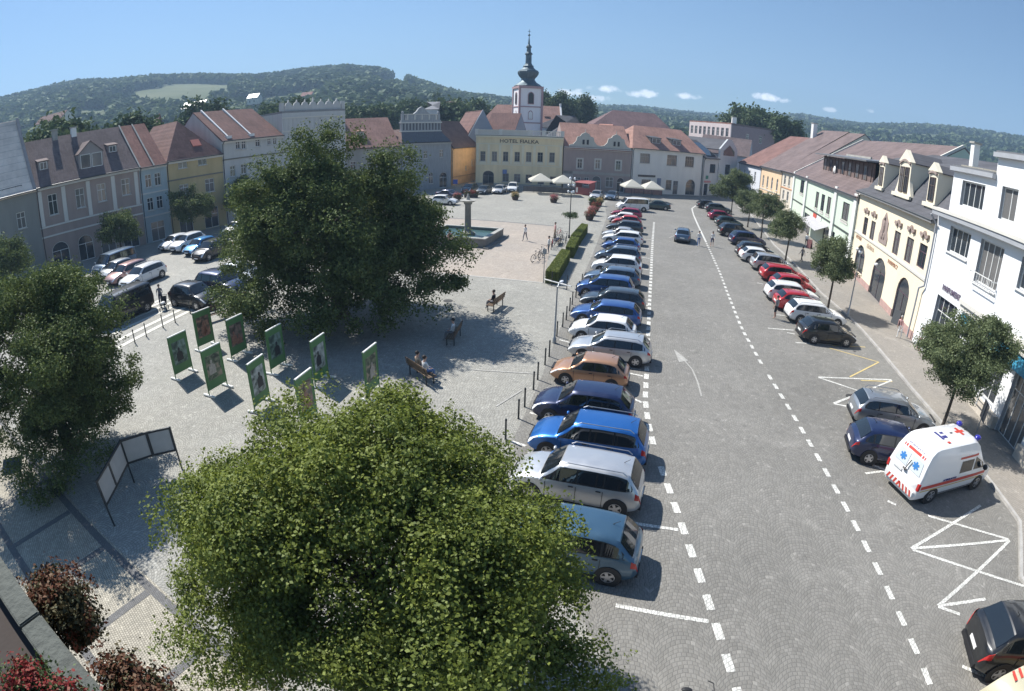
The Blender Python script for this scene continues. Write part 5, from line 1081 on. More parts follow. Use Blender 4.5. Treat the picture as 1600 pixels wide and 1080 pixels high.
rrow = [('hatch', 1286, 498, 'black', 'black hatchback at the near end of the sunny row', False), ('wagon', 1265, 470.5, 'white', 'white estate with roof rails next to the black hatchback', True), ('hatch', 1243, 454.5, 'red', 'red hatchback between two white cars by a lamp post', False),
        ('wagon', 1229, 440.5, 'white', 'white car with a black rear window between two red ones', False), ('hatch', 1233, 428.5, 'red', 'deep red hatchback parked beyond the white car', False), ('wagon', 1217, 413.5, 'red', 'brighter red estate directly beside the silver hatchback', False),
        ('mpv', 1200, 396, 'silver', 'silver-white people carrier in the sunny row beyond the red estate', False), ('hatch', 1180, 386.5, 'white', 'white hatchback with a black rear window beside the silver people carrier', False), ('suv', 1176, 378, 'black', 'black car with an arched roof under the second street tree', False),
        ('suv', 1163, 361, 'navy', 'dark blue off-roader with a blue roof in the sunny row', False), ('suv', 1144, 348.5, 'black', 'black off-roader with a glinting rear corner', False), ('hatch', 1135, 337.5, 'green', 'dark green hatchback next to the crimson one', False),
        ('hatch', 1123, 328.5, 'crimson', 'crimson hatchback in the far shade of the sunny row', False), ('wagon', 1117, 317.5, 'grey', 'grey estate with a bright tail near the far corner', False), ('hatch', 1103, 312.5, 'black', 'small black hatchback last in the far corner', False)]
for i, (kd, px, py, c, lab, rl) in enumerate(rrow): at_roof(kd, px, py, hR + .12 * (i > 8) , P[c], lab, gR, rails=rl)
hA = heading((1330, 668), (1440, 690)); at_roof('wagon', 1385, 616, hR - .16, P['lgrey'], 'grey-silver estate with roof rails parked under the nearest street tree', gR, rails=True)
at_roof('hatch', 1389, 664, hR - .22, P['navy'], 'navy blue hatchback hard beside the ambulance', gR, sc_=1.04)
at_roof('suv', 1622, 962, hR - .2, P['black'], 'black car cut off by the lower right edge of the photo', gR, sc_=1.05)
at_roof('hatch', 1068, 357, heading((1062, 378), (1070, 350)), P['slate'], 'lone slate-blue car driving up the middle of the road', None, name='moving_car')
gN = 'cars parked in front of the hotel'
for kd, px, py, c, lab, a in [('mpv', 736, 286, 'green', 'dark green people carrier at the left end before the hotel', 1.3), ('hatch', 758, 289, 'grey', 'grey hatchback second from the left before the hotel', 1.3), ('hatch', 782, 288.5, 'silver', 'silver hatchback third from the left before the hotel', 1.35), ('mpv', 802, 284.5, 'white', 'white people carrier nearest the parasols before the hotel', 1.5),
                              ('sedan', 700, 296, 'navy', 'dark blue saloon half behind the big tree by the planters', 2.6), ('hatch', 690, 304, 'white', 'white car with a dark front beside the round planter', 2.9)]: at_roof(kd, px, py, math.pi + a, P[c], lab, gN)
# west car park: two groups nosing toward the lower left, one group facing right
gW = 'cars in the west car park'
hW = heading((240, 420), (190, 440))
pass
for kd, px, py, c, lab, a, rl in [('van', 196, 449, 'black', 'black van parked nearest the left tree', hW, False), ('wagon', 230, 411, 'white', 'white estate with a blazing bonnet beside the black van', hW, True), ('wagon', 204, 408, 'rose', 'dusty rose estate between the white estate and the grey car', hW, False),
                                  ('hatch', 186, 405, 'lgrey', 'grey hatchback between the rose estate and the pale minibus', hW, False), ('van', 183, 390, 'slate', 'slate blue minibus farthest back in the first group, by the facades', hW, False),
                                  ('hatch', 277, 365, 'white', 'white hatchback at the left end of the second group', hW - .05, False), ('suv', 297, 363, 'white', 'taller white car next to the light blue one', hW - .05, False), ('hatch', 317, 370, 'sky', 'light blue hatchback in the second group', hW - .05, False),
                                  ('suv', 336, 373, 'black', 'black off-roader at the right end of the second group', hW - .05, False), ('hatch', 374, 344, 'white', 'white car glimpsed through the left side of the big tree', hW - .05, False)]:
    at_roof(kd, px, py, a, P[c], lab, gW, rails=rl, sc_=1.06, name='parked_van' if kd == 'van' else 'parked_car', cat='van' if kd == 'van' else 'car')
hC = heading((262, 466), (335, 478))
for kd, px, py, c, lab in [('hatch', 293, 441, 'black', 'black hatchback beside the pushchair in the middle of the car park'), ('suv', 335, 422, 'navy', 'navy off-roader behind the black hatchback, touching the big tree'), ('sedan', 368, 409, 'lgrey', 'grey saloon half swallowed by the big tree')]:
    at_roof(kd, px, py, hC, P[c], lab, gW, sc_=1.12)
# ------------------------------------------------------------------ ambulance
AW = paint('ambulance_white', (.80, .80, .80), 0.); ARED = pbr('ambulance_red', (.55, .06, .04), .4, var=.05); ABL = pbr('ambulance_blue', (.05, .22, .55), .4, var=.05); ADB = pbr('ambulance_dark_blue', (.04, .04, .20), .4, var=.05); BEACON = pbr('blue_beacon_glass', (.03, .03, .30), .15, var=.1)
def ambulance(x, y, ang, label, wallm=AW, yellow=False, sc_=1.0):
    e = empty('ambulance', (x, y, .004), ang, label, 'ambulance'); e.scale = (sc_, sc_, sc_ * .87)
    L_, w2, Hh = 5.1, .96, 2.62; h2 = L_ / 2
    # stations: x, top z, shoulder half width, top half width
    st = [(-h2, 1.15, .90, .88), (-h2 + .03, 1.2, .94, .90), (-h2 + .16, 1.95, .955, .84), (-h2 + .34, 2.36, .96, .76), (-h2 + .55, 2.56, .96, .73), (-h2 + .8, Hh, .96, .72), (.5, Hh, .96, .72), (.80, 2.52, .96, .70), (1.02, 2.34, .96, .70), (1.14, 2.16, .96, .72), (1.55, 1.60, .95, .76), (1.80, 1.26, .94, .80), (1.92, 1.18, .93, .80), (2.25, 1.06, .91, .76), (2.42, .92, .87, .7), (2.51, .74, .80, .64), (h2, .56, .74, .6)]
    b = MB(); b.cur = 0; rings = []
    for (sx, zt_, ws, wt) in st:
        zs = min(1.16, zt_ - .06); lo = .26
        s = [(0, lo), (.84 * ws, lo), (.97 * ws, lo + .1), (ws, min(.6, zs - .02)), (ws, zs), (lerp(ws, wt, .38), lerp(zs, zt_, .6)), (lerp(ws, wt, .86), lerp(zs, zt_, .93)), (wt - .12, zt_ - .005), (wt * .5, zt_ + .02), (0, zt_ + .03)]
        rings.append([(sx, yy, zz) for yy, zz in s] + [(sx, -yy, zz) for yy, zz in reversed(s[1:-1])])
    n = len(rings[0]); v = [p for r in rings for p in r]; f = []
    for i in range(len(rings) - 1):
        for j in range(n): f.append((i * n + j, i * n + (j + 1) % n, (i + 1) * n + (j + 1) % n, (i + 1) * n + j))
    f.append(tuple(range(n - 1, -1, -1))); f.append(tuple(range((len(rings) - 1) * n, len(rings) * n))); b.raw(v, f)
    me = b.mesh('body', [wallm], 34); o = link('body', me, e)
    def side_y(x_, z_, eps=.008):
        i = max(k for k in range(len(st)) if st[k][0] <= x_) if x_ > -h2 else 0; i = min(i, len(st) - 2); t = (x_ - st[i][0]) / (st[i + 1][0] - st[i][0]); zt_, ws, wt = [lerp(st[i][k], st[i + 1][k], t) for k in (1, 2, 3)]
        zs = min(1.16, zt_ - .06)
        if z_ <= zs: return ws + eps
        za, ya = lerp(zs, zt_, .6), lerp(ws, wt, .38)
        if z_ <= za: return lerp(ws, ya, (z_ - zs) / (za - zs)) + eps
        zc, yc = lerp(zs, zt_, .93), lerp(ws, wt, .86)
        return lerp(ya, yc, min(1, (z_ - za) / (zc - za))) + eps
    def side_patch(nm, m, s, x0, x1, za, zb_, za2=None, zb2=None, eps=.008, nx=8, nz=4):
        g = MB(); g.use(m)
        za2 = za if za2 is None else za2; zb2 = zb_ if zb2 is None else zb2
        for i in range(nx):
            for j in range(nz):
                qd = []
                for (a, c) in ((i, j), (i + 1, j), (i + 1, j + 1), (i, j + 1)):
                    xx = lerp(x0, x1, a / nx); zz = lerp(lerp(za, za2, a / nx), lerp(zb_, zb2, a / nx), c / nz); qd.append((xx, s * side_y(xx, zz, eps), zz))
                g.poly(qd if s < 0 else qd[::-1])
        return g.obj(nm, parent=e)
    for s in (-1, 1):
        side_patch('side_window', CARGLASS, s, -.15, .72, 1.22, 1.78); side_patch('side_window', CARGLASS, s, .82, 1.68, 1.24, 1.86, 1.20, 1.36)
        side_patch('side_stripe', ARED, s, -2.4, 1.9, .84, 1.0); side_patch('side_stripe', ARED, s, -.35, .95, 1.9, 2.0); side_patch('rubbing_strip', BLACK, s, -1.3, 1.3, .42, .46)
        side_patch('side_marking', pbr('reflective_yellow', (.6, .42, .1), .4, var=.05), s, -2.4, 1.9, .73, .78)
        for x_ in (-1.55, 1.55):
            w_ = link('wheel', CM['van']['wheel'], e); w_.location = (x_, s * .87, .39); w_.scale = (1, 1, 1 / .87); w_.rotation_euler = (0, 0, 0 if s > 0 else math.pi); link('rim', CM['van']['rim'], w_)
            g = MB(); g.use(BLACK); g.lathe([(.41, -.012), (.41, .012)], (x_, s * .955, .36), 20, 'y'); g.obj('wheel_arch', parent=e)
        g = MB(); g.use(BLACK); g.blob((1.5, s * 1.10, 1.32), (.09, .12, .14), 10, 8); g.obj('wing_mirror', parent=e, smooth=60)
        g = MB(); g.use(LAMPW); g.blob((2.36, s * .68, .82), (.17, .16, .12), 10, 8); g.obj('headlight', parent=e, smooth=60)
        g = MB(); g.use(LAMPR); g.box(-h2 - .02, -h2 + .1, s * .90 - .07, s * .90 + .07, .80, 1.14); g.obj('tail_light', parent=e, bevel=.02)
        g = MB(); g.use(BEACON); g.blob((.86, s * .56, 2.60), (.16, .14, .12), 12, 8); g.obj('blue_beacon', parent=e, smooth=60)
    g = MB(); g.use(CARGLASS); g.poly([(1.80 + .01, -.74, 1.285), (1.80 + .01, .74, 1.285), (1.16, .64, 2.165), (1.16, -.64, 2.165)]); g.obj('windscreen', parent=e)
    # rear doors: two frosted panes with blue stars, wiper, stripes, bumper chevrons
    fr = pbr('frosted_glass', (.62, .68, .70), .3, var=.05)
    def rear(x_off, yy, zz):  # point on the raked tail
        xr_ = float(np.interp(zz, [1.2, 1.95, 2.36, 2.56], [-h2 + .03, -h2 + .16, -h2 + .34, -h2 + .55])); return (xr_ - x_off, yy, zz)
    for s in (-1, 1):
        g = MB(); g.use(fr); g.poly([rear(.02, s * .06, 1.35), rear(.02, s * .06, 1.93), rear(.02, s * .66, 1.93), rear(.02, s * .74, 1.35)][::s]); o = g.obj('rear_door_pane', parent=e)
        g = MB(); g.use(ABL)
        for k in range(3):
            t = k * math.pi / 3; cy, cz = s * .37, 1.64; c_, s_ = math.cos(t), math.sin(t); q = [(-.045, -.17), (.045, -.17), (.045, .17), (-.045, .17)]
            g.poly([rear(.03 + .002 * k, cy + a * c_ - c * s_, cz + a * s_ + c * c_) for a, c in q])
        g.obj('star_of_life', parent=o)
    g = MB(); g.use(ARED)
    for y0, y1 in ((-.36, .36), (-.50, -.42), (.42, .50), (-.60, -.55), (.55, .60)): g.poly([rear(.014, y0, 2.03), rear(.014, y1, 2.03), rear(.014, y1, 2.14), rear(.014, y0, 2.14)][::-1])
    g.obj('rear_stripe', parent=e)
    g = MB(); g.use(BLACK); g.path([(-h2 - .05, .0, 1.2), (-h2 - .02, -.05, 1.45), (-h2 + .03, -.12, 1.75)], .02, 6); g.path([(-h2 - .05, -.1, 1.28), (-h2 - .05, .1, 1.28)], .04, 6); g.obj('wiper', parent=e)
    g = MB(); g.use(PLATE); g.cbox((-h2 - .02, .38, 1.12), (.03, .5, .11)); g.obj('number_plate', parent=e)
    g = MB(); g.use(ARED if not yellow else YPAINT); g.box(-h2 - .10, -h2 + .1, -.86, .86, .42, .72); o = g.obj('rear_bumper', parent=e, bevel=.03); o.data.materials[0] = WHITEP
    for k in range(8):
        y0 = -.8 + k * .2; g = MB(); g.use(ARED); sg = 1 if k < 4 else -1; g.poly([(-h2 - .104, y0 + .0, .44), (-h2 - .104, y0 + .1, .44), (-h2 - .104, y0 + .1 + sg * .1, .70), (-h2 - .104, y0 + sg * .1, .70)]); g.obj('chevron', parent=o)
    if yellow:
        for k in range(7): g = MB(); g.use(ARED); x_ = -1.95 + k * .24; g.poly([(x_, .42, Hh + .034), (x_ + .1, .42, Hh + .034), (x_ + .2, .70, Hh + .024), (x_ + .1, .70, Hh + .024)]); g.obj('roof_stripe', parent=e)
    # roof cross, emblem and hatch
    g = MB(); g.use(ARED); g.cbox((.15, 0, Hh + .036), (.52, .14, .008)); g.cbox((.15, 0, Hh + .040), (.14, .52, .008)); g.obj('red_cross', parent=e)
    g = MB(); g.use(ADB); g.cbox((-1.2, -.02, Hh + .034), (.12, .55, .008)); g.cbox((-.98, -.15, Hh + .034), (.26, .16, .008)); g.cbox((-.92, .12, Hh + .034), (.2, .12, .008)); g.obj('roof_emblem', parent=e)
    g = MB(); g.use(ARED); g.cbox((-1.1, -.52, Hh + .02), (.16, .12, .008)); g.obj('roof_mark', parent=e)
    g = MB(); g.use(BLACK); g.blob((-.4, .0, Hh + .03), (.1, .05, .03), 8, 5); g.blob((.75, .1, Hh + .0), (.12, .05, .04), 8, 5); g.obj('roof_vent', parent=e)
    t = text('AMBULANCE', .17, ADB, e, 0, 0, 0, name='lettering', width=.9); t.rotation_euler = (rad(50), 0, rad(-90)); t.location = (-h2 + .25, 0, 2.22)
    for s in (-1, 1):
        t = text('AMBULANCE', .13, ADB, e, 0, 0, 0, name='lettering', width=.85); t.rotation_euler = (rad(90), 0, 0 if s < 0 else math.pi); t.location = (-.7, s * (side_y(-.7, 1.06) + .004), 1.03)
    return e
hAm = heading((1447, 784), (1530, 761)); pa_ = G(1488, 773); na_ = Vector((-math.sin(hAm), math.cos(hAm)))
pass
ca = Vector(G(1484, 774)) + na_ * .93
ambulance(ca[0], ca[1], hAm + .02, 'white ambulance with blue stars, a red roof cross and blue beacons beside the navy hatchback', sc_=1.04)
cq = G(1556, 1062, 2.15); dq = Vector((math.cos(hAm - .1), math.sin(hAm - .1))); p = cq + dq * 2.3 - Vector((-dq[1], dq[0])) * .75; ambulance(p[0], p[1], hAm - .1, 'cream ambulance with red slanted stripes, only its corner showing at the bottom right', paint('cream_white', (.52, .48, .34), 0.), True)
# ------------------------------------------------------------------ trees
def leaf_mesh(name, blobs, n, size, m, seed=0, up=.35, shell=.55, flat=1.0, twig=8, tuft=14, tr_=.3):
    """leaves as small bent quads gathered in twigs over lumpy clumps: blobs = [(centre, (rx, ry, rz))]"""
    rs_ = np.random.RandomState(seed); c = np.array([b[0] for b in blobs], float); r = np.array([b[1] for b in blobs], float)
    w_ = (r[:, 0] * r[:, 1] * r[:, 2]) ** (2 / 3); w_ /= w_.sum(); nt_ = n // twig
    # second level: branch tips carrying tufts, third level: twigs of leaves
    nb = max(40, nt_ // tuft); ib = rs_.choice(len(blobs), nb, p=w_); d = rs_.normal(size=(nb, 3)); d[:, 2] += up * .6; d /= np.linalg.norm(d, axis=1)[:, None]
    rr = shell + (1.12 - shell) * rs_.rand(nb, 1) ** .5
    bc = c[ib] + d * r[ib] * rr; br_ = tr_ * rs_.uniform(.55, 1.3, (nb, 1)); it = rs_.randint(0, nb, nt_)
    o_ = rs_.normal(size=(nt_, 3)) * np.array([1, 1, .55]); o_ /= np.maximum(1, np.linalg.norm(o_, axis=1)[:, None] / 1.6)
    tc_ = bc[it] + o_ * br_[it]; d = d[it] * .6 + o_ * .5; d /= np.linalg.norm(d, axis=1)[:, None] + 1e-6
    P_ = np.repeat(tc_, twig, 0) + rs_.normal(size=(nt_ * twig, 3)) * size * 1.1; D_ = np.repeat(d, twig, 0)
    nn = D_ * .55 + rs_.normal(size=P_.shape) * .6; nn[:, 2] += up; nn /= np.linalg.norm(nn, axis=1)[:, None]
    t = np.cross(nn, rs_.normal(size=nn.shape)); t /= np.linalg.norm(t, axis=1)[:, None]; b = np.cross(nn, t)
    s = size * rs_.uniform(.6, 1.25, (len(P_), 1)); k = len(P_)
    v0 = P_ - t * s * .62; v1 = P_ - b * s * .42 + nn * s * .12; v2 = P_ + t * s * .62; v3 = P_ + b * s * .42 + nn * s * .12
    V = np.stack([v0, v1, v2, v3], 1).reshape(-1, 3); me = bpy.data.meshes.new(name)
    me.vertices.add(k * 4); me.vertices.foreach_set('co', V.ravel()); me.loops.add(k * 4); me.loops.foreach_set('vertex_index', np.arange(k * 4, dtype=np.int32))
    me.polygons.add(k); me.polygons.foreach_set('loop_start', np.arange(0, k * 4, 4, dtype=np.int32)); me.polygons.foreach_set('loop_total', np.full(k, 4, dtype=np.int32))
    me.update(); me.validate(); me.materials.append(m); return me
def clumps(c, R_, n, seed, rmin=.22, rmax=.36, bias=.0, low=-.75):
    rg = random.Random(seed); out = [((c[0], c[1], c[2]), tuple(q * .62 for q in R_))]
    while len(out) < n:
        d = Vector((rg.gauss(0, 1), rg.gauss(0, 1), rg.gauss(0, 1))).normalized()
        if d.z < low: continue
        k = rg.uniform(.55, .80); r = rg.uniform(rmin, rmax)
        q = r * (R_[0] + R_[1] + R_[2]) / 3
        out.append(((c[0] + d.x * R_[0] * k, c[1] + d.y * R_[1] * k, c[2] + d.z * R_[2] * k), (q * rg.uniform(.85, 1.2), q * rg.uniform(.85, 1.2), q * rg.uniform(.7, .95))))
    return out
def trunk_mesh(h, r0, blobs, seed=0, split=.35, m=None):
    rg = random.Random(seed); b = MB(); b.use(m or BARK); top = Vector((0, 0, h)); fork = Vector((rg.uniform(-.1, .1), rg.uniform(-.1, .1), h * split * 1.6 if h * split * 1.6 < h else h * .5))
    b.lathe([(r0 * 1.5, -.05), (r0 * 1.12, .25), (r0, .8)], (0, 0, 0), 12); b.path([(0, 0, .78), (fork.x * .5, fork.y * .5, fork.z * .55), tuple(fork)], [r0, r0 * .9, r0 * .75], 10)
    for (c, r) in blobs[1:]:
        c = Vector(c); mid = fork.lerp(c, .45) + Vector((rg.uniform(-.2, .2), rg.uniform(-.2, .2), .1)) * (h * .08); rr = r0 * rg.uniform(.22, .42); b.path([tuple(fork), tuple(mid), tuple(c)], [rr, rr * .6, rr * .15], 6)
    return b.mesh('trunk', None, 40)
LM1 = leafmat('maple_leaves', (.07, .105, .016), (.27, .31, .055), .35, (.45, .26, .05), ra=.55, na=1.2); LM2 = leafmat('lime_leaves', (.05, .08, .02), (.18, .22, .07), .3, ra=.5, na=1.1); LM3 = leafmat('street_tree_leaves', (.08, .11, .05), (.24, .28, .13), .35, ra=.5, na=1.0)
LMF = leafmat('forest_leaves', (.03, .06, .03), (.13, .17, .06), .25, ns=.011, na=1.5, ra=.35)
def tree(name, label, x, y, tr, blobs, n, size, m, seed, r0, group=None, h=None, **k):
    e = empty(name, (x, y, 0), 0, label, 'tree', group)
    link('trunk', trunk_mesh(h or max(b_[0][2] for b_ in blobs), r0, blobs[:14], seed), e)
    link('crown', leaf_mesh('crown', blobs, n, size, m, seed, **k), e); return e
tree('maple_tree', 'yellow-green maple filling the foreground below the camera', -2.45, 7.0, None, clumps((0, 0, 4.1), (4.0, 3.35, 2.6), 64, 3, .22, .32) + [((0, 0, 4.6), (2.6, 2.2, 1.9)), ((0, 0, 5.2), (1.8, 1.6, 1.2))] + [((2.2, -1.3, 4.0), (1.2, 1.2, .9)), ((-2.9, -1.0, 2.9), (1.3, 1.4, 1.1)), ((3.1, -1.7, 3.0), (1.0, 1.0, .9)), ((0.4, 2.2, 5.5), (1.1, 1.0, .8)), ((-1.6, 1.6, 5.6), (1.2, 1.1, .8)), ((-3.2, .6, 4.6), (1.0, 1.0, .9))], 340000, .060, LM1, 11, .26, up=.5, shell=.62, tr_=.27, tuft=34)
tree('lime_tree', 'very large dark green lime tree in the middle of the square', -10.9, 31.6, None, clumps((0, 0, 5.6), (6.9, 6.3, 5.0), 60, 5, .18, .30, low=-.95) + [((-.2, 0, 10.4), (1.9, 1.9, 1.5)), ((4.0, .5, 8.6), (1.7, 1.8, 1.5)), ((-4.8, .5, 8.0), (1.8, 1.8, 1.5)), ((6.9, -.5, 3.6), (1.8, 1.8, 1.6)), ((5.6, -2.2, 1.9), (1.7, 1.6, 1.1)), ((-5.6, -2, 2.0), (1.9, 1.9, 1.3)), ((-6.9, 1, 4.0), (1.7, 1.7, 1.4)), ((-1, -4.5, 1.6), (2.2, 1.8, 1.3)), ((2.5, -4.2, 2.0), (2, 1.8, 1.4)), ((-3.6, -4.4, 1.7), (1.8, 1.7, 1.3))], 260000, .125, LM2, 21, .5, up=.35, shell=.6, tr_=.5, tuft=45)
tree('lime_tree', 'tall dark tree cut by the left edge, shading the side pavement', -18.4, 14.4, None, clumps((0, 0, 4.7), (4.5, 4.5, 4.3), 46, 8, .20, .32, low=-.95) + [((1.5, -2.5, 1.2), (1.5, 1.5, 1.1)), ((2.6, -1, 1.4), (1.5, 1.5, 1.2))], 200000, .085, LM2, 31, .3, up=.35, shell=.6, tr_=.36, tuft=40)
gS = 'street trees on the sunny pavement'
def street(i, px, py, R_, zc, lab, seed, n=26000, sz=.10):
    p = G(px, py); return tree('street_tree', lab, p[0], p[1], None, clumps((0, 0, zc), R_, 16, seed, .28, .42), n, sz, LM3, seed, .09, gS, shell=.4, up=.3, tr_=.2)
street(0, 1293, 483, (2.0, 2.0, 1.8), 3.85, 'round street tree by the pharmacy with a stake at its trunk', 41)
street(1, 1227, 408, (2.3, 2.3, 1.8), 3.7, 'street tree in front of the green shop awning', 42)
street(2, 1189, 372, (2.3, 2.3, 2.0), 4.0, 'street tree in front of the apricot house', 43)
street(3, 1472, 668, (2.8, 2.8, 2.1), 3.9, 'nearest street tree, covering the turquoise shop fascia', 44, 60000, .085)
street(4, 1142, 338, (3.2, 3.0, 3.6), 4.9, 'tall slim street tree at the far end of the sunny row', 45, 30000, .16)
street(5, 1168, 355, (2.1, 2.1, 2.2), 3.6, 'small street tree close behind the tall slim one', 46)
gQ = 'small trees in the shade of the west side'
for (px, py, R_, zc, lab, sd_) in [(192, 405, (2.6, 2.4, 2.0), 3.6, 'dim small tree before the pink arcade', 51), (302, 372, (2.8, 2.4, 2.3), 4.0, 'dark small tree covering the ground floor of the yellow house', 52), (384, 350, (2.6, 2.4, 2.6), 4.2, 'dark small tree before the grey-white house', 53), (28, 470, (2.6, 2.6, 2.4), 4.0, 'shaded tree between the left edge and the facades', 54)]:
    p = G(px, py); tree('small_tree', lab, p[0], p[1], None, clumps((0, 0, zc), R_, 14, sd_, .28, .42), 14000, .16, LM2, sd_, .11, gQ, shell=.4, tr_=.3)
# trees among the roofs
gT = 'trees rising behind the roofs'
def behind(px, py_top, D, rw_, rh, lab, seed, n=9000, kind='wooded_tree'):
    d = RAY(px, py_top); k = D / math.hypot(d[0], d[1]); top = H + d[2] * k; zc = top - rh * .9
    return tree('background_tree', lab, d[0] * k, d[1] * k, None, clumps((0, 0, zc), (rw_, rw_, rh), 14, seed, .25, .42), n, rw_ * .12, LMF, seed, .4, gT, h=zc, shell=.35, tr_=rw_ * .12)
behind(885, 153, 175, 5.5, 5, 'feathery tree to the right of the church nave', 61); behind(905, 160, 190, 6, 5, 'dark tree right of the feathery one behind the church', 62); behind(852, 143, 190, 5, 6, 'tree hard behind the right side of the church tower', 63)
behind(1178, 172, 190, 9, 7, 'broad tree above the mauve-grey block', 64); behind(1205, 176, 180, 8, 6, 'tree right of the broad one above the mauve block', 65); behind(1228, 186, 170, 6, 5, 'smaller tree before the dark red roof', 66)
behind(560, 165, 150, 7, 6, 'dark tree right of the crenellated attic', 67); behind(600, 170, 170, 7, 5, 'tree above the orange-red roof', 68); behind(640, 166, 190, 7, 5, 'tree behind the tiered attic gable', 69); behind(700, 168, 160, 8, 6, 'light green tree between attic gable and church', 70); behind(735, 165, 170, 8, 6, 'tree left of the church nave roof', 71)
behind(470, 160, 140, 6, 5, 'tree left behind the crenellated attic', 72); behind(430, 163, 150, 6, 5, 'tree above the white flat hall', 73); behind(200, 185, 110, 7, 5, 'dark tree behind the orange-roofed blue house', 74); behind(100, 195, 100, 7, 6, 'dark tree behind the long pink house', 75); behind(320, 172, 140, 7, 5, 'tree behind the white firewalls', 76); behind(60, 205, 85, 6, 5, 'tree above the beige roof', 77)
behind(683, 140, 260, 3, 6, 'lone slim tree standing in the saddle', 78, 3000)
# ------------------------------------------------------------------ far woods (nobody could count these)
FIELDS = [(250, 362, 133, 160), (232, 330, 152, 170), (590, 636, 124, 141), (1390, 1470, 210, 224), (420, 470, 150, 160), (120, 170, 170, 200)]
rs_ = np.random.RandomState(5); pts = []
def proj(x, y, z):
    d = Vector((x, y, z - H)); xx, yy, zz = d.dot(ex), d.dot(ey), d.dot(ez); n_ = math.hypot(xx, yy) + 1e-9; th = math.atan2(n_, -zz); r = th / A1; return 800 + 800 * r * xx / n_, 540 - 800 * r * yy / n_
cnt = 0
for i in range(42000):
    a = rad(rs_.uniform(-56, 54)); dc, hc = crest(a); t = rs_.uniform(.03, 1.03) ** .8; r = 215 + (dc - 215) * t
    x, y, z = math.sin(a) * r, math.cos(a) * r, terr(a, r); px, py = proj(x, y, z)
    if any(f[0] < px < f[1] and f[2] < py < f[3] for f in FIELDS): continue
    if mn.noise(Vector((x, y, 0)) * .012) < -.18 and t < .8: continue
    if math.degrees(a) > 14 and rs_.rand() < .25: continue
    pts.append((x, y, z, r, t))
pass
P_ = np.array(pts); k = len(P_); q = 9
sz = (3.6 + 3.4 * rs_.rand(k)) * (1 + P_[:, 3] / 3000)
base = np.repeat(P_[:, :3], q, 0); s_ = np.repeat(sz, q)[:, None]; hgt = 1.5
dd = rs_.normal(size=(k * q, 3)); dd /= np.linalg.norm(dd, axis=1)[:, None]; dd[:, 2] = np.abs(dd[:, 2])
ctr = base + dd * s_ * np.array([.55, .55, 1.25]) + np.array([0, 0, 1.5])
nn = dd + rs_.normal(size=dd.shape) * .35; nn /= np.linalg.norm(nn, axis=1)[:, None]; t_ = np.cross(nn, rs_.normal(size=nn.shape)); t_ /= np.linalg.norm(t_, axis=1)[:, None]; b_ = np.cross(nn, t_)
V = np.stack([ctr - t_ * s_ * .5, ctr - b_ * s_ * .45, ctr + t_ * s_ * .5, ctr + b_ * s_ * .45], 1).reshape(-1, 3); kk = k * q
me = bpy.data.meshes.new('forest'); me.vertices.add(kk * 4); me.vertices.foreach_set('co', V.ravel()); me.loops.add(kk * 4); me.loops.foreach_set('vertex_index', np.arange(kk * 4, dtype=np.int32)); me.polygons.add(kk)
me.polygons.foreach_set('loop_start', np.arange(0, kk * 4, 4, dtype=np.int32)); me.polygons.foreach_set('loop_total', np.full(kk, 4, dtype=np.int32)); me.update(); me.validate(); me.materials.append(LMF)
tag(link('forest', me), 'far wooded hills reading as one mass of trees', 'forest', kind='stuff')

# ------------------------------------------------------------------ air
hb = MB(); hb.box(-2200, 2200, -60, 2200, -25, 330)
hz = bpy.data.materials.new('haze_air'); hz.use_nodes = True; t = hz.node_tree; t.nodes.clear(); o = N(t, 'ShaderNodeOutputMaterial'); v = N(t, 'ShaderNodeVolumePrincipled'); v.inputs['Color'].default_value = (.50, .72, 1, 1); v.inputs['Density'].default_value = .00050; v.inputs['Anisotropy'].default_value = .1
t.links.new(v.outputs[0], o.inputs['Volume']); hb.use(hz); tag(hb.obj('haze'), 'thin blue air between the square and the hills', 'haze', kind='stuff')
# ------------------------------------------------------------------ street furniture
GP = pbr('green_banner', (.10, .22, .085), .6, var=.08, vscale=2); GPD = pbr('green_post', (.07, .18, .06), .5, var=.1, vscale=5)
def picture(name, c1, c2, c3, sc1):
    m = bpy.data.materials.new(name); m.use_nodes = True; t = m.node_tree; b = t.nodes['Principled BSDF']; b.inputs['Roughness'].default_value = .5
    co = N(t, 'ShaderNodeTexCoord'); n = N(t, 'ShaderNodeTexNoise'); setin(n, 'Scale', sc1); setin(n, 'Detail', 5.); setin(n, 'Distortion', 1.2); t.links.new(co.outputs['Object'], n.inputs['Vector'])
    r = N(t, 'ShaderNodeValToRGB'); e = r.color_ramp.elements; e[0].position = .36; e[0].color = (*c1, 1); e[1].position = .62; e[1].color = (*c2, 1); x = e.new(.5); x.color = (*c3, 1)
    t.links.new(n.outputs['Fac'], r.inputs[0]); t.links.new(r.outputs[0], b.inputs['Base Color']); return m
PICS = [picture('photo_print_a', (.04, .06, .06), (.22, .30, .28), (.10, .16, .13), 2.2), picture('photo_print_b', (.07, .05, .04), (.42, .22, .16), (.16, .12, .10), 2.6), picture('photo_print_c', (.08, .05, .045), (.30, .20, .17), (.14, .13, .10), 2.4),
        picture('photo_print_d', (.05, .05, .04), (.34, .26, .20), (.12, .16, .10), 3.0), picture('photo_print_e', (.05, .055, .05), (.50, .52, .52), (.28, .32, .31), 2.0)]
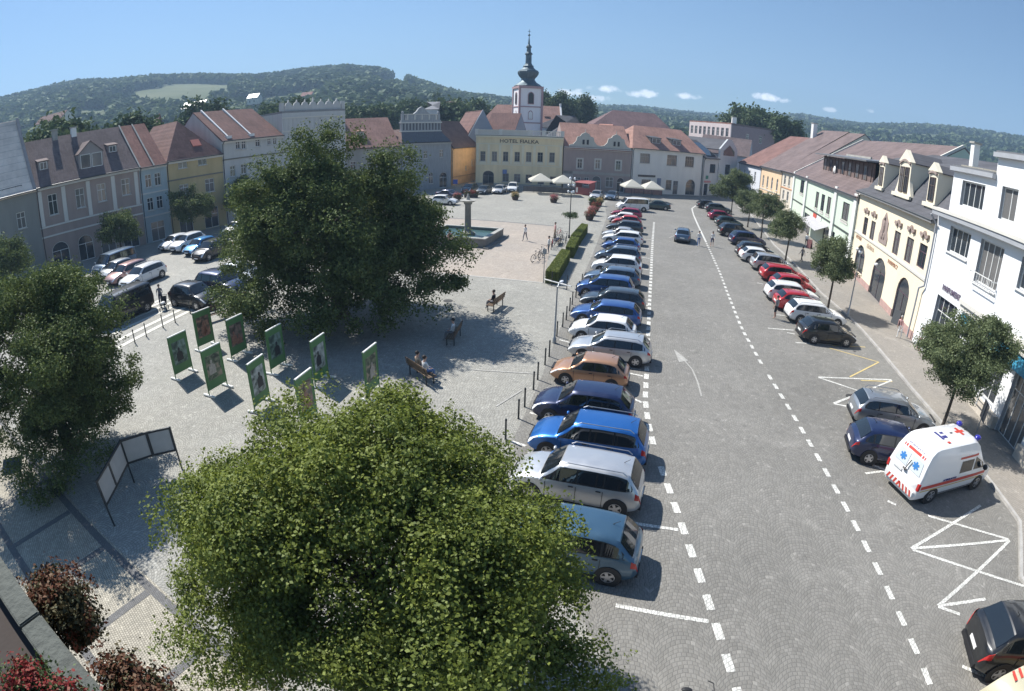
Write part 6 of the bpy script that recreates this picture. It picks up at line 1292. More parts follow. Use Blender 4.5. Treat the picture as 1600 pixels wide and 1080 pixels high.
banners = [((262.3, 527.3), (287.6, 515.6), 0, 'green exhibition banner with a grey picture, leftmost of the group'), ((302.5, 488.4), (323.9, 480), 1, 'green banner with a reddish portrait, standing before a bench'), ((353.7, 500), (375.7, 489.7), 2, 'green banner with a dull brown picture, right behind the reddish one'),
           ((316, 547.4), (339.4, 535.7), 3, 'green banner with a tan picture in the middle of the front row'), ((385.5, 569.4), (409.4, 552.6), 4, 'green banner with a pale grey picture of a dark figure'), ((415.3, 517), (437, 505), 0, 'green banner half in the shade of the lime tree'),
           ((485.2, 533.3), (504.4, 520), 4, 'green banner standing fully in tree shade, with a pale top edge'), ((461.5, 591.9), (483.7, 574.8), 2, 'green banner whose foot is hidden behind the maple crown'), ((566.7, 550.4), (586.7, 534.8), 3, 'green banner farthest right, apart from the others')]
FOOT = pbr('white_foot', (.72, .72, .70), .6, var=.06)
cDK = pbr('print_dark', (.03, .03, .035), .5, var=.3, vscale=9); cLT = pbr('print_light', (.40, .36, .32), .5, var=.3, vscale=9); cRD = pbr('print_warm', (.30, .15, .11), .5, var=.35, vscale=9); cSKN = cRD
for a_, c_, k_, lab in banners:
    zt_ = 2.3; A_ = G(*a_, zt_); B_ = G(*c_, zt_); d = (B_ - A_); Wb = 1.22; m_ = (A_ + B_) / 2; an = math.atan2(d[1], d[0]); e = empty('banner_stand', (m_[0], m_[1], 0), an, lab, 'banner', 'exhibition banners on the square')
    h = Wb / 2
    b = MB(); b.use(GP); b.box(-h + .04, h - .04, -.012, .012, .28, 2.24); b.obj('panel', parent=e)
    for s in (-1, 1):
        b = MB(); b.use(GPD); b.tube((s * h, 0, .05), (s * h, 0, 2.3), .03, n=8); b.obj('post', parent=e)
        b = MB(); b.use(FOOT); b.box(s * h - .06, s * h + .06, -.42, .42, .0, .09); b.obj('foot', parent=e, bevel=.02)
        b = MB(); b.use(PICS[k_]); b.box(-h + .16, h - .16, *((-.02, -.014) if s < 0 else (.014, .02)), .72, 1.92); o = b.obj('picture', parent=e)
        rg2 = random.Random(int(a_[0])); fc = [cDK, cSKN, cLT][(k_ + (s > 0)) % 3]; yy = s * .0235; b = MB(); b.use(cDK if k_ in (0, 4) else cLT if k_ == 3 else cRD)
        for q in range(2 if k_ in (1, 2) else 1):
            cx = rg2.uniform(-.12, .12) + q * .2 - .1 * (k_ in (1, 2)); cz = rg2.uniform(1.35, 1.6) - q * .3
            b.prism([(cx + .075 * math.cos(t), cz + .1 * math.sin(t)) for t in np.linspace(0, 6.28, 11)[:-1]], yy - .0015, yy + .0015)
            b.prism([(cx - .06, cz - .09), (cx + .06, cz - .09), (cx + .2, cz - .2), (cx + .22, max(cz - .6, .75)), (cx - .2, max(cz - .62, .75)), (cx - .19, cz - .2)], yy - .0015, yy + .0015)
        b.obj('portrait', parent=o)
    b = MB(); b.use(WHITEP); b.box(-h, h, -.035, .035, 2.25, 2.30); b.obj('top_rail', parent=e)
# folding notice board
zt_ = HT(265, 667, *G(288, 732))
pts = [G(265, 667, zt_), G(228, 675, zt_), G(187, 688, zt_), G(168, 722, zt_), G(150, 752, zt_)]
e = empty('notice_board', (pts[2][0], pts[2][1], 0), 0, 'folding four-panel grey notice board with a dark frame in the shade of the left tree', 'notice board')
NB = pbr('grey_board_panel', (.40, .41, .41), .6, var=.08, vscale=2)
for i in range(4):
    p0 = pts[i] - pts[2]; p1 = pts[i + 1] - pts[2]; d = (p1 - p0); L_ = d.length; f = empty('board_leaf', (p0[0], p0[1], 0), math.atan2(d[1], d[0])); f.parent = e
    zb_ = zt_ - 1.02
    b = MB(); b.use(NB); b.box(.06, L_ - .06, -.012, .012, zb_ + .08, zt_ - .08); b.obj('panel', parent=f)
    b = MB(); b.use(DKSTEEL); b.box(0, L_, -.03, .03, zt_ - .08, zt_); b.box(0, L_, -.03, .03, zb_, zb_ + .08); b.box(.0, .06, -.031, .031, zb_ + .081, zt_ - .081); b.box(L_ - .06, L_, -.031, .031, zb_ + .081, zt_ - .081); b.obj('frame', parent=f)
for p in (pts[0], pts[2], pts[4]):
    b = MB(); b.use(DKSTEEL); p = p - pts[2]; b.tube((p[0], p[1], 0), (p[0], p[1], zt_ + .02), .035, n=8); b.obj('post', parent=e)
# bollards
bol = [(810, 654), (819.7, 635.5), (833.5, 608.5), (840, 593), (851.5, 570), (858, 557), (870, 525.5), (879, 511), (884.7, 500), (890, 486), (894, 476), (899.7, 465), (904.5, 458), (909, 446), (790, 686)]
bolL = [(181, 552), (211, 536), (229, 526), (255, 512), (274, 504), (297.5, 490), (322, 478), (345, 471)]
b = MB(); b.use(DKSTEEL); b.lathe([(.05, 0), (.045, .02), (.04, .06), (.036, .8), (.045, .82), (.045, .86), (.03, .9)], n=10); bm0 = b.mesh('bollard', None, 40)
order = ['nearest', 'second', 'third', 'fourth', 'fifth', 'sixth', 'seventh', 'eighth', 'ninth', 'tenth', 'eleventh', 'twelfth', 'thirteenth', 'fourteenth', 'fifteenth']
rank = sorted(range(len(bol)), key=lambda i: -bol[i][1])
for i, p in enumerate(bol):
    g = G(*p); o = link('bollard', bm0); o.location = (g[0], g[1], 0); tag(o, 'thin dark bollard before the parked cars, %s from the camera in its line' % order[rank.index(i)], 'bollard', 'bollards before the long parked row')
for i, p in enumerate(bolL):
    g = G(*p); o = link('bollard', bm0); o.location = (g[0], g[1], 0); tag(o, 'thin dark bollard by the striped crossing, %s from the left in its line' % ('first' if i == 0 else order[i]), 'bollard', 'bollards by the striped crossing')
# benches
WOOD = pbr('bench_wood', (.13, .085, .05), .7, var=.25, vscale=6)
def bench(x, y, an, lab, L_=1.9):
    e = empty('park_bench', (x, y, 0), an, lab, 'bench', 'benches on the square')
    b = MB(); b.use(WOOD)
    for k in range(4): b.box(-L_ / 2, L_ / 2, -.22 + k * .12, -.13 + k * .12, .43, .46)
    b.obj('seat', parent=e); b = MB(); b.use(WOOD)
    for k in range(3): b.box(-L_ / 2, L_ / 2, .26 + k * .025, .285 + k * .025, .55 + k * .13, .65 + k * .13)
    b.obj('backrest', parent=e)
    for s in (-1, 1):
        b = MB(); b.use(DKSTEEL); x0 = s * (L_ / 2 - .22); b.box(x0 - .025, x0 + .025, -.2, -.15, 0, .43); b.box(x0 - .025, x0 + .025, .2, .25, 0, .43); b.box(x0 - .02, x0 + .02, -.2, .25, .39, .425); b.path([(x0, .22, .42), (x0, .36, .92)], .022, 6); b.obj('leg', parent=e)
    return e
def bpx(a_, c_, lab, flip=False):
    A_, B_ = G(*a_), G(*c_); m_ = (A_ + B_) / 2; d = B_ - A_; bench(m_[0], m_[1], math.atan2(d[1], d[0]) + (math.pi if flip else 0), lab)
bpx((352, 488), (392, 476), 'bench in the sun between the banners and the lime tree'); bpx((322, 505), (347, 497), 'bench just behind the banner with the reddish portrait')
bpx((762, 490), (784, 474), 'bench at the sunny right tip of the lime tree shade', True); bpx((648, 584), (672, 600), 'bench at the lower edge of the lime tree shade', True)
bpx((700, 545), (716, 520), 'bench inside the lime tree shade, between the two at its edge', True); bpx((866, 392), (876, 372), 'bench near the bicycles by the hedge')
# lamp posts and signs
def lamp(x, y, h, lab, kind='globe', an=0.0):
    e = empty('street_lamp', (x, y, .0), an, lab, 'street lamp')
    b = MB(); b.use(STEEL if kind != 'multi' else DKSTEEL); b.lathe([(.11, 0), (.10, .3), (.06, .35), (.045, h * .6), (.035, h)], n=10); b.obj('post', parent=e, smooth=40)
    if kind == 'globe':
        b = MB(); b.use(LAMPW); b.blob((0, 0, h + .14), (.16, .16, .16), 12, 8); b.obj('globe', parent=e, smooth=60); b = MB(); b.use(DKSTEEL); b.lathe([(.17, h + .28), (.04, h + .36)], n=12); b.obj('lamp_cap', parent=e)
    elif kind == 'arm':
        b = MB(); b.use(STEEL); b.path([(0, 0, h - .05), (.25, 0, h + .1), (.6, 0, h + .12)], .025, 6); b.obj('arm', parent=e); b = MB(); b.use(LAMPW); b.blob((.75, 0, h + .1), (.24, .1, .06), 10, 6); b.obj('lamp_head', parent=e, smooth=60)
    else:
        for z in (h - .2, h - .9, h - 1.6):
            for k in range(3):
                t = k * 2.1 + z; b = MB(); b.use(DKSTEEL); b.path([(0, 0, z), (.28 * math.cos(t), .28 * math.sin(t), z + .05)], .02, 6); o = b.obj('arm', parent=e)
                b = MB(); b.use(LAMPW); b.blob((.32 * math.cos(t), .32 * math.sin(t), z + .16), (.12, .12, .15), 10, 7); b.obj('globe', parent=o, smooth=60)
    return e
g = G(866, 536); lamp(g[0], g[1], 3.2, 'slim grey lamp post at the head of the bollard line', 'arm', 1.2)
g = G(889, 372); e = lamp(g[0], g[1], 6.4, 'tall dark lamp post with stacked globes and a hanging ring of flowers', 'multi')
FL = leafmat('geranium_mix', (.03, .06, .02), (.10, .14, .05), .2, (.55, .06, .05)); FLR = leafmat('red_geranium', (.22, .04, .03), (.42, .09, .07), .25); FLP = leafmat('pink_begonia', (.45, .10, .12), (.65, .25, .25), .25); FLY = leafmat('pale_marigold', (.45, .30, .10), (.65, .50, .25), .25)
ring = [((.62 * math.cos(t), .62 * math.sin(t), 2.45), (.26, .26, .2)) for t in np.linspace(0, 6.28, 9)[:-1]]
link('flower_ring', leaf_mesh('flower_ring', ring, 2400, .07, FL, 71, tr_=.1, shell=.3), e)
g = G(1324, 497); e = lamp(g[0] , g[1], 4.9, 'grey lamp post on the pavement edge beside the pharmacy tree', 'globe'); e.location.z = .118
g = G(1235, 441); 
def sign(px, py, h, lab, m, w_, hh, an=0., rnd=False, z=0.):
    g = G(px, py); e = empty('road_sign', (g[0], g[1], z), an, lab, 'sign'); b = MB(); b.use(STEEL); b.tube((0, 0, 0), (0, 0, h), .03, n=8); b.obj('post', parent=e)
    b = MB(); b.use(m)
    if rnd: b.lathe([(w_ / 2, -.045), (w_ / 2, -.03)], (0, 0, h - w_ / 2), 20, 'y')
    else: b.box(-w_ / 2, w_ / 2, -.05, -.03, h - hh, h)
    b.obj('plate', parent=e); return e
BLS = pbr('blue_sign_plate', (.03, .08, .35), .4, var=.05); RDS = pbr('red_sign_plate', (.55, .03, .03), .4, var=.05)
sign(711.5, 302, 2.4, 'blue parking sign on a thin pole by the round planter', BLS, .8, .8); sign(1523, 681, 1.75, 'dark square plate on a short pole beside the nearest street tree', pbr('dark_plate', (.10, .11, .13), .5, var=.1), 1.0, .95, 1.0, z=.118)
e = sign(976, 300, 2.2, 'round red and white no-entry sign beside the twin parasols', RDS, .8, .8, 0, True); b = MB(); b.use(WHITEP); b.lathe([(.27, -.055), (.27, -.047)], (0, 0, 1.8), 20, 'y'); b.obj('plate_centre', parent=e)
sign(849, 442, 2.6, 'thin post with a small plate at the near end of the clipped hedge', STEEL, .3, .4)
e = empty('barrier', (*G(849, 443), 0), heading((849, 443), (878, 451)), 'low pale barrier rail beside the near hedge end', 'barrier'); b = MB(); b.use(WHITEP); b.tube((.1, 0, .35), (2.6, 0, .35), .05, n=8); b.obj('rail', parent=e)
for x in (.8, 2.2): b = MB(); b.use(DKSTEEL); b.tube((x, 0, 0), (x, 0, 1.1), .03, n=6); b.obj('post', parent=e)
e = empty('information_plate', (*G(34, 764), 0), .6, 'small grey table-shaped information plate by the left tree', 'sign'); b = MB(); b.use(pbr('dark_plate2', (.12, .13, .14), .5, var=.1)); slab(b, [(-.45, -.35, .95), (.45, -.35, .95), (.45, .35, 1.25), (-.45, .35, 1.25)], .05); b.obj('plate', parent=e)
for x in (-.08, .08): b = MB(); b.use(STEEL); b.tube((x, 0, 0), (x, 0, 1.08), .025, n=6); b.obj('post', parent=e)
# fountain
cN, cE, cW2 = G(757.5, 374, .86), G(786.6, 357.2, .86), None
d1 = (cE - cN); L1_ = d1.length; d1n = d1 / L1_; nn_ = Vector((-d1n[1], d1n[0])); L2_ = 6.6
e = empty('fountain', (cN[0], cN[1], 0), math.atan2(d1n[1], d1n[0]), 'square stone fountain basin with a tall column and water', 'fountain')
FST = pbr('fountain_stone', (.19, .185, .17), .8, var=.2, vscale=1.5, bump=.3, bscale=8)
b = MB(); b.use(FST); t_ = .32
b.lift([(0, 0), (L1_, 0), (L1_, t_), (0, t_)], 0, .80); b.lift([(0, L2_ - t_), (L1_, L2_ - t_), (L1_, L2_), (0, L2_)], 0, .80); b.lift([(0, t_ + .002), (t_, t_ + .002), (t_, L2_ - t_ - .002), (0, L2_ - t_ - .002)], 0, .8); b.lift([(L1_ - t_, t_ + .002), (L1_, t_ + .002), (L1_, L2_ - t_ - .002), (L1_ - t_, L2_ - t_ - .002)], 0, .8); b.obj('basin', parent=e)
b = MB(); b.use(STONE)
for q in ([(-.06, -.06), (L1_ + .06, -.06), (L1_ + .06, t_ + .05), (-.06, t_ + .05)], [(-.06, L2_ - t_ - .05), (L1_ + .06, L2_ - t_ - .05), (L1_ + .06, L2_ + .06), (-.06, L2_ + .06)], [(-.06, t_ + .052), (t_ + .05, t_ + .052), (t_ + .05, L2_ - t_ - .052), (-.06, L2_ - t_ - .052)], [(L1_ - t_ - .05, t_ + .052), (L1_ + .06, t_ + .052), (L1_ + .06, L2_ - t_ - .052), (L1_ - t_ - .05, L2_ - t_ - .052)]): b.lift(q, .802, .9)
b.obj('rim', parent=e)
b = MB(); b.use(FST); b.lift([(-.5, -.5), (L1_ + .5, -.5), (L1_ + .5, -.002), (-.5, -.002)], 0, .12); b.lift([(L1_ + .002, 0), (L1_ + .5, 0), (L1_ + .5, L2_), (L1_ + .002, L2_)], 0, .12); b.obj('step', parent=e)
WAT = bpy.data.materials.new('fountain_water'); WAT.use_nodes = True; t = WAT.node_tree; p = t.nodes['Principled BSDF']; p.inputs['Base Color'].default_value = (.07, .13, .13, 1); p.inputs['Roughness'].default_value = .06; co = N(t, 'ShaderNodeTexCoord'); n = N(t, 'ShaderNodeTexNoise'); setin(n, 'Scale', 5.); t.links.new(co.outputs['Object'], n.inputs['Vector']); bp = N(t, 'ShaderNodeBump'); setin(bp, 'Strength', .4); setin(bp, 'Distance', .05); t.links.new(n.outputs['Fac'], bp.inputs['Height']); t.links.new(bp.outputs[0], p.inputs['Normal'])
b = MB(); b.use(WAT); b.poly([(t_, t_, .6), (L1_ - t_, t_, .6), (L1_ - t_, L2_ - t_, .6), (t_, L2_ - t_, .6)]); b.obj('water', parent=e)
fx, fy = L1_ * .5, L2_ * .5; wv = Vector(G(731, 366, .6)) - cN; fx, fy = wv.dot(d1n), wv.dot(nn_)
b = MB(); b.use(FST); b.lathe([(.75, .5), (.75, .78), (.5, .85), (.34, 1.0), (.30, 3.6), (.42, 3.75), (.42, 3.85)], (fx, fy, 0), 14); b.obj('column', parent=e, smooth=40)
b = MB(); b.use(STONE); b.lathe([(.4, 3.85), (.75, 4.0), (.85, 4.1), (.2, 4.15), (.16, 4.4), (.05, 4.75)], (fx, fy, 0), 16); b.obj('bowl', parent=e, smooth=40)
# hedges
HM = leafmat('box_hedge_leaves', (.12, .155, .035), (.28, .31, .085), .25)
def hedge(c4, lab, seed):
    P4 = [G(*p, .95) for p in c4]; m_ = sum(P4, Vector((0, 0))) / 4; e = empty('hedge', (m_[0], m_[1], 0), 0, lab, 'hedge', 'clipped hedges beside the parking row')
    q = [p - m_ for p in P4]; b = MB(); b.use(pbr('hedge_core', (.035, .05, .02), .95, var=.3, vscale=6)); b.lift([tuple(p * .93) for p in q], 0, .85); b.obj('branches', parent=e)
    rs2 = np.random.RandomState(seed); n = 15000; u, v = rs2.rand(n), rs2.rand(n); z = rs2.rand(n); face = rs2.rand(n); u = np.where(face < .45, u, np.where(rs2.rand(n) < .5, u, np.round(u))); onside = face >= .45; v = np.where(onside & (np.abs(u - .5) < .499), np.round(v), v); zz = np.where(onside, z * .95, .95)
    Q = np.array([tuple(p) for p in q]); xy = (1 - u)[:, None] * ((1 - v)[:, None] * Q[0] + v[:, None] * Q[3]) + u[:, None] * ((1 - v)[:, None] * Q[1] + v[:, None] * Q[2])
    blobs = [((0, 0, -50), (.01, .01, .01))]; me = leaf_mesh('foliage', [((0, 0, 0), (1, 1, 1))], n, .06, HM, seed, twig=1, tuft=14)
    k = len(me.vertices) // 4; n = min(n, k); co_ = np.zeros(len(me.vertices) * 3); me.vertices.foreach_get('co', co_); co_ = co_.reshape(-1, 4, 3); ctr_ = co_.mean(1, keepdims=True)
    new = np.stack([xy[:k, 0], xy[:k, 1], zz[:k] + rs2.normal(size=k) * .02], 1)[:, None, :]; co_ = co_ - ctr_ + new; me.vertices.foreach_set('co', co_.ravel()); me.update(); link('foliage', me, e)
hedge([(852.5, 423.5), (871.8, 424.7), (891, 392), (877.8, 388.6)], 'clipped box hedge nearest the bollards', 81)
hedge([(892, 367.5), (906.5, 368.5), (918.7, 351), (909, 349)], 'clipped box hedge running on to the flower tubs', 82)
hedge([(884, 386), (897, 387), (905, 371), (892, 369)], 'short clipped hedge between the other two', 83)
# flower tubs
TUB = pbr('dark_wooden_tub', (.07, .045, .035), .8, var=.2, vscale=6)
for i, (px, py, m_, w_, lab) in enumerate([(697, 320, FLY, 1.0, 'round tub with green and pale flowers by the white car'), (714.5, 313.5, FLP, 1.1, 'tub with pink flowers under the parking sign'), (736, 308.5, FLR, 2.2, 'long trough with orange-red flowers before the side street'), (805, 312.5, FLY, 1.3, 'tub with pale flowers below the hotel cars'), (865, 316.5, FLP, 1.4, 'tub with pink and white flowers before the terrace'),
                                         (925, 321.5, FL, 1.2, 'tub with dark foliage at the far end of the tub line'), (936, 321.5, FLY, 1.2, 'tub with pale yellow flowers at the far end of the tub line'), (931, 329.5, FLR, 1.1, 'tub with bright red flowers, middle of the tub line'), (926, 336.5, FLP, 1.2, 'tub with rose flowers beyond the hedge end tub'), (921, 344, FLR, 1.3, 'tub with red flowers touching the hedge end')]):
    g = G(px, py); e = empty('flower_tub', (g[0], g[1], 0), 0, lab, 'flower tub', 'flower tubs on the square'); b = MB(); b.use(TUB)
    if w_ > 2: b.box(-w_ / 2, w_ / 2, -.35, .35, 0, .5)
    else: b.lathe([(w_ * .32, 0), (w_ * .45, .5), (w_ * .47, .52)], n=14)
    b.obj('tub', parent=e); bl = [((x, 0, .72), (.5, .42, .34)) for x in ([0] if w_ < 2 else [-.7, 0, .7])]
    link('foliage', leaf_mesh('foliage', bl, 900, .10, FL, 90 + i, tr_=.15, shell=.3), e); bl = [((c[0], c[1], c[2] + .1), (r[0] * 1.02, r[1] * 1.02, r[2])) for c, r in bl]; link('flowers', leaf_mesh('flowers', bl, 800, .09, m_, 190 + i, tr_=.15, shell=.8, up=.9), e)
# parasols and terrace
CAN = leafmat('cream_canopy', (.86, .83, .74), (.90, .87, .78), .5)
def parasol(px, py, s_, lab, zp=3.6, ze=2.4, an=.1):
    p = G(px, py, zp); e = empty('parasol', (p[0], p[1], 0), an, lab, 'parasol', 'cream parasols of the terraces')
    b = MB(); b.use(CAN); h = s_ / 2; b.raw([(-h, -h, ze), (h, -h, ze), (h, h, ze), (-h, h, ze), (0, 0, zp), (-h, -h, ze - .22), (h, -h, ze - .22), (h, h, ze - .22), (-h, h, ze - .22)], [(0, 1, 4), (1, 2, 4), (2, 3, 4), (3, 0, 4), (5, 6, 1, 0), (6, 7, 2, 1), (7, 8, 3, 2), (8, 5, 0, 3)]); b.obj('canopy', parent=e)
    b = MB(); b.use(DKSTEEL); b.tube((0, 0, 0), (0, 0, zp + .08), .035, n=8); b.obj('pole', parent=e)
    for k in range(4): b = MB(); b.use(DKSTEEL); t = k * math.pi / 2 + math.pi / 4; b.tube((0, 0, zp - .12), (h * 1.36 * math.cos(t), h * 1.36 * math.sin(t), ze - .02), .015, n=5); b.obj('rib', parent=e)
    b = MB(); b.use(STONE); b.box(-.4, .4, -.4, .4, 0, .12); b.obj('base', parent=e)
def moved(px, py, pe): return None
parasol(845, 270.5, 3.9, 'cream parasol before the hotel door, left of the pair'); parasol(880, 273, 3.7, 'cream parasol at the right hotel corner'); parasol(988, 280, 3.4, 'cream parasol above the white minibus, left of its pair'); parasol(1019, 282.5, 3.5, 'cream parasol above the dark green saloon, right of its pair')
def terrace(px0, px1, py, lab, m, h=1.1):
    A_, B_ = G(*px0), G(*px1); d = B_ - A_; L_ = d.length; e = empty('terrace_fence', (A_[0], A_[1], 0), math.atan2(d[1], d[0]), lab, 'fence')
    n_ = max(2, int(L_ / 1.8))
    for k in range(n_):
        x0, x1 = L_ * k / n_ + .04, L_ * (k + 1) / n_ - .04; b = MB(); b.use(m); b.box(x0, x1, -.03, .03, .12, h); b.obj('panel', parent=e)
    for k in range(n_ + 1): b = MB(); b.use(DKSTEEL); b.box(L_ * k / n_ - .035, L_ * k / n_ + .035, -.05, .05, 0, h + .08); b.obj('post', parent=e)
terrace((818, 300), (897, 304), 0, 'dark panelled terrace fence under the hotel parasols', pbr('dark_fence_panel', (.09, .09, .10), .7, var=.25, vscale=2)); terrace((976, 302), (1034, 306), 0, 'reddish terrace fence under the right-hand parasols', pbr('reddish_fence_panel', (.28, .16, .14), .7, var=.3, vscale=2))
KR = pbr('kiosk_red', (.30, .08, .08), .6, var=.12, vscale=2); A_, B_ = G(899, 303), G(920, 306); d = B_ - A_
e = empty('market_stall', (A_[0], A_[1], 0), math.atan2(d[1], d[0]), 'red-fronted stall between the terrace fence and the arch', 'stall'); L_ = d.length
b = MB(); b.use(KR); b.box(0, L_, 0, .08, 0, 1.3); b.box(0, .08, .081, 1.8, 0, 2.2); b.box(L_ - .08, L_, .081, 1.8, 0, 2.2); b.obj('wall', parent=e); b = MB(); b.use(KR); slab(b, [(-.2, -.3, 2.15), (L_ + .2, -.3, 2.15), (L_ + .2, 2, 2.5), (-.2, 2, 2.5)], .08); b.obj('roof', parent=e); b = MB(); b.use(WHITEP); b.box(.1, .5, -.03, -.002, .3, 1.2); b.obj('price_board', parent=e)
# bicycles
def bike(x, y, an, lab, col, grp=None, tilt=0.):
    e = empty('bicycle', (x, y, .0), an, lab, 'bicycle', grp); e.rotation_euler = (tilt, 0, an)
    m = pbr('bike_' + col[0], col[1], .35, .3, var=.1)
    for wx in (-.52, .52):
        b = MB(); b.use(RUBBER); b.torus((wx, 0, .34), .325, .022, n=28); o = b.obj('wheel', parent=e, smooth=60)
        b = MB(); b.use(ALLOY); b.torus((wx, 0, .34), .30, .012, n=24, m=5)
        for k in range(10): t = k * math.pi / 5; b.tube((wx, 0, .34), (wx + .3 * math.cos(t), 0, .34 + .3 * math.sin(t)), .003, n=3)
        b.obj('rim', parent=o)
    b = MB(); b.use(m); b.path([(-.52, 0, .34), (-.08, 0, .30), (.38, 0, .80), (.34, 0, .90)], .017, 7); b.path([(-.52, 0, .34), (-.2, 0, .78), (-.08, 0, .30)], .014, 7); b.path([(-.18, 0, .74), (.36, 0, .84)], .016, 7); b.path([(.36, 0, .86), (.52, 0, .34)], .016, 7); b.obj('frame', parent=e, smooth=60)
    b = MB(); b.use(BLACK); b.path([(.34, 0, .90), (.33, 0, 1.0)], .014, 6); b.path([(.22, .26, 1.0), (.34, .2, 1.01), (.36, 0, 1.0), (.34, -.2, 1.01), (.22, -.26, 1.0)], .013, 6); b.obj('handlebar', parent=e)
    b = MB(); b.use(BLACK); b.tube((-.2, 0, .78), (-.22, 0, .92), .013, n=6); b.blob((-.24, 0, .95), (.13, .07, .035), 10, 6); b.obj('saddle', parent=e)
    b = MB(); b.use(ALLOY); b.tube((-.08, -.02, .30), (-.08, .02, .30), .09, n=14); b.box(-.1, .06, .05, .07, .2, .23); b.obj('crank', parent=e)
    return e
cols = [('black', (.02, .02, .02)), ('silver', (.5, .5, .52)), ('red', (.4, .03, .03)), ('blue', (.03, .08, .3))]
blab = ['bicycle nearest the camera in the cluster by the hedge', 'silver bicycle leaning beside the nearest one', 'red bicycle in the middle of the hedge cluster', 'blue bicycle behind the red one', 'black bicycle at the lamp post side of the cluster', 'silver bicycle touching the lamp post', 'red bicycle farthest back in the cluster']
for i, (px, py) in enumerate([(838, 408), (846, 401), (862, 388), (868, 384), (876, 380), (884, 378), (872, 371)]): g = G(px, py); bike(g[0], g[1], .9 + .25 * (i % 3), blab[i], cols[i % 4], 'bicycles by the hedge', .08)
g = (G(1030, 1108) + G(1116, 1116)) / 2; bike(g[0], g[1], heading((1030, 1122), (1116, 1130)), 'bicycle of which only the two wheel tops show at the bottom edge', cols[0])
# bins and shop boards on the sunny pavement
def aboard(px, py, an, lab, m): g = G(px, py, .118); e = empty('shop_board', (g[0], g[1], .118), an, lab, 'shop board'); b = MB(); b.use(m); slab(b, [(-.35, -.25, 0.02), (.35, -.25, 0.02), (.35, 0, 1.1), (-.35, 0, 1.1)], .03); b.obj('front_board', parent=e); b = MB(); b.use(m); slab(b, [(-.35, .25, 0.02), (.35, .25, 0.02), (.35, .04, 1.1), (-.35, .04, 1.1)], .03); b.obj('back_board', parent=e)
aboard(1399, 506, -1.2, 'dark folding shop board before the pharmacy door', pbr('dark_board', (.08, .085, .09), .6, var=.1)); aboard(1264, 388, -1.2, 'dark red folding board under the shop awning', pbr('maroon_board', (.16, .06, .06), .6, var=.1))
# ------------------------------------------------------------------ our own house: ledge with geranium boxes, lower left
LEDGE = pbr('shade_toned_ledge_stone', (.085, .092, .08), .9, var=.2, vscale=4, bump=.4, bscale=25)  # stone colour darkened to carry the shade on the ledge
zl = 9.85; a0, a1 = G(-60, 800, zl), G(175, 1130, zl); d = (a1 - a0).normalized(); n_ = Vector((d[1], -d[0])); n_ = n_ if n_.dot(a0) < 0 else -n_
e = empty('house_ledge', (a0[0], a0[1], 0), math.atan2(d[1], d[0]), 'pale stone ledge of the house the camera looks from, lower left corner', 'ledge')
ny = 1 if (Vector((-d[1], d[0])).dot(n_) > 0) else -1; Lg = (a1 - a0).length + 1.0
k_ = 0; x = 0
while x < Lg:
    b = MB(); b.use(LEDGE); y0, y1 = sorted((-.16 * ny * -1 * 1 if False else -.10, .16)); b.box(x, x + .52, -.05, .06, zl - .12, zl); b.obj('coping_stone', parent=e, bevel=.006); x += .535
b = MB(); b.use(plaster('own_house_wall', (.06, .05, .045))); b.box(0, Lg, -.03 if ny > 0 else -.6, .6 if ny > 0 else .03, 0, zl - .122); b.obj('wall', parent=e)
BR = leafmat('brownish_geranium', (.03, .035, .016), (.10, .07, .03), .2, (.22, .05, .03))
def gbox(px, py, z, L_, lab, m1, m2, seed, h_=.13, w_=.12, n=9000):
    g = G(px, py, z); e = empty('flower_box', (g[0], g[1], z - .1), math.atan2(d[1], d[0]), lab, 'flower box', 'geranium boxes under the camera'); b = MB(); b.use(pbr('terracotta_box', (.28, .09, .055), .8, var=.15, vscale=8)); b.box(-L_ / 2, L_ / 2, -.08, .08, -.16, -.02); b.obj('box', parent=e)
    bl = [((t, 0, .02), (w_, w_, h_)) for t in np.linspace(-L_ / 2, L_ / 2, 6)]; link('foliage', leaf_mesh('foliage', bl, n, .018 if w_ > .08 else .011, m1, seed, tr_=.04, shell=.5), e); link('flowers', leaf_mesh('flowers', [((c[0], c[1], c[2] + .04), (r[0] * 1.05, r[1] * 1.05, r[2])) for c, r in bl], n // 4, .018 if w_ > .08 else .012, m2, seed + 1, tr_=.035, shell=.9, up=.6), e)
DR = leafmat('deep_red_geranium', (.10, .008, .012), (.26, .018, .022), .2)
gbox(86, 932, 9.6, .22, 'brownish-red geranium mass hanging over the ledge, upper of the lower-left corner', BR, leafmat('dull_red_flower', (.08, .03, .015), (.15, .05, .03), .2), 301)
gbox(212, 1088, 9.6, .26, 'olive and red geranium mass cut by the bottom edge', BR, leafmat('dull_red_flower', (.08, .03, .015), (.15, .05, .03), .2), 311, .10, .10)
gbox(28, 1052, 10.2, .10, 'bright red geraniums closest to the camera in the corner', FL, DR, 321, .035, .04, 3000); gbox(92, 1082, 10.2, .06, 'red geraniums beside the brightest ones at the very bottom', FL, DR, 331, .03, .03, 1500)
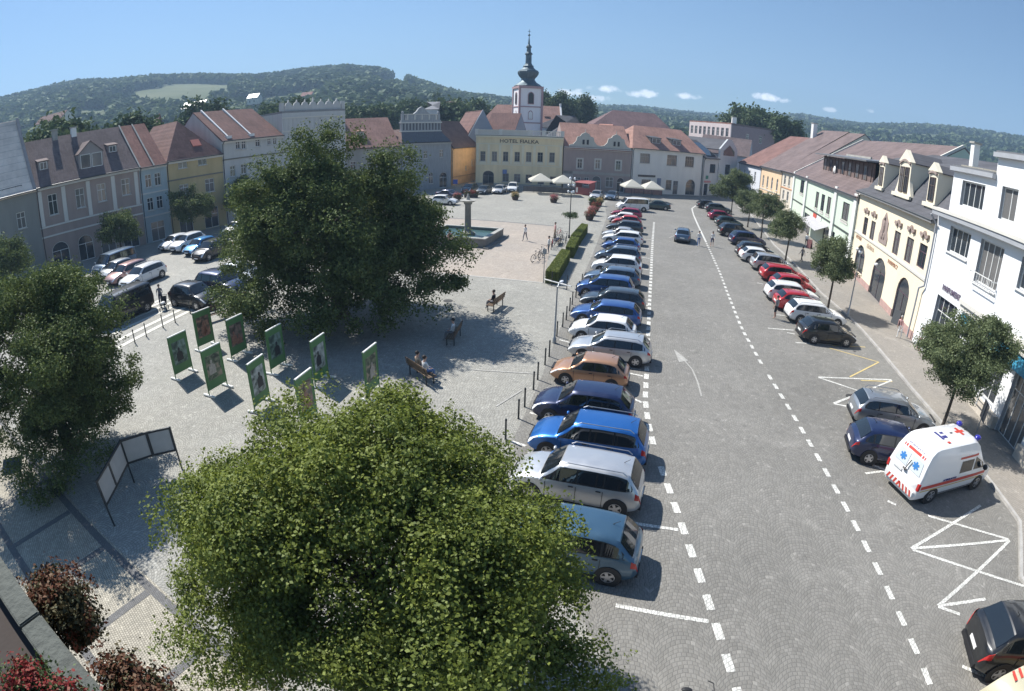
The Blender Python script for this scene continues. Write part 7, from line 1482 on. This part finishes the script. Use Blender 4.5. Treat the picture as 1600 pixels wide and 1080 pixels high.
# ------------------------------------------------------------------ people
SK = pbr('skin', (.52, .32, .24), .6, var=.05); HAIRD = pbr('dark_hair', (.03, .022, .018), .7, var=.2, vscale=20); HAIRG = pbr('grey_hair', (.4, .38, .36), .7, var=.1, vscale=20); SHOE = pbr('dark_shoe', (.03, .028, .026), .6, var=.1)
POSES = {}
def pose_mesh(pose):
    if pose in POSES: return POSES[pose]
    V = []; E_ = []; Rr = []
    def v(p, r): V.append(p); Rr.append(r); return len(V) - 1
    def ch(a, *ps):
        for p, r in ps: i = v(p, r); E_.append((a, i)); a = i
        return a
    zp = .93 if pose != 'sit' else .52; dz = zp - .93; lean = {'bend': .22, 'walk': .03, 'stand': 0, 'sit': .02, 'push': .10}[pose]
    root = v((0, 0, zp), .125)
    sp_ = ch(root, ((0, lean * .3, 1.10 + dz), .120), ((0, lean * .8, 1.30 + dz), .135)); nk = ch(sp_, ((0, lean + .0, 1.45 + dz), .058), ((0, lean + .02, 1.53 + dz), .062)); ch(nk, ((0, lean + .03, 1.61 + dz), .094), ((0, lean + .02, 1.69 + dz), .07))
    for s in (-1, 1):
        sw = {'walk': .20 * s, 'stand': .03 * s, 'sit': 0, 'bend': .1 * s, 'push': .16 * s}[pose]
        if pose == 'sit': a_ = [((s * .10, .06, zp), .085), ((s * .12, .44, zp + .01), .066), ((s * .12, .46, .12), .042), ((s * .12, .58, .04), .036)]
        else: a_ = [((s * .10, 0, .86), .088), ((s * .11, sw * .55 + .04, .50), .060), ((s * .11, sw * 1.15 - .03, .10 + .04 * (sw < 0)), .040), ((s * .12, sw * 1.15 + .12, .04), .035)]
        ch(root, *a_)
        z0 = 1.38 + dz; y0 = lean * .95
        aw_ = -sw * 1.1
        if pose in ('push',): arm = [((s * .18, y0, z0), .056), ((s * .24, y0 + .05, z0 - .26), .041), ((s * .20, y0 + .30, z0 - .33), .030)]
        elif pose == 'sit': arm = [((s * .18, y0, z0), .056), ((s * .24, y0 + .06, z0 - .27), .041), ((s * .16, y0 + .27, z0 - .34), .030)]
        else: arm = [((s * .18, y0, z0), .056), ((s * .235, y0 + aw_ * .4 - .02, z0 - .27), .041), ((s * .245, y0 + aw_ + .05, z0 - .50), .030)]
        w_ = ch(sp_, *arm); wp = Vector(V[w_]); el = Vector(V[w_ - 1]); dr = (wp - el).normalized(); pm = wp + dr * .07; p_ = ch(w_, (tuple(pm), .030))
        sd_ = Vector((0, 1, 0)) if abs(dr.z) > .6 else Vector((1, 0, 0))
        for k in range(4): off = (k - 1.5) * .017; ln = (.055, .07, .066, .05)[k]; q = pm + dr * .02 + sd_ * off; ch(p_, (tuple(q), .010), (tuple(q + dr * ln + Vector((-s * .012, 0, 0))), .0075))
        q = wp + dr * .03 + sd_ * .03; ch(p_, (tuple(q), .011), (tuple(q + dr * .035 + sd_ * .02), .009))
    me = bpy.data.meshes.new('p'); me.from_pydata(V, E_, []); o = bpy.data.objects.new('p', me); C.objects.link(o); md = o.modifiers.new('s', 'SKIN'); md.use_smooth_shade = True
    for i, r in enumerate(Rr): me.skin_vertices[0].data[i].radius = (r, r)
    me.skin_vertices[0].data[0].use_root = True
    o.modifiers.new('u', 'SUBSURF').levels = 1; bpy.context.view_layer.update()
    out_ = bpy.data.meshes.new_from_object(o.evaluated_get(bpy.context.evaluated_depsgraph_get())); bpy.data.objects.remove(o); POSES[pose] = (out_, dz, lean); return POSES[pose]
def person(px, py, an, pose, top, bot, lab, hair=None, h=1.7, sleeves=True, shorts=False, z=0., at=None, grp=None):
    me0, dz, lean = pose_mesh(pose); me = me0.copy(); me.name = 'person'; me.materials.clear()
    for m in (SK, top, bot, SHOE): me.materials.append(m)
    for p in me.polygons:
        c = p.center; mi = 0; zc = c.z - dz
        if zc > 1.44: mi = 0
        elif abs(c.x) > .2 and zc < (1.18 if not sleeves else .95) and pose != 'sit': mi = 0
        elif pose == 'sit' and c.y > .16 and c.z > .62: mi = 0
        elif c.z < .075: mi = 3
        elif (zc > .97 if pose != 'sit' else c.z > .60): mi = 1
        elif shorts and c.z < .48: mi = 0
        else: mi = 2
        if pose not in ('sit',) and abs(c.x) > .17 and .70 < zc < .95: mi = 0
        p.material_index = mi
    g = at or G(px, py, z); o = link('person', me); o.location = (g[0], g[1], z); o.rotation_euler = (0, 0, an); o.scale = (h / 1.74,) * 3
    tag(o, lab, 'person', grp)
    b = MB(); b.use(hair or HAIRD); b.blob((0, lean - .005, 1.655 + dz), (.098, .108, .10), 12, 9); b.obj('hair', parent=o, smooth=70)
    b = MB(); b.use(BLACK); yy = lean + .115
    for s in (-1, 1): b.blob((s * .032, yy - .003, 1.605 + dz), (.011, .006, .007), 6, 4)
    b.use(SK); b.blob((0, yy + .012, 1.585 + dz), (.013, .02, .022), 6, 5); [b.blob((s * .095, lean + .02, 1.60 + dz), (.012, .02, .03), 6, 5) for s in (-1, 1)]
    b.use(pbr('lips', (.35, .12, .10), .6, var=.05)); b.blob((0, yy - .004, 1.548 + dz), (.024, .006, .007), 6, 4); b.obj('face', parent=o)
    return o
def cloth(n, c): return pbr('cloth_' + n, c, .9, var=.12, vscale=6)
cW, cB, cG, cP, cN_, cBl, cT = cloth('white', (.75, .74, .72)), cloth('black', (.025, .025, .03)), cloth('grey', (.22, .22, .24)), cloth('pink', (.6, .35, .33)), cloth('navy', (.03, .04, .10)), cloth('blue', (.10, .18, .38)), cloth('tan', (.38, .30, .22))
person(820.5, 376.5, 2.4, 'walk', cW, cG, 'person in a white top and grey trousers walking alone by the fountain')
person(1091, 384.5, 2.9, 'walk', cW, cBl, 'person in a white shirt and blue trousers stepping off the dashed line'); person(1112, 385, 2.7, 'walk', cW, cN_, 'person in a white top and dark shorts crossing behind the other walker', shorts=True)
person(1210, 498, .6, 'stand', cG, cB, 'person in grey standing at the tail of the red hatchback', sleeves=False, shorts=True)
person(1404, 528, 1.9, 'bend', cP, cW, 'person in a pale pink shirt and white trousers before the pharmacy door', HAIRG, z=.118)
person(1252, 409.5, .3, 'walk', cG, cB, 'person in dark clothes walking on the pavement below the shop awning', z=.118); person(1259, 385, 2.2, 'stand', cW, cB, 'person in a white top under the grey shop awning', z=.118); person(1434, 548, 2.0, 'stand', cW, cP, 'person in white by the pharmacy corner, half behind the street tree', z=.118)
person(253, 478, math.pi + .5, 'push', cG, cN_, 'person pushing a pushchair beside the black hatchback')
g = G(857, 396); person(857, 397, 1.2, 'stand', cW, cG, 'person in a white shirt standing among the bicycles'); person(867, 372, 1.8, 'stand', cP, cT, 'person in pink at the back of the bicycles'); person(703, 387, .5, 'stand', cP, cT, 'person in pink glimpsed through the right side of the lime tree'); person(610, 500, 1.0, 'walk', cP, cW, 'person walking in the deep shade under the lime tree')
person(985, 299, 1.0, 'stand', cloth('yellow', (.6, .4, .1)), cN_, 'person in yellow at the terrace fence under the parasols')
for (a_, c_, f, lab, tp, bt) in [((762, 490), (784, 474), .35, 'person in dark clothes sitting on the bench at the tip of the shade', cB, cG), ((648, 584), (672, 600), .7, 'person in a white top sitting on the bench at the lower edge of the shade', cW, cBl), ((648, 584), (672, 600), .25, 'person in tan sitting beside the one in white', cT, cN_), ((700, 545), (716, 520), .5, 'person in pale clothes sitting deep in the shade', cW, cG)]:
    A_, B_ = G(*a_), G(*c_); dd_ = (B_ - A_).normalized(); m_ = (A_ + B_) / 2 + dd_ * (f - .5) * 1.4; an = math.atan2(dd_[1], dd_[0]) + math.pi; fr_ = Vector((math.sin(an), -math.cos(an)))
    q = m_ + fr_ * -.02; person(0, 0, an + math.pi, 'sit', tp, bt, lab, at=(q[0], q[1]), grp='people sitting on the benches')
# pushchair
g = G(257, 484); e = empty('pushchair', (g[0], g[1], 0), .4, 'dark pushchair with a pale cover beside its person', 'pushchair'); b = MB(); b.use(DKSTEEL)
b.path([(-.25, .45, 1.0), (-.25, 0, .5), (-.25, -.35, .15)], .015, 6); b.path([(.25, .45, 1.0), (.25, 0, .5), (.25, -.35, .15)], .015, 6); b.path([(-.25, .45, 1.0), (.25, .45, 1.0)], .02, 6); b.path([(-.25, .3, .15), (-.25, -.1, .6)], .015, 6); b.path([(.25, .3, .15), (.25, -.1, .6)], .015, 6); b.obj('frame', parent=e)
b = MB(); b.use(cB); slab(b, [(-.22, -.3, .45), (.22, -.3, .45), (.22, .12, .42), (-.22, .12, .42)], .06); slab(b, [(-.22, .12, .45), (.22, .12, .45), (.22, .3, .95), (-.22, .3, .95)], .05); b.obj('seat', parent=e); b = MB(); b.use(cW); b.blob((0, -.1, .55), (.18, .25, .1), 10, 6); b.obj('cover', parent=e, smooth=60)
for x in (-.26, .26):
    for y in (-.35, .3): b = MB(); b.use(RUBBER); b.torus((x, y, .12), .10, .02, axis=(1, 0, 0), n=16); b.obj('wheel', parent=e)
